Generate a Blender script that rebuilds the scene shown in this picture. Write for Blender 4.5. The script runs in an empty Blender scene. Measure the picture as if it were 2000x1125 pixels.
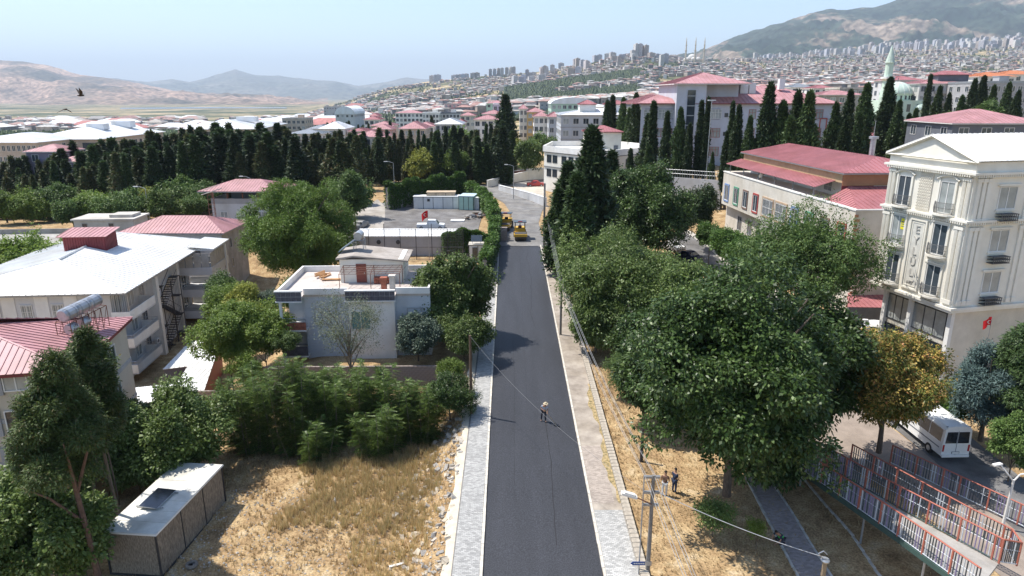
import bpy, math, random
import numpy as np
from mathutils import Vector, Matrix, Euler, noise as mnoise
R = math.radians
S = bpy.context.scene
COL = S.collection
# ---------------------------------------------------------------- camera
PITCH = R(15.79); F = 1333.0; CZ = 26.0
cp, sp = math.cos(PITCH), math.sin(PITCH)
cam = bpy.data.objects.new('camera', bpy.data.cameras.new('camera'))
COL.objects.link(cam); S.camera = cam
cam.location = (0, 0, CZ); cam.rotation_euler = (R(90) - PITCH, 0, 0)
cam.data.lens = 24; cam.data.sensor_width = 36; cam.data.clip_start = .5; cam.data.clip_end = 90000
# ---------------------------------------------------------------- light
SUN_EL = R(61); SUN_DIR = Vector((-1, .38, 0)).normalized()       # where the sun stands, seen from the ground
w = bpy.data.worlds.new('World'); S.world = w; w.use_nodes = True
nt = w.node_tree; nt.nodes.clear()
sky = nt.nodes.new('ShaderNodeTexSky'); sky.sky_type = 'NISHITA'; sky.sun_disc = False
sky.sun_elevation = SUN_EL; sky.sun_rotation = math.atan2(SUN_DIR.x, SUN_DIR.y)
sky.altitude = 500; sky.air_density = 1.0; sky.dust_density = .9; sky.ozone_density = 2.0
bg = nt.nodes.new('ShaderNodeBackground'); bg.inputs[1].default_value = .15
wo = nt.nodes.new('ShaderNodeOutputWorld')
nt.links.new(sky.outputs[0], bg.inputs[0]); nt.links.new(bg.outputs[0], wo.inputs[0])
sd = bpy.data.lights.new('sun', 'SUN'); sd.energy = 5; sd.angle = R(.5); sd.color = (1, .955, .89)
so = bpy.data.objects.new('sun', sd); COL.objects.link(so)
sv = Vector((SUN_DIR.x * math.cos(SUN_EL), SUN_DIR.y * math.cos(SUN_EL), math.sin(SUN_EL)))
so.rotation_euler = sv.to_track_quat('Z', 'Y').to_euler()
S.view_settings.view_transform = 'Standard'; S.view_settings.look = 'None'
S.view_settings.exposure = .6; S.view_settings.gamma = 1
S.view_settings.use_curve_mapping = False
# ---------------------------------------------------------------- ground shape
def sm(t): t = min(1, max(0, t)); return t * t * (3 - 2 * t)
def elev(py): return math.atan((562.5 - py) / F) - PITCH
def zat(py, Y): return CZ + Y * math.tan(elev(py))
SL = .0262
def Hn(x, y):
    z = SL * y
    if y < 72 and x < -3.4: z -= 1.5 * sm((-3.4 - x) / 3.2) * (1 - sm((y - 57.2) / .9))      # the sunken dry lot
    if x < -14 and 40 < y < 125:
        z -= 5.2 * sm((-x - 18) / 13) * sm((y - 42) / 20) * (1 - sm((y - 98) / 25))
    if x > 12 and y > 95: z += 8 * sm((x - 14) / 38) * sm((y - 98) / 45)
    if x < -30 and y > 110: z -= 8 * sm((-x - 34) / 60) * sm((y - 115) / 70)
    return z
YR = [350, 600, 1000, 1600, 2500, 3600, 5000, 9000]
def p_(py): return ('p', py)
TAB = {
 -900: [-8, -18, -30, -42, -52, -60, -60, -60],
 400:  [-6, -15, -28, -42, -52, -60, -60, -60],
 600:  [-1, -8, -20, -34, -48, -56, -60, -60],
 700:  [1, -5, -14, p_(226), p_(206), p_(191), -20, -60],
 760:  [2, -2, -8, p_(216), p_(192), p_(172), p_(173), -60],
 850:  [3, 0, p_(228), p_(205), p_(178), p_(158), p_(166), -60],
 1000: [5, 5, p_(216), p_(190), p_(163), p_(144), p_(160), -60],
 1120: [7, 8, p_(208), p_(178), p_(136), p_(133), p_(160), -60],
 1250: [9, 11, p_(200), p_(166), p_(114), p_(124), p_(140), 0],
 1350: [10, 13, p_(197), p_(163), p_(124), p_(122), p_(132), 150],
 1500: [12, p_(203), p_(186), p_(158), p_(133), p_(118), p_(116), 400],
 1750: [18, p_(196), p_(178), p_(152), p_(128), p_(104), p_(96), 600],
 2000: [22, p_(190), p_(170), p_(145), p_(118), p_(88), p_(74), 700],
 2900: [30, 50, 100, 190, 320, 420, 600, 900]}
PXK = sorted(TAB)
ZT = np.array([[ (zat(v[1], YR[i]) if isinstance(v, tuple) else v) for i, v in enumerate(TAB[k])] for k in PXK])
LY = [math.log(v) for v in YR]
def trow(px, i):
    px = min(max(px, PXK[0]), PXK[-1] - 1e-3)
    for k in range(len(PXK) - 1):
        if px < PXK[k + 1]:
            t = (px - PXK[k]) / (PXK[k + 1] - PXK[k]); return ZT[k][i] * (1 - t) + ZT[k + 1][i] * t
    return ZT[-1][i]
def H(x, y):
    if y <= 200: return Hn(x, y)
    px = 1000 + F * x / (y * cp)
    if y < YR[0]:
        t = math.log(y / 200) / math.log(YR[0] / 200)
        z0 = Hn(x * 200 / y, 200)
        return z0 * (1 - t) + trow(px, 0) * t
    ly = min(math.log(y), LY[-1] - 1e-6)
    for i in range(len(YR) - 1):
        if ly < LY[i + 1]:
            t = (ly - LY[i]) / (LY[i + 1] - LY[i])
            z = trow(px, i) * (1 - t) + trow(px, i + 1) * t
            break
    if px > 640 and y > 700:
        z += sm((y - 700) / 1500) * sm((px - 640) / 200) * 14 * mnoise.noise(Vector((x / 330, y / 330, 0)))
    return z
def ray(px, py):
    h = (px - 1000) / F; v = (562.5 - py) / F
    return Vector((h, cp + sp * v, -sp + cp * v))
def X(px, py, Y):
    d = ray(px, py); t = Y / d.y; return Vector((d.x * t, Y, CZ + d.z * t))
def PZ(px, py, z):
    d = ray(px, py); t = (z - CZ) / d.z; return Vector((d.x * t, d.y * t, z))
def G(px, py, off=0):
    d = ray(px, py); lo = 5 / d.y; t = lo; st = .5 / d.y
    while t < 12000:
        q = d * t
        if CZ + q.z <= H(q.x, q.y):
            a, b = t - st, t
            for _ in range(22):
                m = (a + b) / 2; q = d * m
                if CZ + q.z <= H(q.x, q.y): b = m
                else: a = m
            q = d * b; return Vector((q.x, q.y, H(q.x, q.y) + off))
        st = max(.5, t * .01); t += st
    q = d * t; return Vector((q.x, q.y, H(q.x, q.y) + off))
def gp(x, y, off=0): return Vector((x, y, H(x, y) + off))
# ---------------------------------------------------------------- materials
def nodes(m): m.use_nodes = True; t = m.node_tree; t.nodes.clear(); return t
MATS = {}
def M(name, c, rough=.8, var=.12, scale=1.5, bump=0, bscale=30, c2=None, metal=0, spec=.4, detail=6, stain=0, speck=0, stretch=None, cth=(.35, .65)):
    if name in MATS: return MATS[name]
    m = bpy.data.materials.new(name); t = nodes(m); N = t.nodes; L = t.links
    o = N.new('ShaderNodeOutputMaterial'); b = N.new('ShaderNodeBsdfPrincipled')
    L.new(b.outputs[0], o.inputs[0]); b.inputs['Roughness'].default_value = rough
    b.inputs['Metallic'].default_value = metal; b.inputs['Specular IOR Level'].default_value = spec
    tc = N.new('ShaderNodeTexCoord'); co = tc.outputs['Object']
    if stretch:
        mp = N.new('ShaderNodeMapping'); mp.inputs['Scale'].default_value = stretch; L.new(co, mp.inputs[0]); cs = mp.outputs[0]
    else: cs = co
    n = N.new('ShaderNodeTexNoise'); n.inputs['Scale'].default_value = scale; n.inputs['Detail'].default_value = detail
    n.inputs['Roughness'].default_value = .62; L.new(cs, n.inputs[0])
    r = N.new('ShaderNodeValToRGB'); L.new(n.outputs[0], r.inputs[0])
    a = [max(0, v * (1 - var)) for v in c]; d = c2 or [min(1, v * (1 + var)) for v in c]
    r.color_ramp.elements[0].position = cth[0]; r.color_ramp.elements[1].position = cth[1]
    r.color_ramp.elements[0].color = (*a, 1); r.color_ramp.elements[1].color = (*d, 1)
    out = r.outputs[0]
    if stain:
        n2 = N.new('ShaderNodeTexNoise'); n2.inputs['Scale'].default_value = .35; n2.inputs['Detail'].default_value = 8
        mp2 = N.new('ShaderNodeMapping'); mp2.inputs['Scale'].default_value = (1, 1, .35); L.new(co, mp2.inputs[0]); L.new(mp2.outputs[0], n2.inputs[0])
        r2 = N.new('ShaderNodeValToRGB'); L.new(n2.outputs[0], r2.inputs[0])
        r2.color_ramp.elements[0].position = .35; r2.color_ramp.elements[1].position = .6
        g = 1 - stain; r2.color_ramp.elements[0].color = (g, g * .97, g * .92, 1); r2.color_ramp.elements[1].color = (1, 1, 1, 1)
        mx = N.new('ShaderNodeMixRGB'); mx.blend_type = 'MULTIPLY'; mx.inputs[0].default_value = 1
        L.new(out, mx.inputs[1]); L.new(r2.outputs[0], mx.inputs[2]); out = mx.outputs[0]
    if speck:
        v = N.new('ShaderNodeTexNoise'); v.inputs['Scale'].default_value = 22; v.inputs['Detail'].default_value = 3; L.new(co, v.inputs[0])
        r3 = N.new('ShaderNodeValToRGB'); L.new(v.outputs[0], r3.inputs[0]); r3.color_ramp.elements[0].position = .42; r3.color_ramp.elements[1].position = .62
        g = 1 - speck; r3.color_ramp.elements[0].color = (g, g, g, 1); r3.color_ramp.elements[1].color = (1 + speck, 1 + speck, 1 + speck, 1)
        mx = N.new('ShaderNodeMixRGB'); mx.blend_type = 'MULTIPLY'; mx.inputs[0].default_value = 1
        L.new(out, mx.inputs[1]); L.new(r3.outputs[0], mx.inputs[2]); out = mx.outputs[0]
    L.new(out, b.inputs['Base Color'])
    if bump:
        nb = N.new('ShaderNodeTexNoise'); nb.inputs['Scale'].default_value = bscale; nb.inputs['Detail'].default_value = 5; L.new(cs, nb.inputs[0])
        bp = N.new('ShaderNodeBump'); bp.inputs['Strength'].default_value = min(1, bump); bp.inputs['Distance'].default_value = .03
        L.new(nb.outputs[0], bp.inputs['Height']); L.new(bp.outputs[0], b.inputs['Normal'])
    MATS[name] = m; return m
def LM(name, c1, c2, tr=.25, c3=None, p3=.1, rough=.5):
    m = bpy.data.materials.new(name); t = nodes(m); N = t.nodes; L = t.links
    o = N.new('ShaderNodeOutputMaterial'); b = N.new('ShaderNodeBsdfPrincipled'); tl = N.new('ShaderNodeBsdfTranslucent'); mx = N.new('ShaderNodeMixShader')
    g = N.new('ShaderNodeNewGeometry'); r = N.new('ShaderNodeValToRGB'); L.new(g.outputs['Random Per Island'], r.inputs[0])
    e = r.color_ramp.elements; e[0].color = (*c1, 1); e[1].color = (*c2, 1)
    if c3:
        e[1].position = 1 - p3 - .01; q = e.new(1 - p3); q.color = (*c3, 1)
    tc = N.new('ShaderNodeTexCoord'); n = N.new('ShaderNodeTexNoise'); n.inputs['Scale'].default_value = .45; n.inputs['Detail'].default_value = 2; L.new(tc.outputs['Object'], n.inputs[0])
    oi = N.new('ShaderNodeObjectInfo'); ad = N.new('ShaderNodeMath'); ad.operation = 'ADD'; L.new(n.outputs[0], ad.inputs[0]); L.new(oi.outputs['Random'], ad.inputs[1])
    mr = N.new('ShaderNodeMapRange'); L.new(ad.outputs[0], mr.inputs[0]); mr.inputs[1].default_value = .3; mr.inputs[2].default_value = 1.7; mr.inputs[3].default_value = .68; mr.inputs[4].default_value = 1.3
    mu = N.new('ShaderNodeMixRGB'); mu.blend_type = 'MULTIPLY'; mu.inputs[0].default_value = 1; L.new(r.outputs[0], mu.inputs[1]); L.new(mr.outputs[0], mu.inputs[2])
    L.new(mu.outputs[0], b.inputs['Base Color']); L.new(mu.outputs[0], tl.inputs[0])
    b.inputs['Roughness'].default_value = rough; b.inputs['Specular IOR Level'].default_value = .25
    mx.inputs[0].default_value = tr; L.new(b.outputs[0], mx.inputs[1]); L.new(tl.outputs[0], mx.inputs[2]); L.new(mx.outputs[0], o.inputs[0])
    return m
MG = lambda n, c, r=.12: M(n, c, r, .25, .6, spec=.8)
white = M('white paint', (.74, .73, .70), .7, .06, .8, stain=.12)
white_metal = M('white sheet metal', (.76, .76, .74), .45, .06, .6, stain=.10)
red_metal = M('red sheet metal', (.36, .14, .145), .5, .12, .5, stain=.15)
red_faded = M('faded red sheet metal', (.44, .225, .23), .55, .12, .5, stain=.15)
red_dark = M('dark red metal', (.19, .03, .035), .55, .15, .8)
grey_metal = M('grey metal', (.30, .31, .32), .4, .15, 2, metal=.4)
dark_metal = M('dark metal', (.05, .05, .055), .5, .15, 2, metal=.3)
galv = M('galvanised steel', (.42, .43, .44), .35, .15, 2, metal=.6)
rust = M('rusty steel', (.16, .07, .045), .8, .35, 3)
conc = M('concrete', (.36, .34, .31), .9, .14, 1.2, bump=.3, bscale=14, stain=.3)
conc_l = M('pale concrete', (.50, .47, .42), .9, .12, 1.0, bump=.25, bscale=14, stain=.22)
cream = M('cream render', (.60, .56, .48), .85, .07, .9, bump=.12, bscale=20, stain=.12)
cream_w = M('cream white render', (.74, .71, .63), .8, .05, .9, stain=.08)
grey_w = M('grey white render', (.56, .56, .56), .85, .06, .9, stain=.12)
blue_grey = M('blue grey cladding', (.48, .51, .55), .8, .05, .9, stain=.08)
grey_r = M('grey render', (.36, .36, .37), .85, .08, .9, stain=.12)
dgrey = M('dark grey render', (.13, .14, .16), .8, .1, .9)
tan_w = M('tan stone cladding', (.50, .42, .34), .85, .08, 1.2, stain=.1)
brownw = M('brown painted band', (.36, .19, .10), .8, .1, .9)
orangew = M('ochre render', (.52, .34, .12), .8, .1, .9)
greenw = M('pale green render', (.42, .58, .47), .8, .06, .9)
pinkw = M('pink render', (.58, .33, .31), .8, .08, .9)
violetw = M('violet grey render', (.20, .18, .24), .8, .08, .9)
glass = MG('window glass', (.055, .07, .085)); glass_l = MG('curtained glass', (.30, .32, .31), .25); glass_d = MG('dark glazing', (.03, .04, .05), .1)
wood = M('weathered wood', (.13, .085, .055), .85, .25, 3, stretch=(6, 6, .6))
bark = M('bark', (.11, .085, .065), .95, .35, 6, bump=.8, bscale=12, stretch=(3, 3, .7))
bark_l = M('grey bark', (.20, .17, .14), .95, .3, 6, bump=.8, bscale=12, stretch=(3, 3, .7))
brick_m = M('red brick', (.30, .10, .06), .85, .3, 4)
black = M('black rubber', (.02, .02, .02), .7, .2, 5)
# ---------------------------------------------------------------- mesh helpers
class MB:
    def __init__(s): s.v = []; s.f = []; s.mi = []
    def add(s, vs, fs, mi=0):
        n = len(s.v); s.v += [tuple(v) for v in vs]; s.f += [tuple(i + n for i in f) for f in fs]; s.mi += [mi] * len(fs); return s
    def box(s, x0, y0, z0, x1, y1, z1, mi=0):
        return s.add([(x0, y0, z0), (x1, y0, z0), (x1, y1, z0), (x0, y1, z0), (x0, y0, z1), (x1, y0, z1), (x1, y1, z1), (x0, y1, z1)],
                     [(0, 3, 2, 1), (4, 5, 6, 7), (0, 1, 5, 4), (1, 2, 6, 5), (2, 3, 7, 6), (3, 0, 4, 7)], mi)
    def cbox(s, c, d, rz=0, mi=0, mat=None):
        m = (Matrix.Translation(Vector(c)) @ Matrix.Rotation(rz, 4, 'Z')) if mat is None else mat
        vs = [m @ Vector((sx * d[0] / 2, sy * d[1] / 2, sz * d[2] / 2)) for sz in (-1, 1) for sx, sy in ((-1, -1), (1, -1), (1, 1), (-1, 1))]
        return s.add(vs, [(0, 3, 2, 1), (4, 5, 6, 7), (0, 1, 5, 4), (1, 2, 6, 5), (2, 3, 7, 6), (3, 0, 4, 7)], mi)
    def prism(s, pts, z0, z1, mi=0):
        n = len(pts); vs = [(p[0], p[1], z0) for p in pts] + [(p[0], p[1], z1) for p in pts]
        fs = [tuple(range(n))[::-1], tuple(range(n, 2 * n))] + [(i, (i + 1) % n, n + (i + 1) % n, n + i) for i in range(n)]
        return s.add(vs, fs, mi)
    def tube(s, p0, p1, r0, r1=None, n=6, mi=0, cap=True):
        r1 = r0 if r1 is None else r1; p0 = Vector(p0); p1 = Vector(p1); d = (p1 - p0).normalized()
        a = d.cross(Vector((0, 0, 1)) if abs(d.z) < .9 else Vector((1, 0, 0))).normalized(); b = d.cross(a)
        vs = []
        for p, r in ((p0, r0), (p1, r1)):
            for k in range(n):
                t = 2 * math.pi * k / n; vs.append(p + a * math.cos(t) * r + b * math.sin(t) * r)
        fs = [(k, k + n, (k + 1) % n + n, (k + 1) % n) for k in range(n)]
        if cap: fs += [tuple(range(n)), tuple(range(2 * n - 1, n - 1, -1))]
        return s.add(vs, fs, mi)
    def path(s, pts, r, n=5, mi=0):
        rs = r if isinstance(r, (list, tuple)) else [r] * len(pts)
        for i in range(len(pts) - 1): s.tube(pts[i], pts[i + 1], rs[i], rs[i + 1], n, mi, cap=True)
        return s
    def lathe(s, prof, n=12, c=(0, 0, 0), mi=0):
        vs = []; fs = []
        for r, z in prof:
            for k in range(n):
                t = 2 * math.pi * k / n; vs.append((c[0] + r * math.cos(t), c[1] + r * math.sin(t), c[2] + z))
        for i in range(len(prof) - 1):
            for k in range(n):
                fs.append((i * n + k, i * n + (k + 1) % n, (i + 1) * n + (k + 1) % n, (i + 1) * n + k))
        fs += [tuple(range(n))[::-1], tuple(range((len(prof) - 1) * n, len(prof) * n))]
        return s.add(vs, fs, mi)
    def mesh(s, name, mats, smooth=False):
        me = bpy.data.meshes.new(name); me.from_pydata(s.v, [], s.f)
        for m in (mats if isinstance(mats, (list, tuple)) else [mats]): me.materials.append(m)
        if any(s.mi): me.polygons.foreach_set('material_index', s.mi)
        if smooth: me.polygons.foreach_set('use_smooth', [True] * len(me.polygons))
        me.update(); return me
    def obj(s, name, mats, parent=None, loc=None, smooth=False):
        return ob(name, s.mesh(name, mats, smooth), parent, loc)
def ob(name, me, parent=None, loc=None, rz=0):
    o = bpy.data.objects.new(name, me); COL.objects.link(o)
    if parent: o.parent = parent
    if loc is not None: o.location = loc
    if rz: o.rotation_euler = (0, 0, rz)
    return o
def tag(o, label=None, cat=None, group=None, kind=None):
    if label: o['label'] = label
    if cat: o['category'] = cat
    if group: o['group'] = group
    if kind: o['kind'] = kind
    return o
def thing(name, label, cat, loc=(0, 0, 0), rz=0, group=None):
    o = ob(name, None, None, loc, rz); o.empty_display_size = .2; return tag(o, label, cat, group)
def copy_tree(o, loc=None, rz=None, sc=None, label=None, group=None, parent=None):
    c = o.copy(); COL.objects.link(c); c.parent = parent
    if loc is not None: c.location = loc
    if rz is not None: c.rotation_euler = (0, 0, rz)
    if sc is not None: c.scale = (sc, sc, sc) if not isinstance(sc, tuple) else sc
    if label: c['label'] = label
    if group: c['group'] = group
    for ch in KIDS.get(o.name, []) if False else [k for k in o.children]: copy_tree(ch, parent=c)
    return c
KIDS = {}
def npmesh(name, V, nper, mats, smooth=False):
    """V: (n*nper,3) vertices, faces of nper vertices each"""
    n = len(V) // nper; me = bpy.data.meshes.new(name)
    me.vertices.add(len(V)); me.vertices.foreach_set('co', V.astype(np.float32).ravel())
    me.loops.add(len(V)); me.loops.foreach_set('vertex_index', np.arange(len(V), dtype=np.int32))
    me.polygons.add(n); me.polygons.foreach_set('loop_start', np.arange(0, len(V), nper, dtype=np.int32))
    try: me.polygons.foreach_set('loop_total', np.full(n, nper, dtype=np.int32))
    except Exception: pass
    for m in (mats if isinstance(mats, (list, tuple)) else [mats]): me.materials.append(m)
    me.update(calc_edges=True); return me
def strip(name, Lp, Rp, off, mat, n=40, m=3, px=True, kind='structure'):
    """a draped sheet between two edge polylines"""
    def rs(P):
        P = [G(*p) if px else Vector((p[0], p[1], 0)) for p in P]
        d = [0]
        for a, b in zip(P, P[1:]): d.append(d[-1] + (b - a).length)
        out = []
        for i in range(n + 1):
            t = d[-1] * i / n
            for k in range(len(P) - 1):
                if t <= d[k + 1] + 1e-6: q = (t - d[k]) / max(1e-6, d[k + 1] - d[k]); out.append(P[k].lerp(P[k + 1], q)); break
        return out
    A, B = rs(Lp), rs(Rp); b = MB(); vs = []
    for i in range(n + 1):
        for j in range(m + 1):
            q = A[i].lerp(B[i], j / m); vs.append((q.x, q.y, H(q.x, q.y) + off))
    fs = [(i * (m + 1) + j, i * (m + 1) + j + 1, (i + 1) * (m + 1) + j + 1, (i + 1) * (m + 1) + j) for i in range(n) for j in range(m)]
    b.add(vs, fs); o = b.obj(name, mat)
    if kind: o['kind'] = kind
    return o
# ---------------------------------------------------------------- the ground
def ground_mat():
    m = bpy.data.materials.new('dry ground'); t = nodes(m); N = t.nodes; L = t.links
    o = N.new('ShaderNodeOutputMaterial'); b = N.new('ShaderNodeBsdfPrincipled'); L.new(b.outputs[0], o.inputs[0]); b.inputs['Roughness'].default_value = .95; b.inputs['Specular IOR Level'].default_value = .1
    tc = N.new('ShaderNodeTexCoord'); co = tc.outputs['Object']
    def noise(sc, det=6, dist=0):
        n = N.new('ShaderNodeTexNoise'); n.inputs['Scale'].default_value = sc; n.inputs['Detail'].default_value = det; n.inputs['Distortion'].default_value = dist; L.new(co, n.inputs[0]); return n.outputs[0]
    def ramp(src, els):
        r = N.new('ShaderNodeValToRGB'); L.new(src, r.inputs[0]); e = r.color_ramp.elements
        e[0].position = els[0][0]; e[0].color = (*els[0][1], 1); e[1].position = els[-1][0]; e[1].color = (*els[-1][1], 1)
        for p, c in els[1:-1]: q = e.new(p); q.color = (*c, 1)
        return r.outputs[0]
    def mix(f, a, b_, mode='MIX'):
        x = N.new('ShaderNodeMixRGB'); x.blend_type = mode
        if isinstance(f, float): x.inputs[0].default_value = f
        else: L.new(f, x.inputs[0])
        L.new(a, x.inputs[1]); L.new(b_, x.inputs[2]); return x.outputs[0]
    near = ramp(noise(.9, 9), [(.3, (.24, .165, .09)), (.46, (.35, .24, .13)), (.60, (.43, .315, .175)), (.73, (.49, .39, .26))])
    fine = ramp(noise(9, 5), [(.35, (.62, .60, .56)), (.65, (1.2, 1.18, 1.15))])
    near = mix(1., near, fine, 'MULTIPLY')
    far = ramp(noise(.0026, 10, .4), [(.34, (.045, .07, .035)), (.45, (.13, .13, .08)), (.55, (.34, .27, .17)), (.72, (.42, .33, .22))])
    farf = ramp(noise(.03, 6), [(.4, (.55, .62, .55)), (.6, (1.25, 1.2, 1.15))])
    far = mix(1., far, farf, 'MULTIPLY')
    sx = N.new('ShaderNodeSeparateXYZ'); L.new(co, sx.inputs[0])
    mr = N.new('ShaderNodeMapRange'); L.new(sx.outputs[1], mr.inputs[0]); mr.inputs[1].default_value = 180; mr.inputs[2].default_value = 420
    c = mix(mr.outputs[0], near, far); L.new(c, b.inputs['Base Color'])
    bp = N.new('ShaderNodeBump'); bp.inputs['Strength'].default_value = .6; bp.inputs['Distance'].default_value = .12; L.new(noise(5, 8), bp.inputs['Height']); L.new(bp.outputs[0], b.inputs['Normal'])
    return m
ys = list(np.arange(-40, 28, 6)) + list(np.arange(28, 130, .8)) + list(np.arange(130, 260, 3)) + list(np.geomspace(260, 14000, 170)) + [20000, 30000, 42000]
NU = 420
vs = []
for y in ys:
    W = 1.15 * max(y, 150)
    for j in range(NU + 1):
        u = 2 * j / NU - 1; x = u * W if y > 260 else W * (u * .5 + .5 * u ** 3); t = 0
        if y > 130: t = min(1, (y - 130) / 130); x = W * ((1 - t) * (u * .5 + .5 * u ** 3) + t * u)
        vs.append((x, y, H(x, y) if y < 15000 else -60))
b = MB(); b.v = vs
b.f = [(i * (NU + 1) + j, i * (NU + 1) + j + 1, (i + 1) * (NU + 1) + j + 1, (i + 1) * (NU + 1) + j) for i in range(len(ys) - 1) for j in range(NU)]
b.mi = [0] * len(b.f)
GM = ground_mat()
tag(b.obj('ground', GM, smooth=True), kind='structure')
# ---------------------------------------------------------------- mountains
def mtn_mat(name, cs, sc, fine, rough=.95):
    m = bpy.data.materials.new(name); t = nodes(m); N = t.nodes; L = t.links
    o = N.new('ShaderNodeOutputMaterial'); b = N.new('ShaderNodeBsdfPrincipled'); L.new(b.outputs[0], o.inputs[0]); b.inputs['Roughness'].default_value = rough; b.inputs['Specular IOR Level'].default_value = .05
    tc = N.new('ShaderNodeTexCoord')
    out = None
    mp = N.new('ShaderNodeMapping'); mp.inputs['Scale'].default_value = (1, .55, 1.6); L.new(tc.outputs['Object'], mp.inputs[0])
    n = N.new('ShaderNodeTexNoise'); n.inputs['Scale'].default_value = sc; n.inputs['Detail'].default_value = 11; n.inputs['Distortion'].default_value = .5; n.inputs['Roughness'].default_value = .6; L.new(mp.outputs[0], n.inputs[0])
    r = N.new('ShaderNodeValToRGB'); L.new(n.outputs[0], r.inputs[0]); e = r.color_ramp.elements
    e[0].position = cs[0][0]; e[0].color = (*cs[0][1], 1); e[1].position = cs[-1][0]; e[1].color = (*cs[-1][1], 1)
    for p, c in cs[1:-1]: q = e.new(p); q.color = (*c, 1)
    n2 = N.new('ShaderNodeTexNoise'); n2.inputs['Scale'].default_value = fine; n2.inputs['Detail'].default_value = 6; L.new(tc.outputs['Object'], n2.inputs[0])
    mr = N.new('ShaderNodeMapRange'); L.new(n2.outputs[0], mr.inputs[0]); mr.inputs[1].default_value = .35; mr.inputs[2].default_value = .65; mr.inputs[3].default_value = .42; mr.inputs[4].default_value = 1.5
    mx = N.new('ShaderNodeMixRGB'); mx.blend_type = 'MULTIPLY'; mx.inputs[0].default_value = 1; L.new(r.outputs[0], mx.inputs[1]); L.new(mr.outputs[0], mx.inputs[2])
    L.new(mx.outputs[0], b.inputs['Base Color']); return m
def ridge(name, sil, foot_px, Yf, Yc, Yb, mat, amp, ns, cols=260, rows=70, zb=-64, shape=1.0):
    """sil: crest line (px,py) at distance Yc (may be a function of px); foot at Yf"""
    x0, x1 = sil[0][0], sil[-1][0]; vs = []
    xs = [s[0] for s in sil]; yy = [s[1] for s in sil]
    for i in range(rows + 1):
        t = i / rows
        for j in range(cols + 1):
            px = x0 + (x1 - x0) * j / cols; py = float(np.interp(px, xs, yy))
            yc = Yc(px) if callable(Yc) else Yc; yf = Yf(px) if callable(Yf) else Yf
            zc = zat(py, yc) - zb
            if t < .7: q = t / .7; Y = yf + (yc - yf) * q; z = zb + zc * (q ** shape)
            else: q = (t - .7) / .3; Y = yc + (Yb - yc) * q; z = zb + zc * (1 - q * q * .9); q = 1 - q * .3
            x = (px - 1000) / F * cp * Y
            env = math.sin(math.pi * min(1, (t / .7))) if t < .7 else min(1, (t - .7) * 4)
            p = Vector((x / ns, Y / ns, 3.1))
            nz = (mnoise.ridged_multi_fractal(p, .9, 2.1, 6, 1.0, 2.0) - 1.1) * amp
            small = mnoise.fractal(p * 6, 1, 2.1, 4) * amp * .12 * (1 if t > .02 else 0)
            vs.append((x, Y, z + nz * env + small))
    b = MB(); b.v = vs
    b.f = [(i * (cols + 1) + j, i * (cols + 1) + j + 1, (i + 1) * (cols + 1) + j + 1, (i + 1) * (cols + 1) + j) for i in range(rows) for j in range(cols)]
    b.mi = [0] * len(b.f)
    return tag(b.obj(name, mat, smooth=True), kind='structure')
ridge('tan_hill_range', [(-1100, 150), (-600, 112), (-250, 122), (-60, 113), (0, 117), (60, 120), (100, 127), (150, 143), (200, 152), (250, 158), (300, 170), (350, 180), (400, 187), (470, 193), (560, 199), (640, 203)], None, 6300, 10500, 13500,
      mtn_mat('tan hill', [(.36, (.08, .07, .05)), (.47, (.21, .15, .105)), (.56, (.36, .24, .17)), (.7, (.44, .31, .22))], .0011, .02), 130, 1500, shape=1.35)
ridge('far_mountain_range', [(-300, 170), (100, 165), (230, 153), (290, 160), (340, 155), (372, 161), (400, 155), (430, 145), (465, 135), (500, 147), (560, 149), (620, 157), (660, 160), (700, 168), (760, 160), (795, 151), (830, 155), (870, 158), (940, 149), (1000, 156), (1100, 165)], None, 13500, 19000, 24000,
      mtn_mat('far mountain', [(.36, (.07, .08, .06)), (.5, (.12, .12, .09)), (.62, (.20, .18, .14)), (.72, (.24, .21, .16))], .0006, .01), 190, 2200, shape=1.2)
ridge('forested_mountain', [(1180, 140), (1240, 122), (1300, 114), (1360, 100), (1400, 82), (1460, 60), (1500, 48), (1560, 28), (1600, 20), (1650, 18), (1700, 10), (1740, -6), (1800, -24), (1900, -32), (2000, -38), (2300, -60), (2900, 0)], None, lambda px: 4300 + max(0, 1500 - px) * 3, lambda px: 8200, 12000,
      mtn_mat('forested mountain', [(.38, (.020, .034, .024)), (.53, (.045, .06, .04)), (.57, (.19, .145, .105)), (.65, (.28, .22, .165)), (.75, (.38, .31, .25))], .0014, .018), 190, 900, zb=40, shape=1.15, cols=320, rows=110)
# lake on the plain
b = MB(); a = [X(620, 0, 1).x]; pts = [G(235, 213.5), G(420, 212), G(560, 212), G(560, 210.2), G(420, 209.6), G(235, 211)]
b.add([(p.x, p.y, H(p.x, p.y) + 1.5) for p in pts], [tuple(range(6))]); tag(b.obj('lake', M('lake water', (.10, .14, .18), .15, .1, .01)), kind='structure')
# haze
hb = MB(); hb.box(-36000, -80, -66, 36000, 41000, 1900)
hm = bpy.data.materials.new('haze'); t = nodes(hm); pv = t.nodes.new('ShaderNodeVolumePrincipled'); oo = t.nodes.new('ShaderNodeOutputMaterial')
pv.inputs['Color'].default_value = (.74, .86, 1, 1); pv.inputs['Density'].default_value = 6.2e-5; pv.inputs['Anisotropy'].default_value = .1
t.links.new(pv.outputs[0], oo.inputs['Volume'])
tag(hb.obj('haze', hm), kind='stuff')
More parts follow.
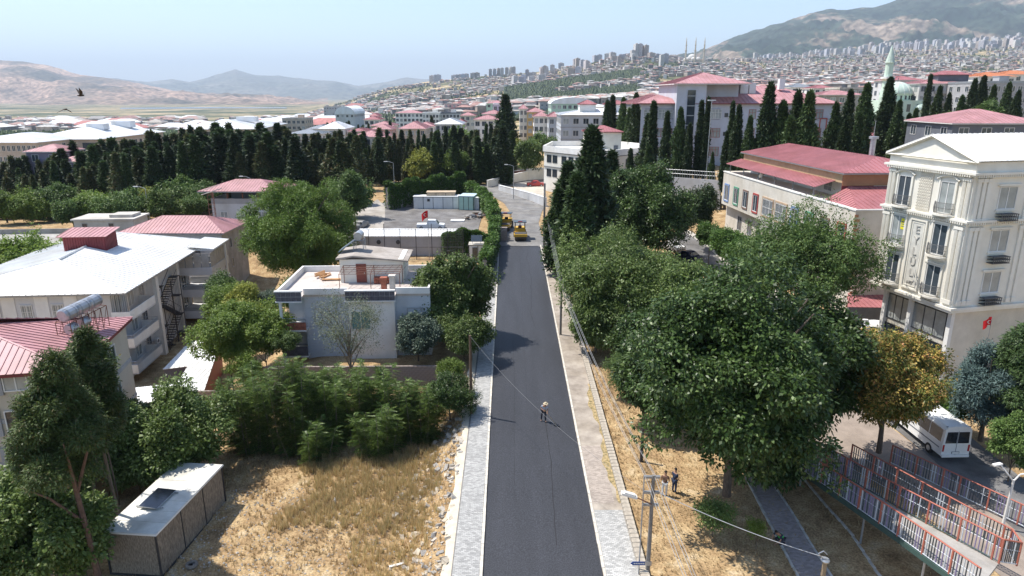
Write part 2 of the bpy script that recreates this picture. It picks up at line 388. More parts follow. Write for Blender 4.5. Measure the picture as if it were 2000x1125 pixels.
# ---------------------------------------------------------------- building helpers
def clip(poly, f0, keep):   # poly: list of (e,s); keep side of e
    out = []
    for i in range(len(poly)):
        a, b_ = poly[i], poly[(i + 1) % len(poly)]
        ia, ib = (a[0] - f0) * keep >= 0, (b_[0] - f0) * keep >= 0
        if ia: out.append(a)
        if ia != ib:
            t = (f0 - a[0]) / (b_[0] - a[0]); out.append((f0, a[1] + (b_[1] - a[1]) * t))
    return out
def roof_face(parent, pts, mat, w=.5, near=True, name='roof_panel', th=.035, rib=.045):
    """standing seam sheets laid across a planar face; first edge is the eave"""
    P = [Vector(p) for p in pts]; e = (P[1] - P[0]).normalized(); n = None
    for i in range(2, len(P)):
        n = e.cross(P[i] - P[0])
        if n.length > 1e-5: break
    n.normalize()
    if n.z < 0: n = -n
    s = n.cross(e)
    if (P[2] - P[0]).dot(s) < 0: s = -s
    pl = [((p - P[0]).dot(e), (p - P[0]).dot(s)) for p in P]
    lo, hi = min(p[0] for p in pl), max(p[0] for p in pl); k = lo; big = MB()
    while k < hi - .02:
        q = clip(clip(pl, k + .012, 1), min(k + w, hi) - .012, -1)
        if len(q) >= 3:
            b = MB() if near else big; m = len(q)
            top = [P[0] + e * a + s * c + n * th for a, c in q]; bot = [P[0] + e * a + s * c for a, c in q]
            fs = [tuple(range(m)), tuple(range(2 * m - 1, m - 1, -1))] + [(i, m + i, m + (i + 1) % m, (i + 1) % m) for i in range(m)]
            b.add(top + bot, fs)
            x0 = k + .03; sv = [p[1] for p in clip(clip(pl, k + .012, 1), k + .06, -1)]
            if rib and len(sv) > 1 and max(sv) - min(sv) > .15:
                a0, a1 = min(sv), max(sv); q0 = P[0] + e * (k + .04) + s * a0 + n * (th + rib / 2); q1 = P[0] + e * (k + .04) + s * a1 + n * (th + rib / 2)
                u = e * .018; v_ = n * rib / 2
                b.add([q0 - u - v_, q0 + u - v_, q0 + u + v_, q0 - u + v_, q1 - u - v_, q1 + u - v_, q1 + u + v_, q1 - u + v_], [(0, 3, 2, 1), (4, 5, 6, 7), (0, 1, 5, 4), (1, 2, 6, 5), (2, 3, 7, 6), (3, 0, 4, 7)])
            if near: b.obj(name, mat, parent)
        k += w
    if not near and big.v: big.obj(name, mat, parent)
def hip_roof(parent, x0, y0, x1, y1, z, rise, mat, ov=.5, ridge=None, w=.5, near=True, hip=1.0, soffit=None, fascia=.16, trim=None):
    """roof over a rectangle, local coordinates. hip=0 makes it a gable. ridge: 'x' or 'y'"""
    X0, Y0, X1, Y1 = x0 - ov, y0 - ov, x1 + ov, y1 + ov; W, D = X1 - X0, Y1 - Y0
    if ridge is None: ridge = 'x' if W >= D else 'y'
    b = MB(); f = fascia
    b.box(X0, Y0, z - f, X1, Y1, z - .02); base = b.obj('roof', soffit or mat, parent)
    if ridge == 'x':
        h = min(D / 2 * hip, W / 2); A = (X0 + h, (Y0 + Y1) / 2, z + rise); B = (X1 - h, (Y0 + Y1) / 2, z + rise)
    else:
        h = min(W / 2 * hip, D / 2); A = ((X0 + X1) / 2, Y0 + h, z + rise); B = ((X0 + X1) / 2, Y1 - h, z + rise)
    c = [(X0, Y0, z), (X1, Y0, z), (X1, Y1, z), (X0, Y1, z)]
    if ridge == 'x':
        faces = [[c[0], c[1], B, A], [c[2], c[3], A, B]]; ends = [[c[1], c[2], B], [c[3], c[0], A]]
    else:
        faces = [[c[1], c[2], B, A], [c[3], c[0], A, B]]; ends = [[c[0], c[1], A], [c[2], c[3], B]]
    same = (Vector(A) - Vector(B)).length < .05
    for q in faces:
        if same: q = q[:3]
        roof_face(base, q, mat, w, near)
    for q in ends:
        if hip > 0: roof_face(base, q, mat, w, near)
        else:
            m = MB(); m.add(q, [(0, 1, 2)]); m.obj('gable', trim or soffit or mat, base)
    r = MB()
    if not same: r.tube(A, B, .07, n=5)
    if hip > 0:
        for p, q in ([(c[0], A), (c[3], A), (c[1], B), (c[2], B)] if ridge == 'x' else [(c[0], A), (c[1], A), (c[2], B), (c[3], B)]): r.tube(p, q, .06, n=5)
    if r.v: r.obj('ridge_cap', trim or mat, base)
    return base
WC = {}
def win_mesh(w, h, style, fm, gm):
    k = (round(w, 2), round(h, 2), style, fm.name, gm.name)
    if k in WC: return WC[k]
    f = MB(); t = .07; dp = .07
    f.box(-w / 2 - t, -dp, -h / 2 - t, -w / 2, .0, h / 2 + t); f.box(w / 2, -dp, -h / 2 - t, w / 2 + t, .0, h / 2 + t)
    f.box(-w / 2, -dp, h / 2, w / 2, 0, h / 2 + t); f.box(-w / 2, -dp, -h / 2 - t, w / 2, 0, -h / 2)
    if 'm' in style:
        n = 1 if w < 1.9 else 2
        for i in range(n): x = -w / 2 + w * (i + 1) / (n + 1); f.box(x - .035, -.05, -h / 2, x + .035, 0, h / 2)
    if 't' in style: f.box(-w / 2, -.048, h * .2 - .03, w / 2, 0, h * .2 + .03)
    if 'b' in style:
        n = max(3, int(w / .22))
        for i in range(n): x = -w / 2 + w * (i + .5) / n; f.box(x - .015, -.12, -h / 2, x + .015, -.09, h / 2)
        for zz in (-h / 2 + .05, 0, h / 2 - .05): f.box(-w / 2, -.125, zz - .015, w / 2, -.092, zz + .015)
    if 's' in style: f.box(-w / 2 - .15, -.16, -h / 2 - .15, w / 2 + .15, 0, -h / 2 - .072)
    if 'g' in style:
        nx = max(2, int(w / 1.2)); nz = max(2, int(h / 1.2))
        for i in range(1, nx): x = -w / 2 + w * i / nx; f.box(x - .04, -.05, -h / 2, x + .04, 0, h / 2)
        for i in range(1, nz): z = -h / 2 + h * i / nz; f.box(-w / 2, -.048, z - .04, w / 2, 0, z + .04)
    p = MB(); p.box(-w / 2, -.02, -h / 2, w / 2, -.012, h / 2)
    WC[k] = (f.mesh('window', fm), p.mesh('pane', gm)); return WC[k]
rnd = random.Random(5)
def window(parent, dims, side, u, z, w, h, style='m', fm=None, gm=None, label=None, y=0):
    W, D = dims; fm = fm or white
    gm = gm or rnd.choice([glass, glass, glass_l, glass_d])
    a, p = win_mesh(w, h, style, fm, gm)
    loc, rz = {'f': ((u, -y, z), 0), 'r': ((W + y, u, z), R(90)), 'l': ((-y, D - u, z), R(-90)), 'b': ((W - u, D + y, z), R(180))}[side]
    o = ob('window', a, parent, loc, rz); ob('pane', p, o)
    if label: o['label'] = label
    return o
def wgrid(parent, dims, side, us, zs, w, h, style='m', fm=None, gm=None):
    for z in zs:
        for u in us: window(parent, dims, side, u, z, w, h, style, fm, gm)
def ab(A, B):
    """root location, rotation and width from two wall corners"""
    A = Vector(A); B = Vector(B); d = B - A; return A, math.atan2(d.y, d.x), math.hypot(d.x, d.y)
def railing(parent, p0, p1, h=.9, mat=None, step=.14, name='railing', solid=False):
    b = MB(); p0 = Vector(p0); p1 = Vector(p1); L_ = (p1 - p0).length; up = Vector((0, 0, 1))
    b.tube(p0 + up * h, p1 + up * h, .028, n=4); b.tube(p0 + up * .08, p1 + up * .08, .022, n=4)
    n = max(1, int(L_ / step))
    for i in range(n + 1): q = p0.lerp(p1, i / n); b.tube(q, q + up * h, .013, n=3, cap=False)
    return b.obj(name, mat or grey_metal, parent)
def balcony(parent, x0, y0, x1, y1, z, ph=.95, wall=None, slab=None, rail=None, sides='frb', th=.1, base=.16):
    """slab with a parapet on the given sides (f: y0, r: x1, l: x0, b: y1); an own part of the building"""
    b = MB(); b.box(x0, y0, z - base, x1, y1, z); o = b.obj('balcony', slab or wall or white, parent)
    w = MB()
    if 'f' in sides: w.box(x0, y0 - .004, z, x1, y0 + th, z + ph)
    if 'b' in sides: w.box(x0, y1 - th, z, x1, y1 + .004, z + ph)
    if 'r' in sides: w.box(x1 - th, y0 + th, z, x1 + .004, y1 - th, z + ph)
    if 'l' in sides: w.box(x0 - .004, y0 + th, z, x0 + th, y1 - th, z + ph)
    w.obj('parapet', wall or white, o)
    if rail:
        for s, q in (('f', ((x0, y0), (x1, y0))), ('b', ((x0, y1), (x1, y1))), ('r', ((x1, y0), (x1, y1))), ('l', ((x0, y0), (x0, y1)))):
            if s in sides: railing(o, (*q[0], z + ph), (*q[1], z + ph), .4, rail)
    return o
def simple_building(name, label, pxl, pxr, pye, Y, depth, wall, roof=('hip', red_metal, 2), storeys=3, sh=3.1, nw=None, side=None, cat='building', group=None, band=None, rot=0, ww=1.3, wh=1.3, near=False, style='m', fm=None, gm=None, ov=.5, base=None):
    """a building whose front eave line runs from pxl to pxr at height pye, distance Y"""
    A = X(pxl, pye, Y); B = X(pxr, pye, Y); W = B.x - A.x; zt = A.z; z0 = min(H(A.x, Y), H(B.x, Y)) - .5
    if base is not None: z0 = zt - base
    t = thing(name, label, cat, (A.x, Y, z0), R(rot), group); h = zt - z0; D = depth
    b = MB(); b.box(0, 0, 0, W, D, h); b.obj('wall', wall, t)
    if band:
        q = MB()
        for i in range(1, storeys): q.box(-.04, -.04, h - i * sh - .15, W + .04, D + .04, h - i * sh + .15)
        q.obj('string_course', band, t)
    k, m, r = roof[:3]
    if k == 'hip': hip_roof(t, 0, 0, W, D, h + .1, r, m, ov=ov, w=.8, near=near, soffit=roof[3] if len(roof) > 3 else white)
    elif k == 'gable': hip_roof(t, 0, 0, W, D, h + .1, r, m, ov=ov, w=.8, near=near, hip=0, soffit=wall)
    elif k == 'flat':
        p = MB(); th = .25
        p.box(-.1, -.1, h, W + .1, th, h + .7); p.box(-.1, D - th, h, W + .1, D + .1, h + .7); p.box(-.1, th, h, th, D - th, h + .7); p.box(W - th, th, h, W + .1, D - th, h + .7); p.obj('parapet', m, t)
        q = MB(); q.box(W * .55, D * .4, h, W * .55 + 3, D * .4 + 3, h + 2.2); q.box(W * .55 - .2, D * .4 - .2, h + 2.2, W * .55 + 3.2, D * .4 + 3.2, h + 2.35); q.obj('stair_head', wall, t)
    elif k == 'barrel':
        q = MB(); n = 10; vs = []; 
        for yy in (-.4, D + .4):
            for i in range(n + 1): a = math.pi * i / n; vs.append((W / 2 - (W / 2 + .4) * math.cos(a), yy, h + math.sin(a) * r))
        q.add(vs, [(i, i + 1, n + 2 + i, n + 1 + i) for i in range(n)] + [tuple(range(n, -1, -1)), tuple(range(n + 1, 2 * n + 2))]); q.obj('roof', m, t)
    n = nw or max(2, int(W / 3.4))
    us = [W * (i + .5) / n for i in range(n)]; zs = [h - sh * (j + .5) for j in range(storeys) if h - sh * (j + .5) - wh / 2 > .4]
    wgrid(t, (W, D), 'f', us, zs, min(ww, W / n * .6), wh, style, fm, gm)
    if side:
        m_ = max(2, int(D / 3.6)); wgrid(t, (W, D), side, [D * (i + .5) / m_ for i in range(m_)], zs, ww, wh, style, fm, gm)
    return t, W, D, h
def ac_unit(parent, loc, rz=0):
    b = MB(); b.box(-.4, -.3, -.28, .4, 0, .28); o = b.obj('air_conditioner', white, parent, loc); o.rotation_euler = (0, 0, rz)
    c = MB(); c.tube((-.08, -.31, 0), (-.08, -.302, 0), .21, n=12); c.obj('fan_grille', dark_metal, o)
def dish(name, label, p, face=R(200), r=.45, group=None):
    t = thing(name, label, 'satellite dish', p, face, group)
    b = MB(); b.tube((0, 0, 0), (0, 0, .9), .03, n=5); b.obj('mast', galv, t)
    d = MB(); n = 16; vs = [(0, .0, 0)]
    for k in (1, 2, 3):
        for i in range(n): a = 2 * math.pi * i / n; rr = r * k / 3; vs.append((rr * math.cos(a), -.12 * (k / 3) ** 2 * r / .45, rr * math.sin(a)))
    fs = [(0, 1 + (i + 1) % n, 1 + i) for i in range(n)]
    for k in range(2): fs += [(1 + k * n + i, 1 + k * n + (i + 1) % n, 1 + (k + 1) * n + (i + 1) % n, 1 + (k + 1) * n + i) for i in range(n)]
    d.add(vs, fs); o = d.obj('reflector', white, t, (0, 0, .95), True); o.rotation_euler = (R(-25), 0, 0)
    a = MB(); a.tube((0, 0, .7), (0, -.45, 1.12), .015, n=4); a.cbox((0, -.47, 1.14), (.08, .08, .08)); a.obj('receiver_arm', galv, t)
    return t
# ---------------------------------------------------------------- roads, kerbs, pavements
RL = lambda y: -1.6 - .4 * (y - 31) / 76
RR = lambda y: 4.97 - .47 * (y - 31) / 76
YE = 107.0
asph = bpy.data.materials.new('fresh asphalt'); t = nodes(asph); N = t.nodes; L = t.links
o_ = N.new('ShaderNodeOutputMaterial'); b_ = N.new('ShaderNodeBsdfPrincipled'); L.new(b_.outputs[0], o_.inputs[0]); b_.inputs['Roughness'].default_value = .62; b_.inputs['Specular IOR Level'].default_value = .45
tc = N.new('ShaderNodeTexCoord')
def _n(sc, d=4, st=None):
    n = N.new('ShaderNodeTexNoise'); n.inputs['Scale'].default_value = sc; n.inputs['Detail'].default_value = d
    if st: mp = N.new('ShaderNodeMapping'); mp.inputs['Scale'].default_value = st; L.new(tc.outputs['Object'], mp.inputs[0]); L.new(mp.outputs[0], n.inputs[0])
    else: L.new(tc.outputs['Object'], n.inputs[0])
    return n.outputs[0]
def _r(s, p0, c0, p1, c1):
    r = N.new('ShaderNodeValToRGB'); L.new(s, r.inputs[0]); r.color_ramp.elements[0].position = p0; r.color_ramp.elements[0].color = (*c0, 1); r.color_ramp.elements[1].position = p1; r.color_ramp.elements[1].color = (*c1, 1); return r.outputs[0]
def _x(a, b, m='MULTIPLY'):
    x = N.new('ShaderNodeMixRGB'); x.blend_type = m; x.inputs[0].default_value = 1; L.new(a, x.inputs[1]); L.new(b, x.inputs[2]); return x.outputs[0]
c = _x(_r(_n(14, 3), .40, (.018, .019, .023), .68, (.042, .044, .052)), _r(_n(.9, 5, (1, .12, 1)), .35, (.86, .86, .86), .68, (1.16, 1.16, 1.16)))
c = _x(c, _r(_n(38, 2), .60, (1, 1, 1), .74, (2.2, 2.1, 2.0)))
L.new(c, b_.inputs['Base Color'])
bp = N.new('ShaderNodeBump'); bp.inputs['Strength'].default_value = .7; bp.inputs['Distance'].default_value = .02; L.new(_n(26, 3), bp.inputs['Height']); L.new(bp.outputs[0], b_.inputs['Normal'])
yy = [26, 45, 70, 90, YE]
strip('asphalt_road', [(RL(y), y) for y in yy], [(RR(y), y) for y in yy], .012, asph, n=80, m=6, px=False)
seam = M('asphalt joint', (.017, .017, .019), .7, .3, 8)
def wob(x0, a, seed): return lambda y: x0 + a * mnoise.noise(Vector((y * .08, seed, 0))) + a * .3 * mnoise.noise(Vector((y * .5, seed, 4)))
for k, (x0, a, wd, y0, y1) in enumerate(((2.62, .22, .06, 34, 50), (.15, .12, .025, 40, 66), (2.5, .5, .05, 70, 102), (1.2, .2, .02, 52, 100))):
    f = wob(x0, a, k * 7.3); q = np.linspace(y0, y1, 60)
    strip('paving_joint', [(f(v) - wd * (.4 + .6 * abs(mnoise.noise(Vector((v, k, 9))))), v) for v in q], [(f(v) + wd * (.3 + abs(mnoise.noise(Vector((v * 1.3, k, 2))))), v) for v in q], .018, seam, n=120, m=1, px=False)
old = M('old asphalt', (.17, .165, .16), .85, .16, .5, bump=.3, bscale=18, c2=(.25, .24, .225), stain=.15, speck=.12)
old_d = M('patched asphalt', (.075, .075, .08), .85, .2, .9, bump=.3, bscale=18, c2=(.12, .12, .12), speck=.1)
# intersection and the road that runs on beyond it
strip('old_asphalt_road', [(975, 481), (976, 455), (1000, 420), (985, 398), (965, 385), (952, 372), (950, 355)], [(1062, 481), (1058, 462), (1052, 435), (1058, 415), (1064, 402), (1030, 385), (985, 358)], .06, old, n=60, m=8)
strip('side_road', [(1052, 462), (1090, 466), (1140, 470), (1180, 474)], [(1052, 483), (1085, 486), (1140, 492), (1180, 496)], .075, old, n=20, m=3)
strip('upper_street', [(700, 402), (780, 392), (860, 380), (940, 362), (1000, 350), (1070, 346), (1180, 348)], [(700, 440), (775, 410), (870, 395), (950, 374), (1010, 362), (1070, 358), (1180, 360)], .05, old, n=60, m=4)
strip('yard_lane', [(738, 390), (700, 410), (668, 440), (640, 470)], [(752, 405), (752, 425), (748, 450), (745, 480)], .10, M('worn lane', (.36, .33, .29), .9, .15, .6, stain=.2), n=20, m=3)
strip('yard_surface', [(752, 405), (748, 450), (744, 480), (744, 500)], [(905, 385), (945, 410), (935, 445), (930, 500)], .09, M('yard asphalt', (.15, .14, .135), .9, .2, .4, c2=(.22, .21, .2), speck=.2, stain=.2), n=30, m=8)
# right hand street with the minibuses
strip('park_street', [(1290, 455), (1330, 480), (1365, 510), (1480, 600), (1600, 700), (1700, 800), (1800, 880), (1900, 965), (2040, 1085)], [(1335, 452), (1385, 485), (1415, 515), (1540, 600), (1700, 690), (1790, 770), (1890, 850), (1990, 930), (2200, 1090)], .03, M('street asphalt', (.13, .125, .125), .85, .2, .7, c2=(.19, .185, .18), bump=.3, bscale=18, speck=.15, stain=.2), n=80, m=4)
strip('street_pavement', [(1335, 452), (1385, 485), (1415, 515), (1540, 600), (1700, 690)], [(1345, 450), (1400, 480), (1440, 515), (1575, 600), (1730, 688)], .06, conc_l, n=50, m=2)
strip('plaza', [(1500, 820), (1640, 900), (1750, 960), (1850, 1040), (1960, 1130)], [(1680, 790), (1800, 880), (1900, 965), (1990, 1040), (2120, 1130)], .02, M('tan plaza paving', (.27, .22, .18), .9, .15, .8, speck=.1), n=30, m=6)
# kerb stones
def ang(f, a, c): return -math.atan((f(c) - f(a)) / (c - a))
def stones(name, x_of, y0, y1, ln, wd, z0, z1, mat, owner, vary=.012, r=random.Random(3), skew=0):
    meshes = []
    for k in range(5):
        b = MB(); g = .012 + r.random() * .008
        b.box(-wd / 2, -ln / 2 + g, z0, wd / 2, ln / 2 - g, z1)
        v = list(b.v)
        b.v = [(a + r.uniform(-vary, vary), c_, e + (r.uniform(-vary, vary) if e > 0 else 0)) for a, c_, e in v]
        meshes.append(b.mesh(name, mat))
    n = int((y1 - y0) / ln)
    for i in range(n):
        y = y0 + (i + .5) * ln; o = ob(name, r.choice(meshes), owner, (x_of(y), y, H(x_of(y), y)), skew + r.uniform(-.004, .004)); o.rotation_euler[0] = math.atan(SL)
kerb_m = M('pale kerb concrete', (.56, .52, .45), .9, .12, 2, bump=.2, stain=.15)
kl = tag(ob('left_kerb', None), kind='structure'); stones('kerb_stone', lambda y: RL(y) - .08, 27, YE, 1.0, .15, -.1, .12, kerb_m, kl)
kr = tag(ob('right_kerb', None), kind='structure'); stones('kerb_stone', lambda y: RR(y) + .08, 27, YE, 1.0, .15, -.1, .11, kerb_m, kr)
# block paving: every block its own raised piece
def pavers(name, xa, xb, y0, y1, owner, mats, bw=.22, bh=.11, z=.085, th=.018, gap=.012, seed=1):
    r = np.random.RandomState(seed); V = []
    y = y0; row = 0
    while y < y1:
        a, e = xa(y), xb(y); x = a - (bw / 2 if row % 2 else 0)
        while x < e:
            u0, u1 = max(a, x), min(e, x + bw - gap)
            if u1 - u0 > .03:
                zz = z + SL * 0 + r.uniform(-.003, .003); v0, v1 = y, y + bh - gap
                q = [(u0, v0), (u1, v0), (u1, v1), (u0, v1)]
                P = [(p[0], p[1], HP(p[1]) + zz + th) for p in q]; Q = [(p[0], p[1], HP(p[1]) + zz - .01) for p in q]
                V += P
                V += [Q[0], Q[1], P[1], P[0]]; V += [Q[1], Q[2], P[2], P[1]]; V += [Q[3], Q[0], P[0], P[3]]
            x += bw
        y += bh; row += 1
    return tag(ob(name, npmesh(name, np.array(V), 4, mats), owner), kind='stuff')
HP = lambda y: SL * y
pav_m = LM('paving block', (.26, .255, .24), (.42, .41, .385), tr=0, rough=.85)
grout = M('paving grout', (.20, .19, .175), .95, .2, 3)
lw = tag(ob('left_pavement', None), kind='structure')
b = MB(); b.add([(-3.32, 27, HP(27) + .07), (-1.74, 27, HP(27) + .07), (-2.14, YE, HP(YE) + .07), (-3.5, YE, HP(YE) + .07)], [(0, 1, 2, 3)])
b.add([(-3.32, 27, HP(27) + .07), (-3.32, 27, HP(27) - 1), (-3.5, YE, HP(YE) - 1), (-3.5, YE, HP(YE) + .07)], [(0, 1, 2, 3)]); b.obj('paving_bed', grout, lw)
pavers('paving_blocks', lambda y: -3.25, lambda y: RL(y) - .16, 29, 80, lw, pav_m)
edge_m = M('mortar haunch', (.55, .48, .37), .95, .15, 2, bump=.5, bscale=8)
strip('pavement_haunch', [(-3.95 - .15 * math.sin(v * .9), v) for v in range(27, 68)], [(-3.3, v) for v in range(27, 68)], .05, edge_m, n=120, m=3, px=False)
rw = tag(ob('right_pavement', None), kind='structure')
XW = lambda y: 7.15 - .45 * (y - 31) / 76           # the low wall along the park
b = MB(); cm = M('worn concrete pavement', (.33, .28, .23), .9, .18, .9, bump=.4, bscale=9, c2=(.44, .385, .32), stain=.3)
ysr = list(np.linspace(27, YE + 2, 60))
for i in range(len(ysr) - 1):
    a, c_ = ysr[i], ysr[i + 1]; b.add([(RR(a) + .15, a, HP(a) + .07), (XW(a), a, HP(a) + .07), (XW(c_), c_, HP(c_) + .07), (RR(c_) + .15, c_, HP(c_) + .07)], [(0, 1, 2, 3)])
b.obj('concrete_slab', cm, rw)
pavers('paving_blocks', lambda y: RR(y) + .17, lambda y: XW(y) - .22, 29, 37.2, rw, pav_m, seed=2)
pavers('old_paving_blocks', lambda y: RR(y) + .17, lambda y: XW(y) - .6, 38, 45, rw, LM('worn paving block', (.27, .23, .195), (.39, .33, .28), tr=0, rough=.9), seed=3, z=.068, th=.012)
strip('weedy_strip', [(XW(v) - .5 + .2 * math.sin(v * .7) + .1 * math.sin(v * 2.9), v) for v in np.arange(38, 56, .5)], [(XW(v) - .2, v) for v in np.arange(38, 56, .5)], .088, M('dry weeds', (.22, .19, .08), .95, .4, 5, c2=(.45, .33, .17)), n=60, m=2, px=False)
# low wall
wt = thing('low_park_wall', 'long low wall of pale concrete blocks between the right pavement and the dry park slope', 'wall', (0, 0, 0))
b = MB()
b.add([(XW(27) - .19, 27, HP(27) - .5), (XW(27) + .19, 27, HP(27) - .5), (XW(27) + .19, 27, HP(27) + .3), (XW(27) - .19, 27, HP(27) + .3), (XW(110) - .19, 110, HP(110) - .5), (XW(110) + .19, 110, HP(110) - .5), (XW(110) + .19, 110, HP(110) + .3), (XW(110) - .19, 110, HP(110) + .3)], [(0, 3, 2, 1), (4, 5, 6, 7), (0, 1, 5, 4), (1, 2, 6, 5), (2, 3, 7, 6), (3, 0, 4, 7)]); b.obj('wall_core', conc, wt)
stones('coping_block', XW, 27, 110, .42, .46, .28, .42, M('coping block', (.45, .40, .33), .9, .2, 3, bump=.4, stain=.2), wt, vary=.02)
# park path, kerbs either side
pp = tag(ob('park_path', None), kind='structure')
PL = [G(*p) for p in ((1455, 930), (1490, 1000), (1530, 1075), (1560, 1130))]; PR = [G(*p) for p in ((1495, 925), (1545, 1000), (1590, 1075), (1625, 1130))]
b = MB(); vs = []
for a, c_ in zip(PL, PR): vs += [(a.x, a.y, H(a.x, a.y) + .04), (c_.x, c_.y, H(c_.x, c_.y) + .04)]
b.add(vs, [(0, 1, 3, 2), (2, 3, 5, 4), (4, 5, 7, 6)]); b.obj('path_bed', grout, pp)
def pinterp(P): ys_ = [p.y for p in P][::-1]; xs_ = [p.x for p in P][::-1]; return lambda y: float(np.interp(y, ys_, xs_))
fl, fr = pinterp(PL), pinterp(PR)
pavers('paving_blocks', lambda y: fl(y) + .06, lambda y: fr(y) - .06, PL[-1].y, PL[0].y, pp, LM('path block', (.24, .20, .18), (.34, .29, .27), tr=0, rough=.9), seed=5, z=.05)
for f in (fl, fr):
    stones('kerb_stone', f, PL[-1].y, PL[0].y, .8, .11, -.1, .12, conc_l, pp, skew=ang(f, PL[-1].y, PL[0].y))
sk = tag(ob('park_kerb', None), kind='structure')
K = [G(*p) for p in ((1560, 925), (1610, 985), (1660, 1040), (1720, 1130))]; fk = pinterp(K); stones('kerb_stone', fk, K[-1].y, K[0].y, .7, .12, -.1, .1, conc_l, sk, skew=ang(fk, K[-1].y, K[0].y))
# rubble along the bank of the lot
bk = tag(ob('rubble_bank', None), kind='structure')
stone_m = [M('pale rubble', (.46, .41, .34), .95, .2, 3, bump=.5), M('grey rubble', (.33, .31, .28), .95, .2, 3, bump=.5), M('tan rubble', (.50, .43, .33), .95, .2, 3, bump=.5)]
r = random.Random(8); sm_ = []
for k in range(12):
    bm = MB(); d = (r.uniform(.18, .42), r.uniform(.15, .34), r.uniform(.08, .22)); bm.cbox((0, 0, 0), d)
    bm.v = [(x * r.uniform(.6, 1.15), y * r.uniform(.6, 1.15), z * r.uniform(.6, 1.2)) for x, y, z in bm.v]; sm_.append(bm.mesh('rubble_stone', stone_m[k % 3]))
for i in range(300):
    y = 29 + 25 * r.random() ** 1.3 + 1.5 * r.random(); x = -3.7 - abs(r.gauss(0, 1)) * (1.3 if y < 46 else .6) - (r.random() < .2) * r.random() * 3
    s = r.choice([.5, .7, .9, 1.2, 1.5]); o = ob('rubble_stone', r.choice(sm_), bk, (x, y, H(x, y) + .03), r.uniform(0, 6.3)); o.rotation_euler[0] = r.uniform(-.5, .5); o.rotation_euler[1] = r.uniform(-.5, .5); o.scale = (s, s, s)
# pebbles scattered over the lot, and white litter
V = []
rs = np.random.RandomState(4)
for i in range(5200):
    y = rs.uniform(28, 52); x = rs.uniform(-21, -3.6) if y < 42 else rs.uniform(-12, -3.6); s = rs.uniform(.02, .075) * (1.6 if rs.rand() < .1 else 1); z = H(x, y) + s * .3
    a = rs.uniform(0, 3.1); ca, sa = math.cos(a) * s, math.sin(a) * s
    q = [(x + ca, y + sa, z), (x - sa, y + ca, z), (x - ca, y - sa, z), (x + sa, y - ca, z)]; tp = (x, y, z + s * .7)
    for k in range(4): V += [q[k], q[(k + 1) % 4], tp]
tag(ob('pebbles', npmesh('pebbles', np.array(V), 3, LM('pebble', (.36, .31, .25), (.62, .57, .5), tr=0, rough=.95))), kind='stuff')
# ---------------------------------------------------------------- near buildings
def fuz(A, B, px, py):
    """where the ray of a pixel meets the vertical wall through A and B: distance along the wall and height"""
    d = ray(px, py); ax, ay = A[0], A[1]; ux, uy = B[0] - A[0], B[1] - A[1]; W = math.hypot(ux, uy); ux /= W; uy /= W
    t = (ax * uy - ay * ux) / (d.x * uy - d.y * ux); p = d * t
    return (p.x - ax) * ux + (p.y - ay) * uy, CZ + p.z
def frame(B, C, Wd, z):
    dx, dy = C[0] - B[0], C[1] - B[1]; L_ = math.hypot(dx, dy); vy = (dx / L_, dy / L_); vx = (vy[1], -vy[0])
    return (B[0] - vx[0] * Wd, B[1] - vx[1] * Wd, z), math.atan2(vx[1], vx[0]), L_
def text(parent, s, size, loc, rot, mat, ext=.02, name='lettering', align='CENTER'):
    cu = bpy.data.curves.new('lettering', 'FONT'); cu.body = s; cu.size = size; cu.extrude = ext; cu.align_x = align; cu.align_y = 'CENTER'
    cu.resolution_u = 2; o = bpy.data.objects.new('tmp', cu); COL.objects.link(o); bpy.context.view_layer.update()
    me = bpy.data.meshes.new_from_object(o); COL.objects.unlink(o); bpy.data.objects.remove(o); me.materials.clear(); me.materials.append(mat)
    q = ob(name, me, parent, loc); q.rotation_euler = rot; return q
# --- white roofed apartment block on the left ---------------------------------------------
z0 = -5.2; (A, rz, Ld) = frame(PZ(245, 573, 6.8), PZ(414, 470, 6.8), 20, z0)
t = thing('apartment_building', 'apartment block with big white ribbed roof and red roof hut, balconies facing the gardens', 'building', A, rz)
W, D, h = 20, Ld, 6.8 - z0
b = MB(); b.box(.7, .7, 0, W - 1.9, 18.2, h - .1); b.obj('wall', grey_w, t)
b = MB(); b.box(.7, 18.2, 0, W - 3.4, D - .6, h - .1); b.box(W - 4, 9.3, 0, W - 3.39, 16.5, h - .1); b.obj('wall', grey_r, t)
b = MB(); b.box(-.1, 0, h - .18, W, D, h - .02)
rf = b.obj('roof', grey_metal, t); ap = (11.2, 5.2, h + 2.4); bp_ = (10.2, D - 6, h + 2.5)
c = [(-.1, 0, h), (W, 0, h), (W, D, h), (-.1, D, h)]
for q in ([c[0], c[1], ap], [c[1], c[2], bp_, ap], [c[2], c[3], bp_], [c[3], c[0], ap, bp_]): roof_face(rf, q, white_metal, .62, True)
b = MB(); b.tube(ap, bp_, .12, n=5)
for p, q in ((c[0], ap), (c[1], ap), (c[2], bp_), (c[3], bp_)): b.tube(p, q, .10, n=5)
b.obj('ridge_cap', white_metal, rf)
b = MB(); b.box(W - .02, 19.6, h + .02, W + 2.2, D + .3, h + .12); q = b.obj('roof', white_metal, t); roof_face(q, [(W + 2.2, 19.6, h + .12), (W + 2.2, D + .3, h + .12), (W - 1, D + .3, h + .45), (W - 1, 19.6, h + .45)], white_metal, .62, True)
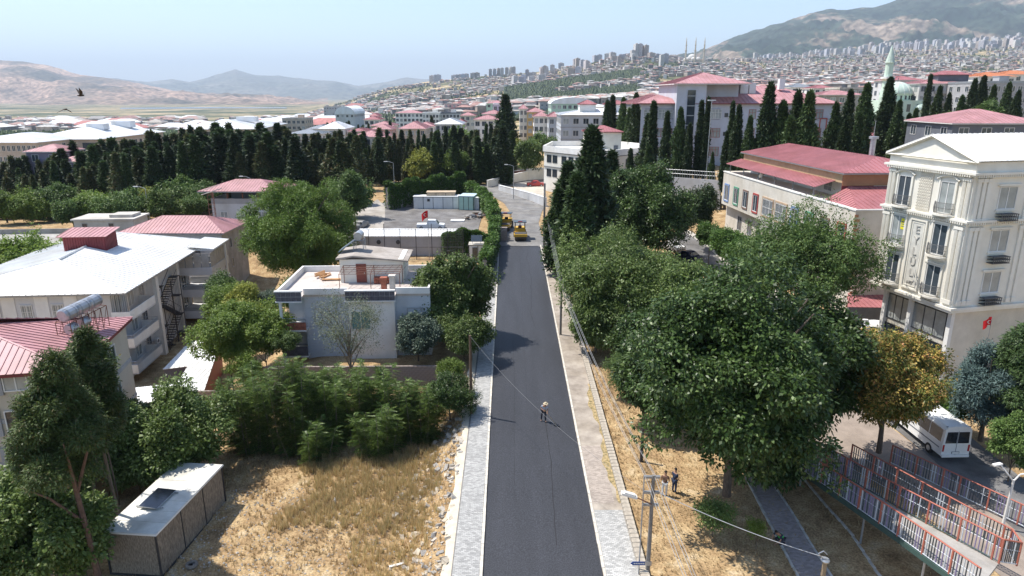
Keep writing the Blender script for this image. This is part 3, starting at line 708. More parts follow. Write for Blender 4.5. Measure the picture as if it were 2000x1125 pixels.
# red hut on the roof
b = MB(); b.box(8.3, 12.0, h + 1.5, 12.9, 14.9, h + 3.6); hut = b.obj('roof_hut', red_dark, t)
for i in range(16): q = MB(); q.box(8.32 + i * .29, 11.955, h + 1.5, 8.32 + i * .29 + .2, 12.0, h + 3.55); q.obj('cladding_panel', red_dark, hut)
for i in range(9): q = MB(); q.box(12.9, 12.05 + i * .32, h + 1.6, 12.945, 12.05 + i * .32 + .22, h + 3.55); q.obj('cladding_panel', red_dark, hut)
roof_face(hut, [(7.8, 11.6, h + 3.55), (13.3, 11.6, h + 3.55), (13.3, 15.3, h + 4.0), (7.8, 15.3, h + 4.0)], red_faded, .5, True)
# front facade: white pilaster bands, barred windows
for x0 in (1.2, 4.4, 7.6, 10.8, 13.6): q = MB(); q.box(x0, .62, 0, x0 + 1.3, .7, h - .2); q.obj('wall_band', white, t)
for u in (3.6, 6.8, 9.9, 12.9): 
    for zz in (h - 1.9, h - 4.8): window(t, (W, D), 'f', u, zz, 1.0, 1.35, 'mb', white, glass_l, y=-.68)
# right facade
xr = W - 1.9
for u, ks in ((7.6, (0, 1, 2, 3)),):
    for k in ks: window(t, (xr, D), 'r', u, h - 1.75 - k * 2.9, 1.0, 1.4, 'm', grey_r, glass)
for k in range(4):
    z = h - 2.95 - k * 2.9
    if k < 3:
        o = balcony(t, xr, .4, W - .1, 6.6, z, .85, white, grey_w, None if k == 0 else galv)
        for u in (2.0, 4.9): window(t, (xr, D), 'r', u, z + 1.35, 1.3, 2.1, 'm', white, glass_l)
        if k == 0:
            w_ = MB()
            for i in range(26): w_.box(W - .2, .5 + i * .24, z + .86, W - .17, .5 + i * .24 + .05, z + 2.6)
            for i in range(10): w_.box(xr + .1 + i * .19, .42, z + .86, xr + .1 + i * .19 + .04, .45, z + 2.6)
            w_.obj('balcony_grille', galv, t)
    ac_unit(t, (xr + .35, 8.6, z + .6), R(90)) if k in (2, 3) else None
# far wing balconies that jut out
for k in range(4):
    z = h - 2.95 - k * 2.9
    o = balcony(t, W - 3.4, 19.0, W + 2.0, D - .2, z, .85, grey_w, grey_w, galv if k > 0 else None)
    for u in (20.6, 23.2): window(t, (W - 3.4, D), 'r', u, z + 1.25, 1.4, 2.1, 'm', white, glass_d)
    if k == 0:
        w_ = MB()
        for i in range(8): w_.box(W + 1.9, 19.1 + i * .8, z + .85, W + 1.94, 19.1 + i * .8 + .72, z + 2.7)
        for i in range(5): w_.box(W - 3.2 + i * 1.0, 19.04, z + .85, W - 3.2 + i * 1.0 + .9, 19.08, z + 2.7)
        w_.obj('balcony_curtain', M('beige balcony curtain', (.42, .38, .33), .9), t)
q = MB(); q.box(xr, 8.9, 0, xr + 1.1, 9.6, h - .2); q.box(xr - 1.4, 16.6, 0, xr + .5, 17.2, h - .2); q.box(W + 1.95, D - 1.4, 0, W + 2.15, D - 1.1, h - .2); q.obj('pillar', white, t)
window(t, (xr, D), 'r', 17.7, h - 1.7, 1.0, 1.4, 'm', white, glass, y=.1)
window(t, (xr, D), 'r', 17.7, h - 4.6, 1.0, 1.4, 'm', white, glass_d, y=.1)
# steel fire escape in the recess
fe = MB(); X0, X1, Y0, Y1 = xr - .9, xr + 1.0, 10.4, 15.8
for x in (X0, X1):
    for y in (Y0, (Y0 + Y1) / 2, Y1): fe.tube((x, y, 0), (x, y, h - 2.2), .06, n=4)
for k in range(4):
    z = .2 + k * 2.4; s = k % 2; ya, yb = (Y0 + .6, Y1 - .6) if s else (Y1 - .6, Y0 + .6)
    fe.box(X0, Y0 - .1, z + 2.3, X1, Y0 + .8, z + 2.36); fe.box(X0, Y1 - .8, z + 2.3, X1, Y1 + .1, z + 2.36)
    for i in range(12): fe.cbox((X1 - .5, ya + (yb - ya) * (i + .5) / 12, z + 2.4 * (i + .5) / 12), (.9, .3, .04))
    for dz in (0, .9): fe.tube((X1, ya, z + dz), (X1, yb, z + 2.4 + dz), .03, n=4); fe.tube((X1 - .95, ya, z + dz), (X1 - .95, yb, z + 2.4 + dz), .03, n=4)
    for i in range(14): y = Y0 + (Y1 - Y0) * i / 13; fe.tube((X1, y, z), (X1, y, z + 2.3), .015, n=3, cap=False)
fe.obj('fire_escape', dark_metal, t)
# lean-to roofs below it
def shed(name, label, P4, z, mat, wallmat=None, rise=.3, w=.5, hgt=2.3, cat='shed'):
    P4 = [Vector(p) for p in P4]; o = P4[0].copy(); t = thing(name, label, cat, (o.x, o.y, z - hgt)); q = [(p.x - o.x, p.y - o.y, hgt + (rise if i > 1 else 0)) for i, p in enumerate(P4)]
    roof_face(t, q, mat, w, True); 
    if wallmat:
        b = MB(); c = [sum(v[0] for v in q) / 4, sum(v[1] for v in q) / 4]; b.prism([(v[0] * .96 + c[0] * .04, v[1] * .96 + c[1] * .04) for v in q], -.6, hgt - .03); b.obj('wall', wallmat, t)
    return t
shed('lean_to_roof', 'long white corrugated lean-to roof beside the garden wall, red side panel at its near end', [PZ(330, 775, -.4), PZ(395, 775, -.4), PZ(432, 672, -.4), PZ(398, 672, -.4)], -.4, white_metal, red_dark)
shed('lean_to_roof', 'grey white canopy roof tucked against the white apartment wall below its balconies', [PZ(318, 722, -.9), PZ(376, 715, -.9), PZ(408, 670, -.9), PZ(372, 672, -.9)], -.9, white_metal, dgrey)
shed('lean_to_roof', 'low grey white canopy behind the fig thicket, nearest of the canopy roofs', [PZ(262, 792, -1.2), PZ(350, 775, -1.2), PZ(345, 755, -1.2), PZ(262, 765, -1.2)], -1.2, white_metal, dgrey)
# --- pink roofed block, left edge ------------------------------------------------------
z0 = -1.2; A = (-46.5, 38.6, z0); B = PZ(148, 723, 9.7); C = PZ(256, 622.6, 9.7)
A, rz, Ld = frame(B, C, 19, z0); Ld += .3
t = thing('apartment_building', 'beige apartment block with pink ribbed roof and grey window surrounds at the left edge', 'building', A, rz); W, D, h = 19, Ld, 9.7 - z0
b = MB(); b.box(.4, .5, 0, W - .5, D - .2, h - .1); b.obj('wall', M('beige render', (.50, .45, .37), .9, .05, 1, stain=.12), t)
b = MB(); b.box(.36, .46, h - 3.4, W - .46, D - .16, h - 3.1); b.box(.36, .46, h - 6.3, W - .46, D - .16, h - 6.05); b.obj('string_course', grey_r, t)
b = MB(); b.box(0, 0, h - .2, W, D, h - .02); rf = b.obj('roof', red_dark, t)
ap1 = (W / 2 - 4, D / 2, h + 2.0); ap2 = (W / 2 + 2.2, D / 2 - 1.2, h + 2.0)
c = [(0, 0, h), (W, 0, h), (W, D, h), (0, D, h)]; c1 = (W * .5, 0, h)
n_ = [(W - 6.6, 1.9, h + .75), (W - .4, 4.6, h + .05)]
roof_face(rf, [c[0], c[1], ap2, ap1], red_faded, .42, True); roof_face(rf, [c[1], c[2], ap2], red_faded, .42, True)
roof_face(rf, [c[2], c[3], ap1, ap2], red_faded, .42, True); roof_face(rf, [c[3], c[0], ap1], red_faded, .42, True)
b = MB()
for p, q in ((c[0], ap1), (c[1], ap2), (c[2], ap2), (c[3], ap1), (ap1, ap2)): b.tube(p, q, .09, n=5)
b.obj('ridge_cap', red_faded, rf)
ptB = (B.x, B.y)
for py, hh in ((747, 1.35), (828, 1.3), (905, 1.3)):
    for px in (33, -70) if py != 905 else (46, -60):
        u, z = fuz(A, ptB, px, py); z -= z0
        window(t, (W, D), 'f', u, z, 1.9 if py == 747 else 1.5, hh, 'm', white, glass_l if py != 828 else glass_d, y=-.48)
        q = MB(); q.box(u - 1.35, .38, z - .95, u - 1.05, .495, z + .95); q.obj('window_surround', grey_r, t)
for k in range(3):
    for u in (3.5, 7): window(t, (W, D), 'r', u, h - 1.7 - k * 2.9, 1.1, 1.3, 'm', white, glass, y=-.5)
# tanks on a steel frame on that roof
sh = thing('solar_water_heater', 'row of dented silver hot water tanks on a steel frame over the pink roof', 'water heater', (0, 0, 0))
Pa, Pb = X(120, 618, 43.2), X(192, 584, 46.6); dv = (Pb - Pa)
for k in range(3):
    p = Pa + dv * (k / 3 + .03); q = Pa + dv * ((k + 1) / 3 - .03); rr = .46
    b = MB(); u = (q - p).normalized(); b.tube(p, q, rr, n=14); b.tube(p - u * .08, p, rr * .8, rr, n=14); b.tube(q, q + u * .08, rr, rr * .8, n=14); b.obj('tank', galv, sh)
    b = MB(); b.tube(p + u * .1, p + u * .16, rr + .02, n=14); b.tube(q - u * .2, q - u * .14, rr + .02, n=14); b.obj('tank_strap', grey_metal, sh)
    if k < 2: b = MB(); dn = Vector((.25, -.1, -.95)); b.tube(p + dn, q.lerp(p, .3) + dn, .33, n=12); b.obj('tank', galv, sh)
fr_ = MB(); s = Vector((.45, -.42, 0)).normalized() * .5; s = Vector((-dv.y, dv.x, 0)).normalized() * .55
zr = 9.8
for k in range(7):
    p = Pa + dv * (k / 6)
    for sg in (-1, 1):
        a = p + s * sg; a.z -= .45; bt = Vector((a.x, a.y, zr + .2)); fr_.tube(a, bt, .03, n=4)
        if k < 6: c2 = Pa + dv * ((k + 1) / 6) + s * sg; c2.z -= .45; fr_.tube(a, c2, .028, n=4); fr_.tube(bt, c2, .02, n=4); fr_.tube(a - Vector((0, 0, .9)), c2 - Vector((0, 0, .9)), .02, n=4)
    fr_.tube(p + s + Vector((0, 0, -.45)), p - s + Vector((0, 0, -.45)), .025, n=4)
fr_.obj('support_frame', rust, sh)
# --- blue-grey house with terrace -------------------------------------------------------
z0 = .2; A = PZ(537, 569, 8.5); B = PZ(817, 566, 8.5); A, rz, W = ab((A.x, 60.75, z0), (-7.4, 61.3, z0)); W = 14.2; D = 9.9; h = 8.5 - z0
t = thing('terrace_house', 'two storey blue grey house with flat roof terrace and dark stone parapet bays', 'house', A, rz)
b = MB(); b.box(2.3, 1.0, 0, W, D, h - .7); b.box(0.2, 3.2, 0, 2.3, D, h - .7); b.obj('wall', blue_grey, t)
sl = M('terrace screed', (.52, .46, .42), .9, .1, 1.2, stain=.15, bump=.2)
b = MB(); b.box(0, 0, h - .95, W, D, h - .75) if False else b.prism([(0, 0), (2.35, 0), (2.35, .95), (6.4, .95), (6.4, 0), (11.0, 0), (11.0, .95), (W, .95), (W, D), (0, D)], h - .85, h - .62); b.obj('roof_slab', sl, t)
# parapets
pw = MB(); prof = [(0, 0, 2.35, .18), (2.35, .85, 6.4, 1.03), (6.4, 0, 11.0, .18), (11.0, .85, W, 1.03)]
for x0, y0, x1, y1 in prof: pw.box(x0, y0, h - .62, x1, y1, h - .02)
pw.box(0, .18, h - .62, .2, D, h - .02); pw.box(.2, D - .2, h - .62, W, D, h - .02); pw.box(W - .2, 1.03, h - .62, W, D - .2, h - .02); pw.obj('parapet', white, t)
st_ = M('dark slate cladding', (.10, .095, .11), .8, .3, 3)
for x0, x1 in ((0, 2.35), (6.4, 11.0)):
    n = int((x1 - x0) / .42)
    for i in range(n):
        for j in range(2): q = MB(); xa = x0 + (x1 - x0) * i / n; q.box(xa + .01, -.03, h - 1.0 + j * .45, xa + (x1 - x0) / n - .01, 0, h - .58 + j * .45); q.obj('stone_slab', st_, t)
q = MB(); q.box(-.06, -.08, h - 1.1, 2.4, .02, h - 1.0); q.box(-.1, -.1, h - .1, 2.45, .2, h + .02); q.box(6.35, -.08, h - 1.1, 11.05, .02, h - 1.0); q.box(6.35, -.1, h - .1, 11.05, .2, h + .02); q.obj('coping', white, t)
# bay under the second parapet
q = MB(); q.box(6.6, .25, 0, 10.9, 1.0, h - 1.1); q.obj('bay', white, t)
window(t, (W, D), 'f', 7.7, h - 3.0, 1.7, 1.7, 'm', white, M('teal glass', (.10, .22, .24), .15), y=-.25)
window(t, (W, D), 'f', 12.7, h - 2.9, 1.3, 1.55, 'm', grey_r, M('teal glass', (.10, .22, .24), .15), y=-1.0)
window(t, (W, D), 'f', 3.9, h - 2.8, 1.3, 1.5, 'm', grey_r, glass, y=-1.0)
window(t, (W, D), 'f', 12.7, h - 6.0, 1.3, 1.3, 'm', grey_r, glass_d, y=-1.0)
for i in range(6): q = MB(); q.box(11.0 + .02, .97, h - 2.0 - i * .9, W + .02, 1.0, h - 1.15 - i * .9 + .02); q.obj('cladding_board', blue_grey, t)
for i in range(6): q = MB(); q.box(2.36, .97, h - 2.0 - i * .9, 6.4, 1.0, h - 1.15 - i * .9 + .02); q.obj('cladding_board', blue_grey, t)
o = balcony(t, .1, .2, 2.5, 3.2, h - 3.9, .75, brick_m, white, None, 'fl'); railing(o, (.1, .25, h - 3.2), (2.5, .25, h - 3.2), .45, galv); railing(o, (.15, .25, h - 3.2), (.15, 3.1, h - 3.2), .45, galv)
o = balcony(t, .1, .2, 2.5, 3.2, h - 6.5, .9, st_, white, None, 'fl')
q = MB(); q.box(.15, .25, 0, .4, .5, h - 1.0); q.obj('pillar', white, t)
# penthouse stair head
q = MB(); q.box(5.0, 5.1, h - .62, 11.3, D - .4, h + 1.75); ph = q.obj('stair_head', cream_w, t)
q = MB(); q.add([(4.7, 4.8, h + 1.75), (6.4, 4.8, h + 2.05), (11.8, 4.8, h + 1.5), (11.8, D, h + 1.5), (6.4, D, h + 2.05), (4.7, D, h + 1.75), (4.7, 4.8, h + 1.95), (6.4, 4.8, h + 2.2), (11.8, 4.8, h + 1.65), (11.8, D, h + 1.65), (6.4, D, h + 2.2), (4.7, D, h + 1.95)],
      [(0, 1, 7, 6), (1, 2, 8, 7), (2, 3, 9, 8), (3, 4, 10, 9), (4, 5, 11, 10), (5, 0, 6, 11), (6, 7, 10, 11), (7, 8, 9, 10), (0, 5, 4, 1), (1, 4, 3, 2)]); q.obj('roof', M('brown grey roof felt', (.36, .32, .28), .9, .15, 1.5, stain=.25), ph)
q = MB(); q.box(6.6, 5.03, h - .6, 7.6, 5.1, h + 1.3); dr = q.obj('door', M('red brown door', (.22, .06, .04), .6), ph); q = MB(); q.box(7.4, 4.98, h + .3, 7.45, 5.03, h + .45); q.obj('handle', galv, dr)
for i in range(2):
    for j in range(8): q = MB(); q.box(8.4 + j * .24, 4.45, h - .6 + i * .33, 8.4 + j * .24 + .21, 5.05, h - .3 + i * .33); q.obj('brick', brick_m, t)
# pergola frame, chimneys
pg = MB()
for x in (5.4, 8.4, 11.2):
    for y in (2.6, 4.9): pg.tube((x, y, h - .6), (x, y, h + 1.2 - (0 if y > 3 else .3)), .035, n=4)
    pg.tube((x, 2.6, h + .9), (x, 4.9, h + 1.2), .03, n=4)
for k in range(5): y = 2.6 + k * .57; z = h + .9 + k * .075; pg.tube((5.4, y, z), (11.2, y, z), .028, n=4)
for k in range(9): x = 5.6 + k * .7; pg.tube((x, 2.6, h + .92), (x + .5, 4.9, h + 1.2), .02, n=4)
pg.obj('pergola_frame', rust, t)
for x, m_, hh in ((9.5, brick_m, 1.2), (10.3, conc_l, 1.4)): q = MB(); q.box(x, 1.8, h - .6, x + .5, 2.3, h + hh - .6); q.box(x - .08, 1.72, h + hh - .6, x + .58, 2.38, h + hh - .48); q.obj('chimney', m_, t)
def wl(A, rz, x, y, z): m = Matrix.Rotation(rz, 4, 'Z') @ Vector((x, y, z)); return Vector((A[0] + m.x, A[1] + m.y, A[2] + m.z))
hx = thing('solar_water_heater', 'silver hot water tank with tilted collector on the stair head of the terrace house', 'water heater', wl(A, rz, 6.6, 7.6, h + 2.1), rz)
q = MB(); q.tube((0, -.7, 1.6), (0, .7, 1.6), .42, n=16); q.obj('tank', galv, hx)
q = MB(); q.add([(-2.0, -.9, .0), (-2.0, .9, .0), (-.3, .9, 1.2), (-.3, -.9, 1.2), (-2.0, -.9, .1), (-2.0, .9, .1), (-.3, .9, 1.3), (-.3, -.9, 1.3)], [(0, 1, 2, 3), (7, 6, 5, 4), (0, 4, 5, 1), (1, 5, 6, 2), (2, 6, 7, 3), (3, 7, 4, 0)]); q.obj('collector', M('dark collector', (.20, .24, .28), .2), hx)
q = MB()
for x in (-.5, .5):
    for y in (-.7, .7): q.tube((x, y, -.4), (x, y, 1.3), .03, n=4)
    q.tube((x, -.7, 1.2), (x, .7, 1.2), .03, n=4); q.tube((x, -.7, 0), (x, .7, 1.2), .02, n=4)
q.tube((-.5, -.7, 1.2), (.5, -.7, 1.2), .03, n=4); q.tube((-.5, .7, 1.2), (.5, .7, 1.2), .03, n=4); q.obj('support_frame', grey_metal, hx)
# timber and rubbish on the terrace
for k, (x, y, L2, rr, lab) in enumerate(((4.0, 6.0, 2.2, .1, 'short brown timber lying on the terrace roof of the blue grey house'), (2.9, 7.3, 1.6, 1.2, 'bundle of orange planks in the back corner of the terrace roof'))):
    q = MB()
    for j in range(3 + 4 * k): q.cbox((random.Random(j).uniform(-.3, .3) * k, j * .14 - .1, .1 + .05 * j * k), (L2, .13, .09), random.Random(j + 5).uniform(-.3, .3) * k)
    o = q.obj('timber_stack', M('orange timber', (.40, .22, .10), .9, .2, 4)); o.location = wl(A, rz, x, y, h - .6); o.rotation_euler[2] = rr; tag(o, lab, 'timber')
# garden wall of blocks
def block_wall(name, label, P, hgt, mat, bl=.42, bh=.21, th=.2):
    """a wall along world points P=[(x,y)], each block its own piece; past 300 of them the rest is one part"""
    t = thing(name, label, 'wall', (0, 0, 0)); r = random.Random(2); rest = MB(); n = 0; core = MB()
    ms = []
    for k in range(4): m = MB(); m.box(-bl / 2 + .012, -th / 2, -bh / 2 + .012, bl / 2 - .012, th / 2, bh / 2 - .006); ms.append(m.mesh('block', mat))
    for a, c in zip(P, P[1:]):
        a = Vector((*a, 0)); c = Vector((*c, 0)); L_ = (c - a).length; u = (c - a) / L_; an = math.atan2(u.y, u.x)
        base = min(H(a.x, a.y), H(c.x, c.y), H(a.x, a.y - .8), H(c.x, c.y - .8)) - .2; top = max(H(a.x, a.y + .8), H(c.x, c.y + .8)) + hgt
        mid = (a + c) / 2; m = Matrix.Translation(Vector((mid.x, mid.y, (base + top) / 2 - .02))) @ Matrix.Rotation(an, 4, 'Z'); core.cbox(None, (L_, th - .05, top - base - .05), mat=m)
        rows = int((top - base) / bh)
        for j in range(rows):
            x = bl / 2 - (bl / 2 if j % 2 else 0)
            while x < L_ + .05:
                p = a + u * x; z = top - (j + .5) * bh
                if j < 7 and n < 300: o = ob('block', r.choice(ms), t, (p.x, p.y, z), an + r.uniform(-.01, .01)); n += 1
                else: rest.cbox((p.x, p.y, z), (bl - .02, th, bh - .02), an)
                x += bl
    core.obj('wall_core', conc, t)
    if rest.v: tag(rest.obj('lower_blocks', mat, t), kind='stuff')
    return t
gb = M('rough grey block', (.30, .25, .22), .95, .2, 3, bump=.4)
block_wall('garden_wall', 'rough brown block wall between the dry lot and the garden of the blue grey house', [(PZ(521, 694, 2.2).x, 57.6), (-6.2, 57.9)], .75, gb)
block_wall('garden_wall', 'short lower block wall running left from the long garden wall to the lean-to roof', [(PZ(412, 708, 1.0).x - .3, 57.2), (PZ(521, 694, 2.2).x - .15, 57.5)], .35, gb)
# --- container hut on the lot -------------------------------------------------------------
B = PZ(303, 1042, 2.3); C = PZ(432, 908, 2.3); zb = H(-21, 36) - .05; A, rz, D = frame(B, C, 3.1, zb); W = 3.1; h = 2.3 - zb
t = thing('container_hut', 'long brown panelled portable cabin with white flat roof standing on the dry lot', 'cabin', A, rz)
pm = M('mottled brown panel', (.17, .14, .11), .8, .3, 5, c2=(.30, .25, .19), stretch=(3, 3, .8), bump=.3)
b = MB(); b.box(.06, .06, 0, W - .06, D - .06, h - .12); b.obj('core', pm, t)
def panels(side, n):
    for i in range(n):
        L_ = (W if side in 'fb' else D) - .16; a = .08 + L_ * i / n + .015; c = .08 + L_ * (i + 1) / n - .015; q = MB()
        if side == 'f': q.box(a, .0, .12, c, .06, h - .14)
        if side == 'r': q.box(W - .06, a, .12, W, c, h - .14)
        if side == 'l': q.box(0, a, .12, .06, c, h - .14)
        q.obj('wall_panel', pm, t)
panels('f', 1); panels('r', 3); panels('l', 3)
q = MB()
for x, y in ((0, 0), (W, 0), (0, D), (W, D)): q.box(x - .04, y - .04, 0, x + .04, y + .04, h - .1)
q.box(-.04, -.05, 0, W + .04, -.0, .12); q.box(W - .0, .04, 0, W + .05, D, .12)
for f_ in (.335, .665): q.box(W - .01, D * f_ - .03, .1, W + .035, D * f_ + .03, h - .1)
q.obj('frame', dark_metal, t)
q = MB(); q.box(-.1, -.1, h - .12, W + .1, D + .1, h - .04); rr_ = q.obj('roof', white_metal, t)
rm = M('stained roof sheet', (.66, .64, .57), .7, .1, 1.5, stain=.3)
for i in range(7): q = MB(); q.box(-.08, -.08 + i * (D + .16) / 7 + .012, h - .04, W + .08, -.08 + (i + 1) * (D + .16) / 7 - .012, h); q.obj('roof_panel', rm, rr_)
sp_ = thing('solar_collector', 'dark solar panel tilted on the white roof of the brown cabin', 'solar panel', wl(A, rz, 1.35, 3.1, zb * 0 + h + .05), rz)
q = MB(); q.box(-.6, -1.0, .10, .6, 1.0, .14); o = q.obj('panel_frame', galv, sp_); o.rotation_euler[1] = R(4)
for i in range(2): q = MB(); q.box(-.57, -.97 + i * .98, .142, .57, -.97 + i * .98 + .96, .15); c_ = q.obj('cell_panel', M('solar cells', (.025, .028, .04), .15, .1, 3, spec=.8), sp_); c_.rotation_euler[1] = R(4)
for y in (-.8, .8): q = MB(); q.box(-.85, y - .03, .0, .85, y + .03, .08); q.obj('mounting_rail', galv, sp_)
# --- gray house with overhanging roof and the pink roofed house behind ----------------------
def eave_bld(name, label, A, B, D, z0, ze, wall, rmat, rise, ov=.6, near=True, open_top=0, cat='house', hip=1.0, w=.5, ridge=None):
    A_, rz, W = ab((A[0], A[1], z0), (B[0], B[1], z0)); h = ze - z0
    t = thing(name, label, cat, A_, rz); b = MB(); b.box(ov, ov, 0, W - ov, D - ov, h - .1 - open_top); b.obj('wall', wall, t)
    hip_roof(t, ov, ov, W - ov, D - ov, h, rise, rmat, ov=ov, w=w, near=near, hip=hip, soffit=grey_metal, ridge=ridge)
    return t, A_, rz, W, h
t, A, rz, W, h = eave_bld('pink_roof_house', 'pale house with pink ribbed hip roof, left of the massive stone pine', PZ(225, 456, 7), PZ(437, 456, 7), 10, -3, 7, grey_w, red_faded, 1.7, hip=.9)
b = MB(); b.box(W - .6, .59, 0, W - .58, 9.4, h - .3); b.obj('plain_wall_face', conc, t)
for u in (3.0, 6.5, 13.2, 13.8): window(t, (W, 10), 'f', u, h - 1.0, .55, .6, 'm', white, glass, y=-.6)
for k in range(2): window(t, (W, 10), 'r', 3.4, h - 2.0 - k * 3, .5, 1.3, '', grey_r, glass_d, y=-.58)
q = MB(); q.box(7, -.2, h - 3.4, 11.5, .6, h - 2.6); q.obj('balcony', dgrey, t)
ms_ = thing('roof_mast', 'thin rusty lattice aerial mast on the pink roofed house left of the stone pine', 'mast', PZ(418, 424, 8.2))
q = MB()
for x, y in ((-.5, -.3), (.5, -.3), (0, .5)): q.tube((x, y, -.4), (x * .9, y * .9, 3.6), .04, n=4)
for k in range(5): z = .4 + k * .75; q.tube((-.5, -.3, z), (.5, -.3, z), .025, n=4); q.tube((.5, -.3, z), (0, .5, z + .3), .025, n=4); q.tube((0, .5, z + .3), (-.5, -.3, z), .025, n=4)
q.obj('lattice', rust, ms_); q = MB(); q.tube((-1.4, -.2, 3.4), (1.6, .2, 4.3), .06, n=5); q.tube((-1.2, -.2, 4.0), (1.4, .3, 4.9), .05, n=5); q.obj('aerial_bar', conc_l, ms_)
t, A, rz, W, h = eave_bld('open_topped_house', 'grey house with open top floor under a wide overhanging pink roof behind the stone pine', PZ(385, 374, 10.4), PZ(545, 374.5, 10.4), 9.5, -2, 10.4, grey_w, red_faded, 1.5, ov=1.5, open_top=2.2)
q = MB()
for i in range(5): q.box(1.6 + i * (W - 3.4) / 4, 1.6, h - 2.3, 1.8 + i * (W - 3.4) / 4, 1.8, h - .1)
for i in range(3): q.box(1.6 + i * (W - 3.4) / 2, 7.7, h - 2.3, 1.8 + i * (W - 3.4) / 2, 7.9, h - .1)
q.obj('post', rust, t); q = MB(); q.box(1.5, 1.45, h - 2.3, W - 1.5, 1.6, h - 1.4); q.box(1.45, 1.6, h - 2.3, 1.6, 8, h - 1.4); q.box(W - 1.6, 1.6, h - 2.3, W - 1.45, 8, h - 1.4); q.obj('parapet', grey_r, t)
q = MB(); q.box(4, 4, h - 2.3, W - 4, 7, h - .2); q.obj('roof_store', dgrey, t)
for u in (3.5, 7, 10): window(t, (W, 9), 'f', u, h - 4.3, 1.1, 1.2, 'm', white, glass_l, y=-1.5)
# concrete house far left
A = PZ(0, 462, 5.0); B = PZ(100, 457, 5.0)
t = thing('concrete_house', 'unfinished low concrete house with flat roof terrace behind the bushes, left edge', 'house', (-88, 98, -4), R(4)); q = MB(); q.box(0, 0, 0, 26, 12, 8.0); q.obj('wall', conc, t)
q = MB(); q.box(-.1, -.1, 8, 26.1, .2, 8.8); q.box(25.9, .2, 8, 26.1, 12.1, 8.8); q.box(-.1, 11.9, 8, 25.8, 12.1, 8.8); q.obj('parapet', conc, t)
q = MB(); q.box(20, 6, 8.0, 29, 11, 11.1); q.box(19.7, 5.7, 11.1, 29.3, 11.3, 11.35); q.box(25, 7, 11.35, 28.5, 10, 11.8); q.obj('stair_head', conc_l, t)
for u in (21.6, 25.6): window(t, (26, 12), 'f', u, 10.3, .7, .6, '', conc, glass_d, y=-6)
# --- walled yard: cabins, fence, containers ---------------------------------------------------
zc = H(-15, 101)
t = thing('yard_cabin', 'long white roofed prefab cabin with grey wall behind the mesh fence of the yard', 'cabin', (-23.4, 100.5, zc - .1)); W, D, h = 16.2, 3.6, 3.0
q = MB(); q.box(0, 0, 0, W, D, h); q.obj('wall', M('grey panel wall', (.42, .41, .42), .8, .06, 1, stain=.12), t)
q = MB(); q.box(-.15, -.15, h, W + .15, D + .15, h + .08); rr_ = q.obj('roof', white_metal, t); roof_face(rr_, [(-.15, -.15, h + .1), (W + .15, -.15, h + .1), (W + .15, D + .15, h + .5), (-.15, D + .15, h + .5)], white_metal, .5, True)
for u in (3.4, 6.3): 
    q = MB(); q.tube((u, -.12, 2.2), (u, 0, 2.2), .33, n=12); q.obj('vent_fan', dark_metal, t)
q = MB(); q.box(0, -.03, 1.35, W, 0, 1.43); q.obj('wall_rail', grey_r, t)
def box_container(name, label, A, rz, W, D, h, wm, rm_, nf, cat='container', rib=False, nr=2):
    t = thing(name, label, cat, A, rz); q = MB(); q.box(.04, .04, 0, W - .04, D - .04, h - .1); q.obj('core', wm, t)
    for i in range(nf): q = MB(); q.box(W * i / nf + .05, 0, .12, W * (i + 1) / nf - .05, .04, h - .14); q.obj('wall_panel', wm, t)
    for i in range(nr): q = MB(); q.box(W - .04, D * i / nr + .05, .12, W, D * (i + 1) / nr - .05, h - .14); q.obj('wall_panel', wm, t)
    q = MB()
    for i in range(nf + 1): q.box(W * i / nf - .04, -.03, 0, W * i / nf + .04, .04, h - .08)
    q.box(-.05, -.04, 0, W + .05, .0, .1); q.box(-.05, -.04, h - .16, W + .05, 0, h - .08); q.obj('frame', grey_metal if rib else dark_metal, t)
    q = MB(); q.box(-.08, -.08, h - .08, W + .08, D + .08, h); q.obj('roof', rm_, t); return t
p = PZ(808, 410, H(-20, 131) + .02); p2 = PZ(905, 408, p.z)
t = box_container('site_container', 'long row of white site containers with dark frames standing in the yard', (p.x, p.y, p.z), 0, p2.x - p.x, 2.6, 2.75, white, white_metal, 5)
window(t, (10, 3), 'f', 3.1, 2.0, .4, .4, '', dark_metal, glass_d)
p = PZ(906, 411, H(-9, 131)); box_container('shipping_container', 'short white ribbed shipping container at the right end of the container row', (p.x, p.y, p.z), R(-14), 3.2, 5, 2.7, white, white_metal, 8, rib=True, nr=6)
p = X(834, 402, 139); box_container('shipping_container', 'tan tarpaulin roofed container behind the long white container row', (p.x, p.y, H(p.x, p.y)), R(2), 5.8, 2.5, 3.3, M('tan tarp', (.45, .35, .24), .9, .15, 2), M('tan tarp', (.45, .35, .24)), 3)
p = X(896, 398, 137); box_container('shipping_container', 'pale blue roofed container half hidden behind the ribbed white one', (p.x, p.y, H(p.x, p.y)), R(-10), 3.0, 4.2, 2.9, greenw, M('pale blue sheet', (.42, .52, .58), .6), 3)
p = G(927, 512); t = box_container('guard_booth', 'small white booth with open side beside the ivy wall of the yard', (p.x - .8, p.y, p.z), 0, 2.6, 2.0, 2.6, white, conc_l, 2)
q = MB(); q.box(.5, -.1, .2, 1.2, -.02, 2.2); q.obj('door_opening', glass_d, t)
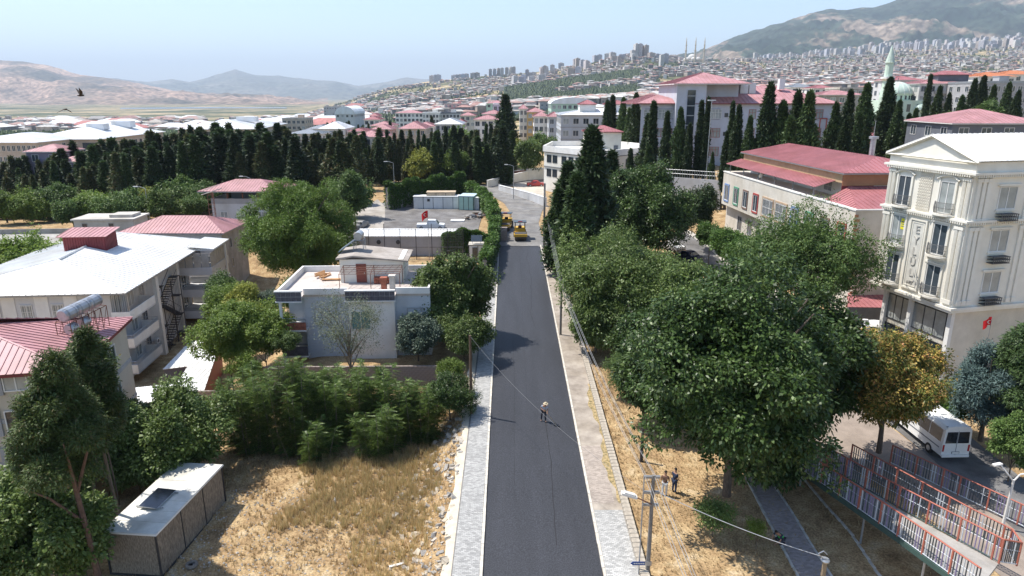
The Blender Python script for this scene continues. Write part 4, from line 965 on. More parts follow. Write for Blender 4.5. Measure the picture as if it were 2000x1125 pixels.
t = thing('solar_collector', 'tilted dark panel on a stand above the white guard booth', 'solar panel', (p.x, p.y + .6, p.z + 2.6)); q = MB(); q.cbox((0, 0, .8), (1.6, .06, 1.2), mat=Matrix.Translation((.3, 0, .8)) @ Matrix.Rotation(R(-50), 4, 'X')); q.obj('panel', glass_d, t); q = MB(); q.tube((-.3, 0, 0), (-.3, .3, 1.1), .03); q.tube((.9, 0, 0), (.9, .3, 1.1), .03); q.obj('leg', galv, t)
# mesh fence with posts in front of the yard
t = thing('mesh_fence', 'tall wire mesh fence on thin posts in front of the long yard cabin', 'fence', (0, 0, 0))
Y_ = 98.2; xa, xb = X(690, 480, Y_).x, X(905, 480, Y_).x; zb = H(-15, Y_)
for i in range(8): x = xa + (xb - xa) * i / 7; q = MB(); q.tube((x, Y_, zb - .6), (x, Y_, zb + 4.6 + (.8 if i in (2, 5) else 0)), .05, n=5); q.obj('post', dark_metal, t)
q = MB()
for z in (.1, 1.9, 4.5): q.tube((xa, Y_, zb + z), (xb, Y_, zb + z), .03, n=4)
q.obj('rail', dark_metal, t)
q = MB()
for i in range(70): x = xa + (xb - xa) * i / 69; q.add([(x, Y_, zb), (x + .012, Y_, zb), (x + .012, Y_, zb + 4.5), (x, Y_, zb + 4.5)], [(0, 1, 2, 3)])
for i in range(18): z = zb + i * .25; q.add([(xa, Y_, z), (xb, Y_, z), (xb, Y_, z + .012), (xa, Y_, z + .012)], [(0, 1, 2, 3)])
tag(q.obj('wire_mesh', grey_metal, t), kind='stuff')
def flag(name, label, base, h, side=-1, sc=1, crescent=True):
    t = thing(name, label, 'flag', base); q = MB(); q.tube((0, 0, 0), (0, 0, h), .04 * sc, .025 * sc, n=6); q.obj('pole', galv, t)
    q = MB(); n = 9; w_, hh = 1.15 * sc, .8 * sc; vs = []
    for i in range(n + 1):
        u = i / n; x = side * u * w_ * .62; y = math.sin(u * 7) * .10 * sc
        dz = -u * u * .45 * sc
        for k in (0, 1): vs.append((x, y - .008 * k, h - .05 + dz)); vs.append((x * .92, y + .06 * sc * math.sin(u * 5) - .008 * k, h - .05 - hh + dz))
    fs = []
    for i in range(n):
        a = i * 4; c = a + 4; fs += [(a, c, c + 1, a + 1), (a + 2, a + 3, c + 3, c + 2)]
    q.add(vs, fs); fl_ = q.obj('cloth', M('flag red', (.55, .01, .015), .7, .1, 3), t)
    q = MB(); n = 20; cx, cz_, ro, ri = side * .27 * sc, h - .5 * sc, .17 * sc, .135 * sc; vs = []
    for i in range(n): a = R(35) + (2 * math.pi - R(70)) * i / (n - 1); vs.append((cx + ro * math.cos(a) * -side, -.13 * sc, cz_ + ro * math.sin(a)))
    for i in range(n): a = R(42) + (2 * math.pi - R(84)) * i / (n - 1); vs.append((cx + side * -.035 * sc + ri * math.cos(a) * -side, -.13 * sc, cz_ + ri * math.sin(a)))
    q.add(vs, [(i, i + 1, n + i + 1, n + i) for i in range(n - 1)])
    st = [(cx + side * .17 * sc + (.07 if i % 2 == 0 else .028) * sc * math.sin(i * math.pi / 5), -.13 * sc, cz_ + (.07 if i % 2 == 0 else .028) * sc * math.cos(i * math.pi / 5)) for i in range(10)]
    q.add(st, [tuple(range(10))]); q.obj('crescent_and_star', white, fl_); return t
p = X(838, 490, 98); flag('flag_on_pole', 'red flag with white crescent and star on a tall pole at the yard fence', (p.x, 98, H(p.x, 98) - .2), CZ + 98 * math.tan(elev(408)) - H(p.x, 98), -1, 1.3)
# --- long cream building with coloured window surrounds ---------------------------------------
z0 = 1.2; A = PZ(1414, 334, 14.3); B = PZ(1672, 410, 14.3); A0, rz, W = ab((A.x, A.y, z0), (B.x, B.y, z0)); h = 14.3 - z0; D = 15
t = thing('long_cream_building', 'long cream building with coloured window surrounds and a red roofed upper storey', 'building', A0, rz)
q = MB(); q.box(0, 0, h - 5.2, W, D, h); q.box(0, .9, 0, W, D, h - 5.2); q.obj('wall', M('cream grey render', (.58, .54, .47), .85, .06, 1.5, stain=.16, bump=.15), t)
q = MB(); q.box(-.05, -.08, h - .12, W + .1, .3, h + .04); q.box(W - .2, .3, h - .12, W + .1, D, h + .04); q.obj('parapet_coping', white, t)
q = MB()
for i in range(22): zq = h - .8 - i * .5; q.box(W - .05, -.05 if zq > h - 5.2 else .85, zq, W + .05, .35 + (.2 if i % 2 else 0), zq + .3)
q.obj('quoins', brownw, t)
cols = {'b': M('blue surround', (.16, .24, .42), .7), 'g': M('green surround', (.10, .28, .18), .7), 'n': M('brown surround', (.20, .13, .10), .7), 'r': M('red surround', (.36, .06, .05), .7), 'c': M('tan surround', (.42, .30, .20), .7)}
for px, py, cc, w_, st2 in ((1420, 370, 'b', 1.5, 'm'), (1438, 377, 'g', 1.5, 'm'), (1456, 384, 'n', 1.5, 'm'), (1476, 390, 'r', 1.5, 'm'), (1500, 398, 'c', 3.2, 'mb'), (1525.5, 409, 'c', 3.2, 'mb'), (1552, 417, 'b', 1.6, 'mt'), (1580.5, 424, 'g', 1.6, 'mt'), (1612, 430, 'n', 1.5, 'm'), (1645, 438, 'r', 1.5, 'm')):
    u, z = fuz(A0, (B.x, B.y), px, py); z -= z0; z = h - 3.2
    hh = 2.3
    q = MB(); ww_ = w_ / 2 + .22
    for x0, x1, za, zb2 in ((u - ww_, u - w_ / 2 - .02, z - hh / 2 - .25, z + hh / 2 + .25), (u + w_ / 2 + .02, u + ww_, z - hh / 2 - .25, z + hh / 2 + .25), (u - w_ / 2 - .02, u + w_ / 2 + .02, z + hh / 2 + .02, z + hh / 2 + .25), (u - w_ / 2 - .02, u + w_ / 2 + .02, z - hh / 2 - .25, z - hh / 2 - .02)): q.box(x0, -.1, za, x1, 0, zb2)
    so_ = q.obj('window_surround', cols[cc], t); window(t, (W, D), 'f', u, z, w_ - .1, hh - .1, st2, white, glass)
q = MB(); u0, _ = fuz(A0, (B.x, B.y), 1487, 420); u1, _ = fuz(A0, (B.x, B.y), 1538, 420); q.box(u0, -.12, h - 6.6, u1, .9, h - 4.75); q.obj('stone_spandrel', M('grey stone panel', (.38, .36, .33), .9, .2, 6), t)
for px in (1432, 1452, 1470, 1495, 1520, 1560, 1600, 1640):
    u, z = fuz(A0, (B.x, B.y), px, 450); window(t, (W, D), 'f', u, h - 7.4, 2.4 if px in (1495, 1520) else 1.4, 2.0, 'mb' if px in (1495, 1520) else 'm', grey_r if px < 1490 else white, glass, y=-.9)
for px in (1456, 1475): u, z = fuz(A0, (B.x, B.y), px, 450); ac_unit(t, (u, .4, h - 9.0))
# upper storey, its two roofs
u0, _ = fuz((36.2, 110), (38.6, 71.7), 1463, 300); UW = 29
q = MB(); q.box(2.2, 3.4, h, 2.2 + UW, D, h + 2.6); q.obj('upper_wall', white, t)
q = MB(); q.box(2.0, 2.2, h + 1.9, 2.2 + UW, D + .2, h + 3.0); q.box(W - 9, 2.2, h + 1.9, W - 7.4, D + .2, h + 3.0) if False else None; q.obj('painted_band', M('tan painted band', (.44, .30, .17), .8), t)
q = MB(); q.box(2.2 + UW - .01, 2.18, h, 2.2 + UW + .05, 6, h + 2.8); q.obj('red_end_wall', red_dark, t)
q = MB(); q.box(2.2 + UW + .051, 2.2, h + 1.6, 2.2 + UW + .12, D + .3, h + 2.9); q.obj('brown_end_band', brownw, t)
q = MB(); X0, X1, Y0, Y1, ze = 1.6, 2.2 + UW + .8, 1.8, D + .4, h + 3.1; q.box(X0, Y0, ze - .15, X1, Y1, ze - .02); rr_ = q.obj('roof', grey_metal, t)
a1 = (X0 + 1.5, (Y0 + Y1) / 2, ze + 1.4); a2 = (X1 - 5, (Y0 + Y1) / 2, ze + 1.4); cc = [(X0, Y0, ze), (X1, Y0, ze), (X1, Y1, ze), (X0, Y1, ze)]
for f in ([cc[0], cc[1], a2, a1], [cc[1], cc[2], a2], [cc[2], cc[3], a1, a2], [cc[3], cc[0], a1]): roof_face(rr_, f, red_metal, .6, True)
roof_face(t, [(1.2, -.2, h + 1.25), (2.2 + UW - 1.5, -.2, h + 1.25), (2.2 + UW - 1.5, 2.2, h + 2.0), (1.2, 2.2, h + 2.0)], red_metal, .6, True, name='canopy_panel')
q = MB()
for i in range(6): x = 1.6 + i * (UW - 2.2) / 5; q.box(x, .3, h, x + .12, .42, h + 1.3)
q.obj('canopy_post', grey_metal, t)
for i, (x, w_) in enumerate(((4, 1.3), (9, 1.6), (14, 3.6), (20, 3.4), (26, 1.8))): window(t, (W, D), 'f', x, h + .95, w_, 1.2, 'mb', white, glass, y=-3.4)
roof_face(t, [(W - .3, .3, h), (W - .3, D, h), (2.2 + UW + .15, D - 3, h + 1.5), (2.2 + UW + .15, 3.0, h + 1.5)], red_metal, .6, True)
roof_face(t, [(2.2 + UW + .15, .3, h), (W - .3, .3, h), (2.2 + UW + .15, 3.0, h + 1.5)], red_metal, .6, True)
q = MB(); q.tube((20, 12, h + 3), (20, 12, h + 6.2), .35, n=8); q.tube((20, 12, h + 6.2), (20, 12, h + 6.5), .6, n=8); q.obj('chimney', galv, t)
dish('satellite_dish', 'white dish on the parapet of the long cream building beside the red canopy', wl(A0, rz, fuz(A0, (B.x, B.y), 1480, 345)[0], .6, h - .2))
sb = shed('low_red_roof', 'low red roof on rusty posts between the cream building and the white ornate block', [PZ(1655, 600, 4.5), PZ(1772, 602, 4.5), PZ(1772, 575, 4.5), PZ(1655, 570, 4.5)], 4.5, red_metal, dgrey, rise=.5)
# --- ornate white apartment block with lettering ------------------------------------------------
z0 = 1.3; A = PZ(1740, 321, 19.8); B = PZ(1905, 342, 19.8); A0, rz, W = ab((A.x, A.y, z0), (B.x, B.y, z0)); D = 14; h = 19.8 - z0; hb_ = 8.5 - z0
t = thing('ornate_apartment_block', 'ornate white apartment block with raised vertical lettering between two columns of balcony windows', 'building', A0, rz)
ow = cream_w; q = MB(); q.box(0, 0, hb_, W, D, h); q.obj('wall', ow, t)
q = MB(); q.box(.9, .9, 0, W - .3, D, hb_ - .3); q.obj('lower_wall', cream, t)
q = MB(); q.box(-.15, -.15, hb_ - .35, W + .15, D, hb_); q.box(-.25, -.25, hb_ - .12, W + .25, D, hb_ + .1); q.obj('base_moulding', ow, t)
def cornice(z, d, dent=True, name='cornice'):
    q = MB(); q.box(-d, -d, z, W + d, 0, z + .18); q.box(W, 0, z, W + d, D, z + .18); q.box(-d * .6, -d * .6, z - .16, W + d * .6, 0, z); q.box(W, 0, z - .16, W + d * .6, D, z)
    q.box(-d, 0, z, 0, D, z + .18)
    if dent:
        n = int(W / .22)
        for i in range(n): q.box(i * W / n, -d * .95, z - .2, i * W / n + .1, -.0, z)
        n = int(D / .22)
        for i in range(n): q.box(W, i * D / n, z - .2, W + d * .95, i * D / n + .1, z)
    q.obj(name, ow, t)
cornice(h, .4); cornice(h - 3.9, .3); 
q = MB(); q.box(-.1, -.1, h + .18, W + .1, D, h + 1.0); q.obj('parapet', ow, t)
q = MB(); zt = h + 1.0; q.add([(-.35, -.1, zt), (W + .35, -.1, zt), (W / 2, -.1, zt + 1.75), (-.35, .15, zt), (W + .35, .15, zt), (W / 2, .15, zt + 1.75)], [(0, 1, 2), (5, 4, 3), (0, 2, 5, 3), (1, 4, 5, 2), (0, 3, 4, 1)]); q.obj('pediment', cream_w, t)
q = MB(); 
for s_, xs_ in ((1, -.4), (-1, W + .4)):
    p0 = Vector((xs_, -.3, zt)); p1 = Vector((W / 2, -.3, zt + 1.85)); q.tube(p0, p1, .13, n=4)
q.tube((-.4, -.3, zt), (W + .4, -.3, zt), .1, n=4); q.obj('raking_cornice', ow, t)
rr_ = ob('roof', None, t)
roof_face(rr_, [(-.4, D, zt + .1), (-.4, -.35, zt + .1), (W / 2, -.35, zt + 1.95), (W / 2, D, zt + 1.95)], white_metal, .55, True); roof_face(rr_, [(W + .4, -.35, zt + .1), (W + .4, D, zt + .1), (W / 2, D, zt + 1.95), (W / 2, -.35, zt + 1.95)], white_metal, .55, True)
FL = [h - 2.15, h - 5.75, h - 9.35]                      # window centres
WX = (2.05, W - 2.35)
im = M('wrought iron', (.10, .10, .10), .6)
def iron_balcony(x, z):
    q = MB(); n = 9; r0 = .95; pts = [(x + r0 * math.cos(math.pi + math.pi * i / n), -.05 + .55 * math.sin(math.pi + math.pi * i / n)) for i in range(n + 1)]
    s = MB(); s.prism([(x - 1.05, 0)] + [(x + (p[0] - x) * 1.12, p[1] * 1.15) for p in pts] + [(x + 1.05, 0)], z - .16, z); o = s.obj('balcony', ow, t)
    for i in range(n):
        a, c = pts[i], pts[i + 1]
        for zz in (.08, .5, .95): q.tube((*a, z + zz), (*c, z + zz), .022, n=3)
        for k in range(3): f = k / 3; m = (a[0] + (c[0] - a[0]) * f, a[1] + (c[1] - a[1]) * f); q.tube((*m, z), (m[0], m[1] - .06, z + .5), .014, n=3); q.tube((m[0], m[1] - .06, z + .5), (*m, z + .95), .014, n=3)
    q.obj('balcony_railing', im, o)
for j, z in enumerate(FL):
    for i, x in enumerate(WX):
        window(t, (W, D), 'f', x, z, 1.35, 2.55, 'm', white, [glass, glass_l, glass][(i + j) % 3]); iron_balcony(x, z - 1.35)
        q = MB(); q.box(x - .95, -.12, z - 1.3, x - .78, 0, z + 1.5); q.box(x + .78, -.12, z - 1.3, x + .95, 0, z + 1.5)
        if j == 0: q.path([(x - 1.1, -.12, z + 1.5), (x - .6, -.12, z + 1.75), (x, -.12, z + 1.85), (x + .6, -.12, z + 1.75), (x + 1.1, -.12, z + 1.5)], .1, n=4)
        else: q.box(x - 1.0, -.16, z + 1.42, x + 1.0, 0, z + 1.58)
        q.obj('window_moulding', ow, t)
        for k in range(1): q = MB(); q.prism([(x - 1.0, 0), (x - .6, -.3), (x + .6, -.3), (x + 1.0, 0)], z - 1.75, z - 1.52); q.obj('balcony_bracket', ow, t)
q = MB(); q.box(WX[0] + .25, -.035, FL[1] + .1, WX[0] + .8, -.028, FL[1] + 1.1); nt_ = q.obj('yellow_notice', M('yellow notice', (.75, .65, .03), .6), t)
for k in range(3): q = MB(); q.box(WX[0] + .32, -.045, FL[1] + .75 - k * .2, WX[0] + .74, -.036, FL[1] + .83 - k * .2); q.obj('print_line', dgrey, nt_)
for x in (.28, .72, W - .75, W - .3):
    for za, zb_ in ((hb_ + .7, h - 4.3), (h - 3.6, h - .3)):
        q = MB(); q.box(x - .17, -.14, za, x + .17, 0, zb_); q.box(x - .23, -.2, za - .35, x + .23, 0, za); q.box(x - .23, -.2, zb_ - .25, x + .23, 0, zb_)
        for k in range(3): q.box(x - .13 + k * .1, -.17, za, x - .08 + k * .1, -.14, zb_ - .25)
        q.obj('pilaster', ow, t)
for u in (.5, 1.0, 1.5, 5.6, 6.2):
    for za, zb_ in ((hb_ + .7, h - 4.3), (h - 3.6, h - .3)):
        q = MB(); q.box(W, u - .17, za, W + .13, u + .17, zb_); q.box(W, u - .23, za - .4, W + .19, u + .23, za); q.box(W, u - .23, zb_ - .3, W + .19, u + .23, zb_); q.obj('pilaster', ow, t)
# lattice and lettering panels
cx = W / 2 - .15; q = MB(); q.box(cx - .72, -.06, h - 3.6, cx + .72, 0, h - .35); q.obj('lattice_panel', cream, t)
q = MB()
for i in range(6):
    for j in range(13): x = cx - .62 + i * .248; z = h - 3.5 + j * .245; q.tube((x - .1, -.075, z), (x + .1, -.075, z + .16), .022, n=3); q.tube((x - .1, -.075, z + .16), (x + .1, -.075, z), .022, n=3)
tag(q.obj('lattice_pattern', ow, t), kind='stuff')
q = MB(); q.box(cx - .85, -.07, hb_ + .6, cx + .85, -.0, h - 4.5); q.obj('letter_panel', M('panel render', (.56, .54, .48), .9), t)
q = MB()
for a in ((cx - .95, hb_ + .5, cx - .8, h - 4.4), (cx + .8, hb_ + .5, cx + .95, h - 4.4), (cx - .8, hb_ + .5, cx + .8, hb_ + .65), (cx - .8, h - 4.55, cx + .8, h - 4.4)): q.box(a[0], -.15, a[1], a[2], 0, a[3])
for a in ((cx - .68, hb_ + .8, cx - .6, h - 4.7), (cx + .6, hb_ + .8, cx + .68, h - 4.7), (cx - .6, hb_ + .8, cx + .6, hb_ + .88), (cx - .6, h - 4.78, cx + .6, h - 4.7)): q.box(a[0], -.1, a[1], a[2], -.07, a[3])
q.obj('panel_frame', ow, t)
lm = M('stone letter', (.40, .38, .34), .8)
for k, ch in enumerate('EYL\u00dcL'): text(t, ch, 1.0, (cx, -.1, h - 5.35 - k * .98), (R(90), 0, 0), lm, .03, 'letter')
text(t, 'APT', .42, (cx, -.1, h - 5.35 - 5 * .98 + .1), (R(90), 0, 0), lm, .03, 'letter')
# right hand face
for j, z in enumerate(FL):
    window(t, (W, D), 'r', 3.6, z + .2, 1.7, 1.75, 'm', white, glass_l)
    q = MB(); q.box(W, 2.6, z - .9, W + .12, 4.6, z - .75); q.box(W, 2.45, z + 1.2, W + .2, 4.75, z + 1.35); q.obj('window_moulding', ow, t)
    q = MB()
    for i in range(9): q.box(W + .1 + 0, 2.75 + i * .2, z - 1.65, W + .65, 2.79 + i * .2, z - 1.62)
    for i in range(9): q.box(W + .6, 2.75 + i * .2, z - 1.65, W + .64, 2.81 + i * .2, z - 1.05)
    for zz in (-1.65, -1.35, -1.1): q.box(W + .04, 2.7, z + zz, W + .66, 4.45, z + zz + .05)
    q.obj('iron_cage', im, t); window(t, (W, D), 'r', 8.6, z + .2, 1.7, 1.75, 'm', white, glass)
# shop windows below
for zz, hh in ((hb_ - 2.0, 2.3), (hb_ - 5.0, 2.5)):
    for x, w_ in ((2.6, 2.6), (6.2, 3.6)): window(t, (W, D), 'f', x, zz, w_, hh, 'm', dark_metal, glass_l if zz > 3 else glass_d, y=-.9)
for x in (1.1, 4.2, W - .5): q = MB(); q.box(x - .2, .55, 0, x + .2, .9, hb_ - .35); q.obj('pillar', white, t)
p = wl(A0, rz, W + .4, 1.2, 0); flag('flag_on_pole', 'small red flag hanging limp on a short pole by the ornate block corner', (p.x + 1.2, p.y - 1.5, CZ + 53 * math.tan(elev(690))), 3.0, -1, .9)
# ---------------------------------------------------------------- vegetation
def unit(r, n): v = r.normal(size=(n, 3)); return v / np.linalg.norm(v, axis=1)[:, None]
def leaf_quads(C, N, r, k, L_, W_, spread, droop=.25, out=.8):
    """k pointed leaves round each centre C, growing mostly along N"""
    n = len(C); C = np.repeat(C, k, 0); N = np.repeat(N, k, 0); m = n * k
    of = r.normal(size=(m, 3)); c = C + of * spread * .55
    d = N * out * .45 + of * .62 + r.normal(size=(m, 3)) * .3; d[:, 2] -= droop; d /= np.linalg.norm(d, axis=1)[:, None] + 1e-9
    up = N * .6 + np.array([0, 0, .8]) + r.normal(size=(m, 3)) * .45
    s = np.cross(d, up); s /= np.linalg.norm(s, axis=1)[:, None] + 1e-9
    l = L_ * r.uniform(.65, 1.25, (m, 1)); w_ = W_ * r.uniform(.7, 1.2, (m, 1))
    mid = c + d * l * .45; tip = c + d * l; tip[:, 2] -= (l * .12)[:, 0]
    return np.stack([c, mid + s * w_ / 2, tip, mid - s * w_ / 2], 1).reshape(-1, 3)
def blob_points(blobs, n, r, inner=.72, shell=(.8, 1.06), zs=1.0, bottom=-.6):
    B = np.array(blobs); A = B[:, 3] ** 2; p = A / A.sum(); idx = r.choice(len(B), n * 2, p=p); u = unit(r, n * 2)
    ok = u[:, 2] > bottom; idx = idx[ok]; u = u[ok]
    P = B[idx, :3] + u * (B[idx, 3] * r.uniform(*shell, len(idx)))[:, None] * np.array([1, 1, zs])
    keep = np.ones(len(P), bool)
    for b_ in B:
        d = np.linalg.norm((P - b_[:3]) / np.array([1, 1, zs]), axis=1); keep &= d > b_[3] * inner
    P = P[keep][:n]; return P, u[keep][:n]
def rough(P, N, R_, r, hole=.30, amp=.34):
    """pushes the crown surface in and out with noise and opens gaps in it"""
    o = Vector(r.uniform(0, 99, 3)); f1, f2 = 2.1 / R_, 5.5 / R_
    a = np.array([mnoise.noise(Vector(p) * f1 + o) for p in P]); b_ = np.array([mnoise.noise(Vector(p) * f2 + o) for p in P])
    P = P + N * (a * amp + b_ * .14)[:, None] * R_; k = b_ + .5 * a > -hole + r.uniform(-.12, .12, len(P)); return P[k], N[k]
def blobs_for(r, R_, Hh, n, small=.42, z0=0):
    """sub-crowns filling an ellipsoid of radius R_ and height Hh above z0"""
    out = [(0, 0, z0 + Hh * .48, min(R_, Hh / 2) * .55)]; n = int(n * 1.5)
    for i in range(n):
        u = unit(r, 1)[0]; q = small * r.uniform(.38, 1.0); f = (1.02 - q) * r.uniform(.72, 1.06); u[2] = u[2] * .9 + .05
        out.append((u[0] * R_ * f, u[1] * R_ * f, z0 + Hh * .5 + u[2] * Hh * .5 * f, R_ * q))
    return out
def trunk_mesh(r, h, rad, lean=(0, 0), limbs=(), mat=None, name='trunk', n=8):
    b = MB(); pts = [Vector((lean[0] * t ** 1.4 + math.sin(t * 5 + 1) * .03 * h * .3, lean[1] * t ** 1.4, h * t)) for t in np.linspace(-.04, 1, 7)]
    rs = [rad * (1.25 if i == 0 else 1 - .09 * i) for i in range(7)]; b.path(pts, rs, n)
    for (t0, dx, dy, dz, rr) in limbs:
        p0 = pts[min(6, int(t0 * 6))]; p1 = p0 + Vector((dx, dy, dz)) * .55 + Vector((0, 0, dz * .1)); p2 = p0 + Vector((dx, dy, dz))
        b.path([p0, p1, p2], [rr, rr * .65, rr * .25], 5)
    return b.mesh(name, mat or bark)
def auto_limbs(r, h, R_, Hh, n, rad):
    out = []
    for i in range(n):
        a = 2 * math.pi * (i + r.uniform(0, .6)) / n; f = r.uniform(.5, .85); out.append((r.uniform(.6, 1), math.cos(a) * R_ * f, math.sin(a) * R_ * f, Hh * r.uniform(.25, .7), rad * .5))
    return out
G_dark = LM('dark green leaf', (.024, .046, .012), (.07, .118, .028), .28, (.16, .22, .08), .10, rough=.38)
G_fig = LM('fig leaf', (.06, .10, .022), (.16, .225, .055), .3, (.25, .31, .12), .12, rough=.45)
G_light = LM('light green leaf', (.09, .15, .025), (.20, .27, .05), .35)
G_mid = LM('mid green leaf', (.06, .11, .028), (.15, .22, .06), .3)
G_yel = LM('yellow green leaf', (.15, .18, .03), (.34, .34, .07), .35)
G_ail = LM('tree of heaven leaf', (.06, .11, .028), (.15, .225, .055), .33, (.24, .32, .09), .15, rough=.45)
G_gold = LM('leaf and seed pod', (.07, .10, .02), (.20, .22, .045), .25, (.38, .26, .07), .3)
G_pod = LM('golden seed pod', (.60, .44, .09), (.82, .62, .20), .35, (.60, .28, .11), .2)
G_blue = LM('blue cypress foliage', (.05, .085, .075), (.13, .19, .175), .15)
G_cyp = LM('cypress foliage', (.022, .04, .017), (.055, .085, .032), .18)
G_cyp2 = LM('green cypress foliage', (.032, .06, .02), (.08, .125, .04), .2)
G_mixc = LM('olive cypress foliage', (.045, .06, .022), (.10, .12, .045), .2, (.14, .11, .05), .08)
G_pine = LM('stone pine needles', (.08, .14, .022), (.18, .27, .05), .25)
G_jun = LM('juniper foliage', (.04, .065, .018), (.10, .14, .038), .2, (.14, .12, .05), .06)
G_ivy = LM('ivy leaf', (.04, .09, .02), (.13, .22, .04), .28)
core_m = M('crown core', (.012, .022, .010), 1, .3, 2)
def broad(name, label, P, R_, Hh, trunk_h, mat, nl=9000, k=4, leaf=(.34, .2), seed=1, nb=22, small=.42, zs=1.0, tr=.22, cat='tree', group=None, lean=(0, 0), tmat=None, spread=.2, inner=.7, core=True, limbs=7, out=.8, blobs=None, droop=.25, amp=None):
    r = np.random.RandomState(seed); t = thing(name, label, cat, P, 0, group)
    bl = blobs or blobs_for(r, R_, Hh, nb, small, trunk_h); bl = [(b_[0] + lean[0], b_[1] + lean[1], b_[2], b_[3]) for b_ in bl]
    if core is True and leaf[1] / leaf[0] > .45: nl, k, leaf, spread, droop = int(nl * .62), int(k * 3.2), (leaf[0] * .72, leaf[1] * .72), leaf[0] * .8, .42
    else: nl = int(nl * 1.5); leaf = (leaf[0] * .86, leaf[1] * .86)
    Pp, Nn = blob_points(bl, nl, r, inner, shell=(.7, 1.12), zs=zs)
    if R_ > .9: Pp, Nn = rough(Pp, Nn, R_, r, amp=amp or (.46 if R_ > 3.2 else .34))
    V = leaf_quads(Pp, Nn, r, k, leaf[0], leaf[1], spread, out=out, droop=droop)
    if core:   # sparse inner leaves so that the middle is not empty
        Pi, Ni = blob_points(bl, nl // 4, r, 0, (.35, .72), zs=zs); V = np.concatenate([V, leaf_quads(Pi, Ni, r, max(4, k // 2), leaf[0] * 1.4, leaf[1] * 1.7, spread * 1.5)])
    ob('crown', npmesh('crown', V, 4, mat), t)
    rr = np.random.RandomState(seed + 9)
    me = trunk_mesh(r, trunk_h + Hh * .35, tr, lean, auto_limbs(rr, trunk_h, R_, Hh, limbs, tr), tmat or bark); ob('trunk', me, t); return t
def crown_at(pxc, py_top, py_bot, Y, w_px):
    """ground point, radius, crown base and height from the picture"""
    c = X(pxc, (py_top + py_bot) / 2, Y); g = H(c.x, Y); top = zat(py_top, Y); R_ = (X(pxc + w_px / 2, (py_top + py_bot) / 2, Y).x - c.x); bot = zat(py_bot, Y); return Vector((c.x, Y, g)), R_, max(.6, bot - g), max(2, top - max(bot, g + .6))
def cone_blobs(r, R_, Hh, th, n=46):
    out = []
    for i in range(n):
        t = r.rand() ** .8; w_ = R_ * (1.0 - t) ** .75 * (.55 + .45 * min(1, t * 5 + .3)); a = r.uniform(0, 6.28); q = w_ * r.uniform(.35, .78); out.append((q * math.cos(a) + .1 * R_ * math.sin(t * 7), q * math.sin(a), th + Hh * (t * .93 + .03), max(.22, R_ * .30 * (1.1 - t) * r.uniform(.7, 1.25))))
    return out
# --- the big trees between the right pavement and the park street
def T(name, label, px, pt, pb, Y, wp, mat, **kw):
    P, R_, th, Hh = crown_at(px, pt, pb, Y, wp)
    if kw.pop('cone', 0): kw['blobs'] = cone_blobs(np.random.RandomState(kw.get('seed', 1)), R_ * 1.12, Hh, th)
    return broad(name, label, P, R_, Hh, th, mat, **kw)
T('broadleaf_tree', 'huge dark green broad tree in the right foreground, shading the park path', 1440, 545, 912, 37.5, 370, G_dark, nl=15000, k=5, leaf=(.36, .22), seed=11, nb=34, small=.46, amp=.55, tr=.32)
T('broadleaf_tree', 'dark broad tree rising just behind the huge foreground tree, its crown reaching the ornate block', 1572, 565, 840, 42.5, 215, G_dark, nl=8000, leaf=(.40, .24), seed=12, nb=22, small=.4, tr=.28)
T('broadleaf_tree', 'narrow dark tree whose trunk rises beside the two people on the dry slope', 1262, 640, 850, 48, 130, G_dark, nl=4200, leaf=(.36, .2), seed=13, nb=16, tr=.2)
T('broadleaf_tree', 'bright leaved broad tree along the pavement wall, its trunk on the dry slope', 1220, 470, 700, 66, 260, G_fig, nl=9500, leaf=(.36, .2), seed=14, nb=26, small=.4, tr=.26)
T('broadleaf_tree', 'leafy broad tree in the middle of the park tree belt beside the park street', 1320, 505, 680, 62, 200, G_fig, nl=6500, leaf=(.36, .2), seed=15, nb=20, tr=.24)
T('stone_pine', 'small round light green pine at the road end of the tree belt', 1118, 442, 560, 90, 100, G_pine, nl=3800, k=7, leaf=(.36, .1), seed=16, nb=18, tr=.2, spread=.14)
T('broadleaf_tree', 'tall dark broad tree with sparse top standing behind the park trees near the old road', 1265, 328, 500, 98, 180, G_dark, nl=9000, leaf=(.42, .28), seed=17, nb=26, small=.36, tr=.3)
T('broadleaf_tree', 'half round bright green tree at the roadside pavement between the pole and the park', 1160, 452, 600, 80, 150, G_fig, nl=5200, leaf=(.34, .2), seed=18, nb=18, tr=.2)
T('broadleaf_tree', 'leafy green tree in front of the long cream building', 1575, 428, 600, 62, 250, G_mid, nl=8000, leaf=(.30, .17), seed=19, nb=26, small=.36, tr=.2)
T('broadleaf_tree', 'grey green conifer shaped tree left of the long cream building', 1372, 345, 455, 104, 66, G_cyp2, nl=2600, leaf=(.4, .16), seed=20, nb=14, tr=.2)
T('golden_rain_tree', 'tree covered in orange and yellow seed pods beside the minibus', 1738, 645, 835, 43, 215, G_gold, nl=6500, leaf=(.30, .15), seed=21, nb=34, small=.27, tr=.22, inner=.6)
P_, R_, th_, Hh_ = crown_at(1738, 640, 835, 43, 222); rp = np.random.RandomState(22); tp = [o for o in COL.objects if o.name.startswith('golden_rain_tree')][0]
Pp, Nn = blob_points(blobs_for(np.random.RandomState(21), R_ * .96, Hh_ * 1.0, 34, .3, th_), 2300, rp, .7, (.95, 1.12), bottom=-.3)
sel = rp.rand(len(Pp)) < .5 + .5 * np.sin(Pp[:, 0] * 2.1) * np.sin(Pp[:, 1] * 1.7 + Pp[:, 2]); ob('seed_pods', npmesh('seed_pods', leaf_quads(Pp[sel], Nn[sel], rp, 10, .18, .12, .17), 4, G_pod), tp)
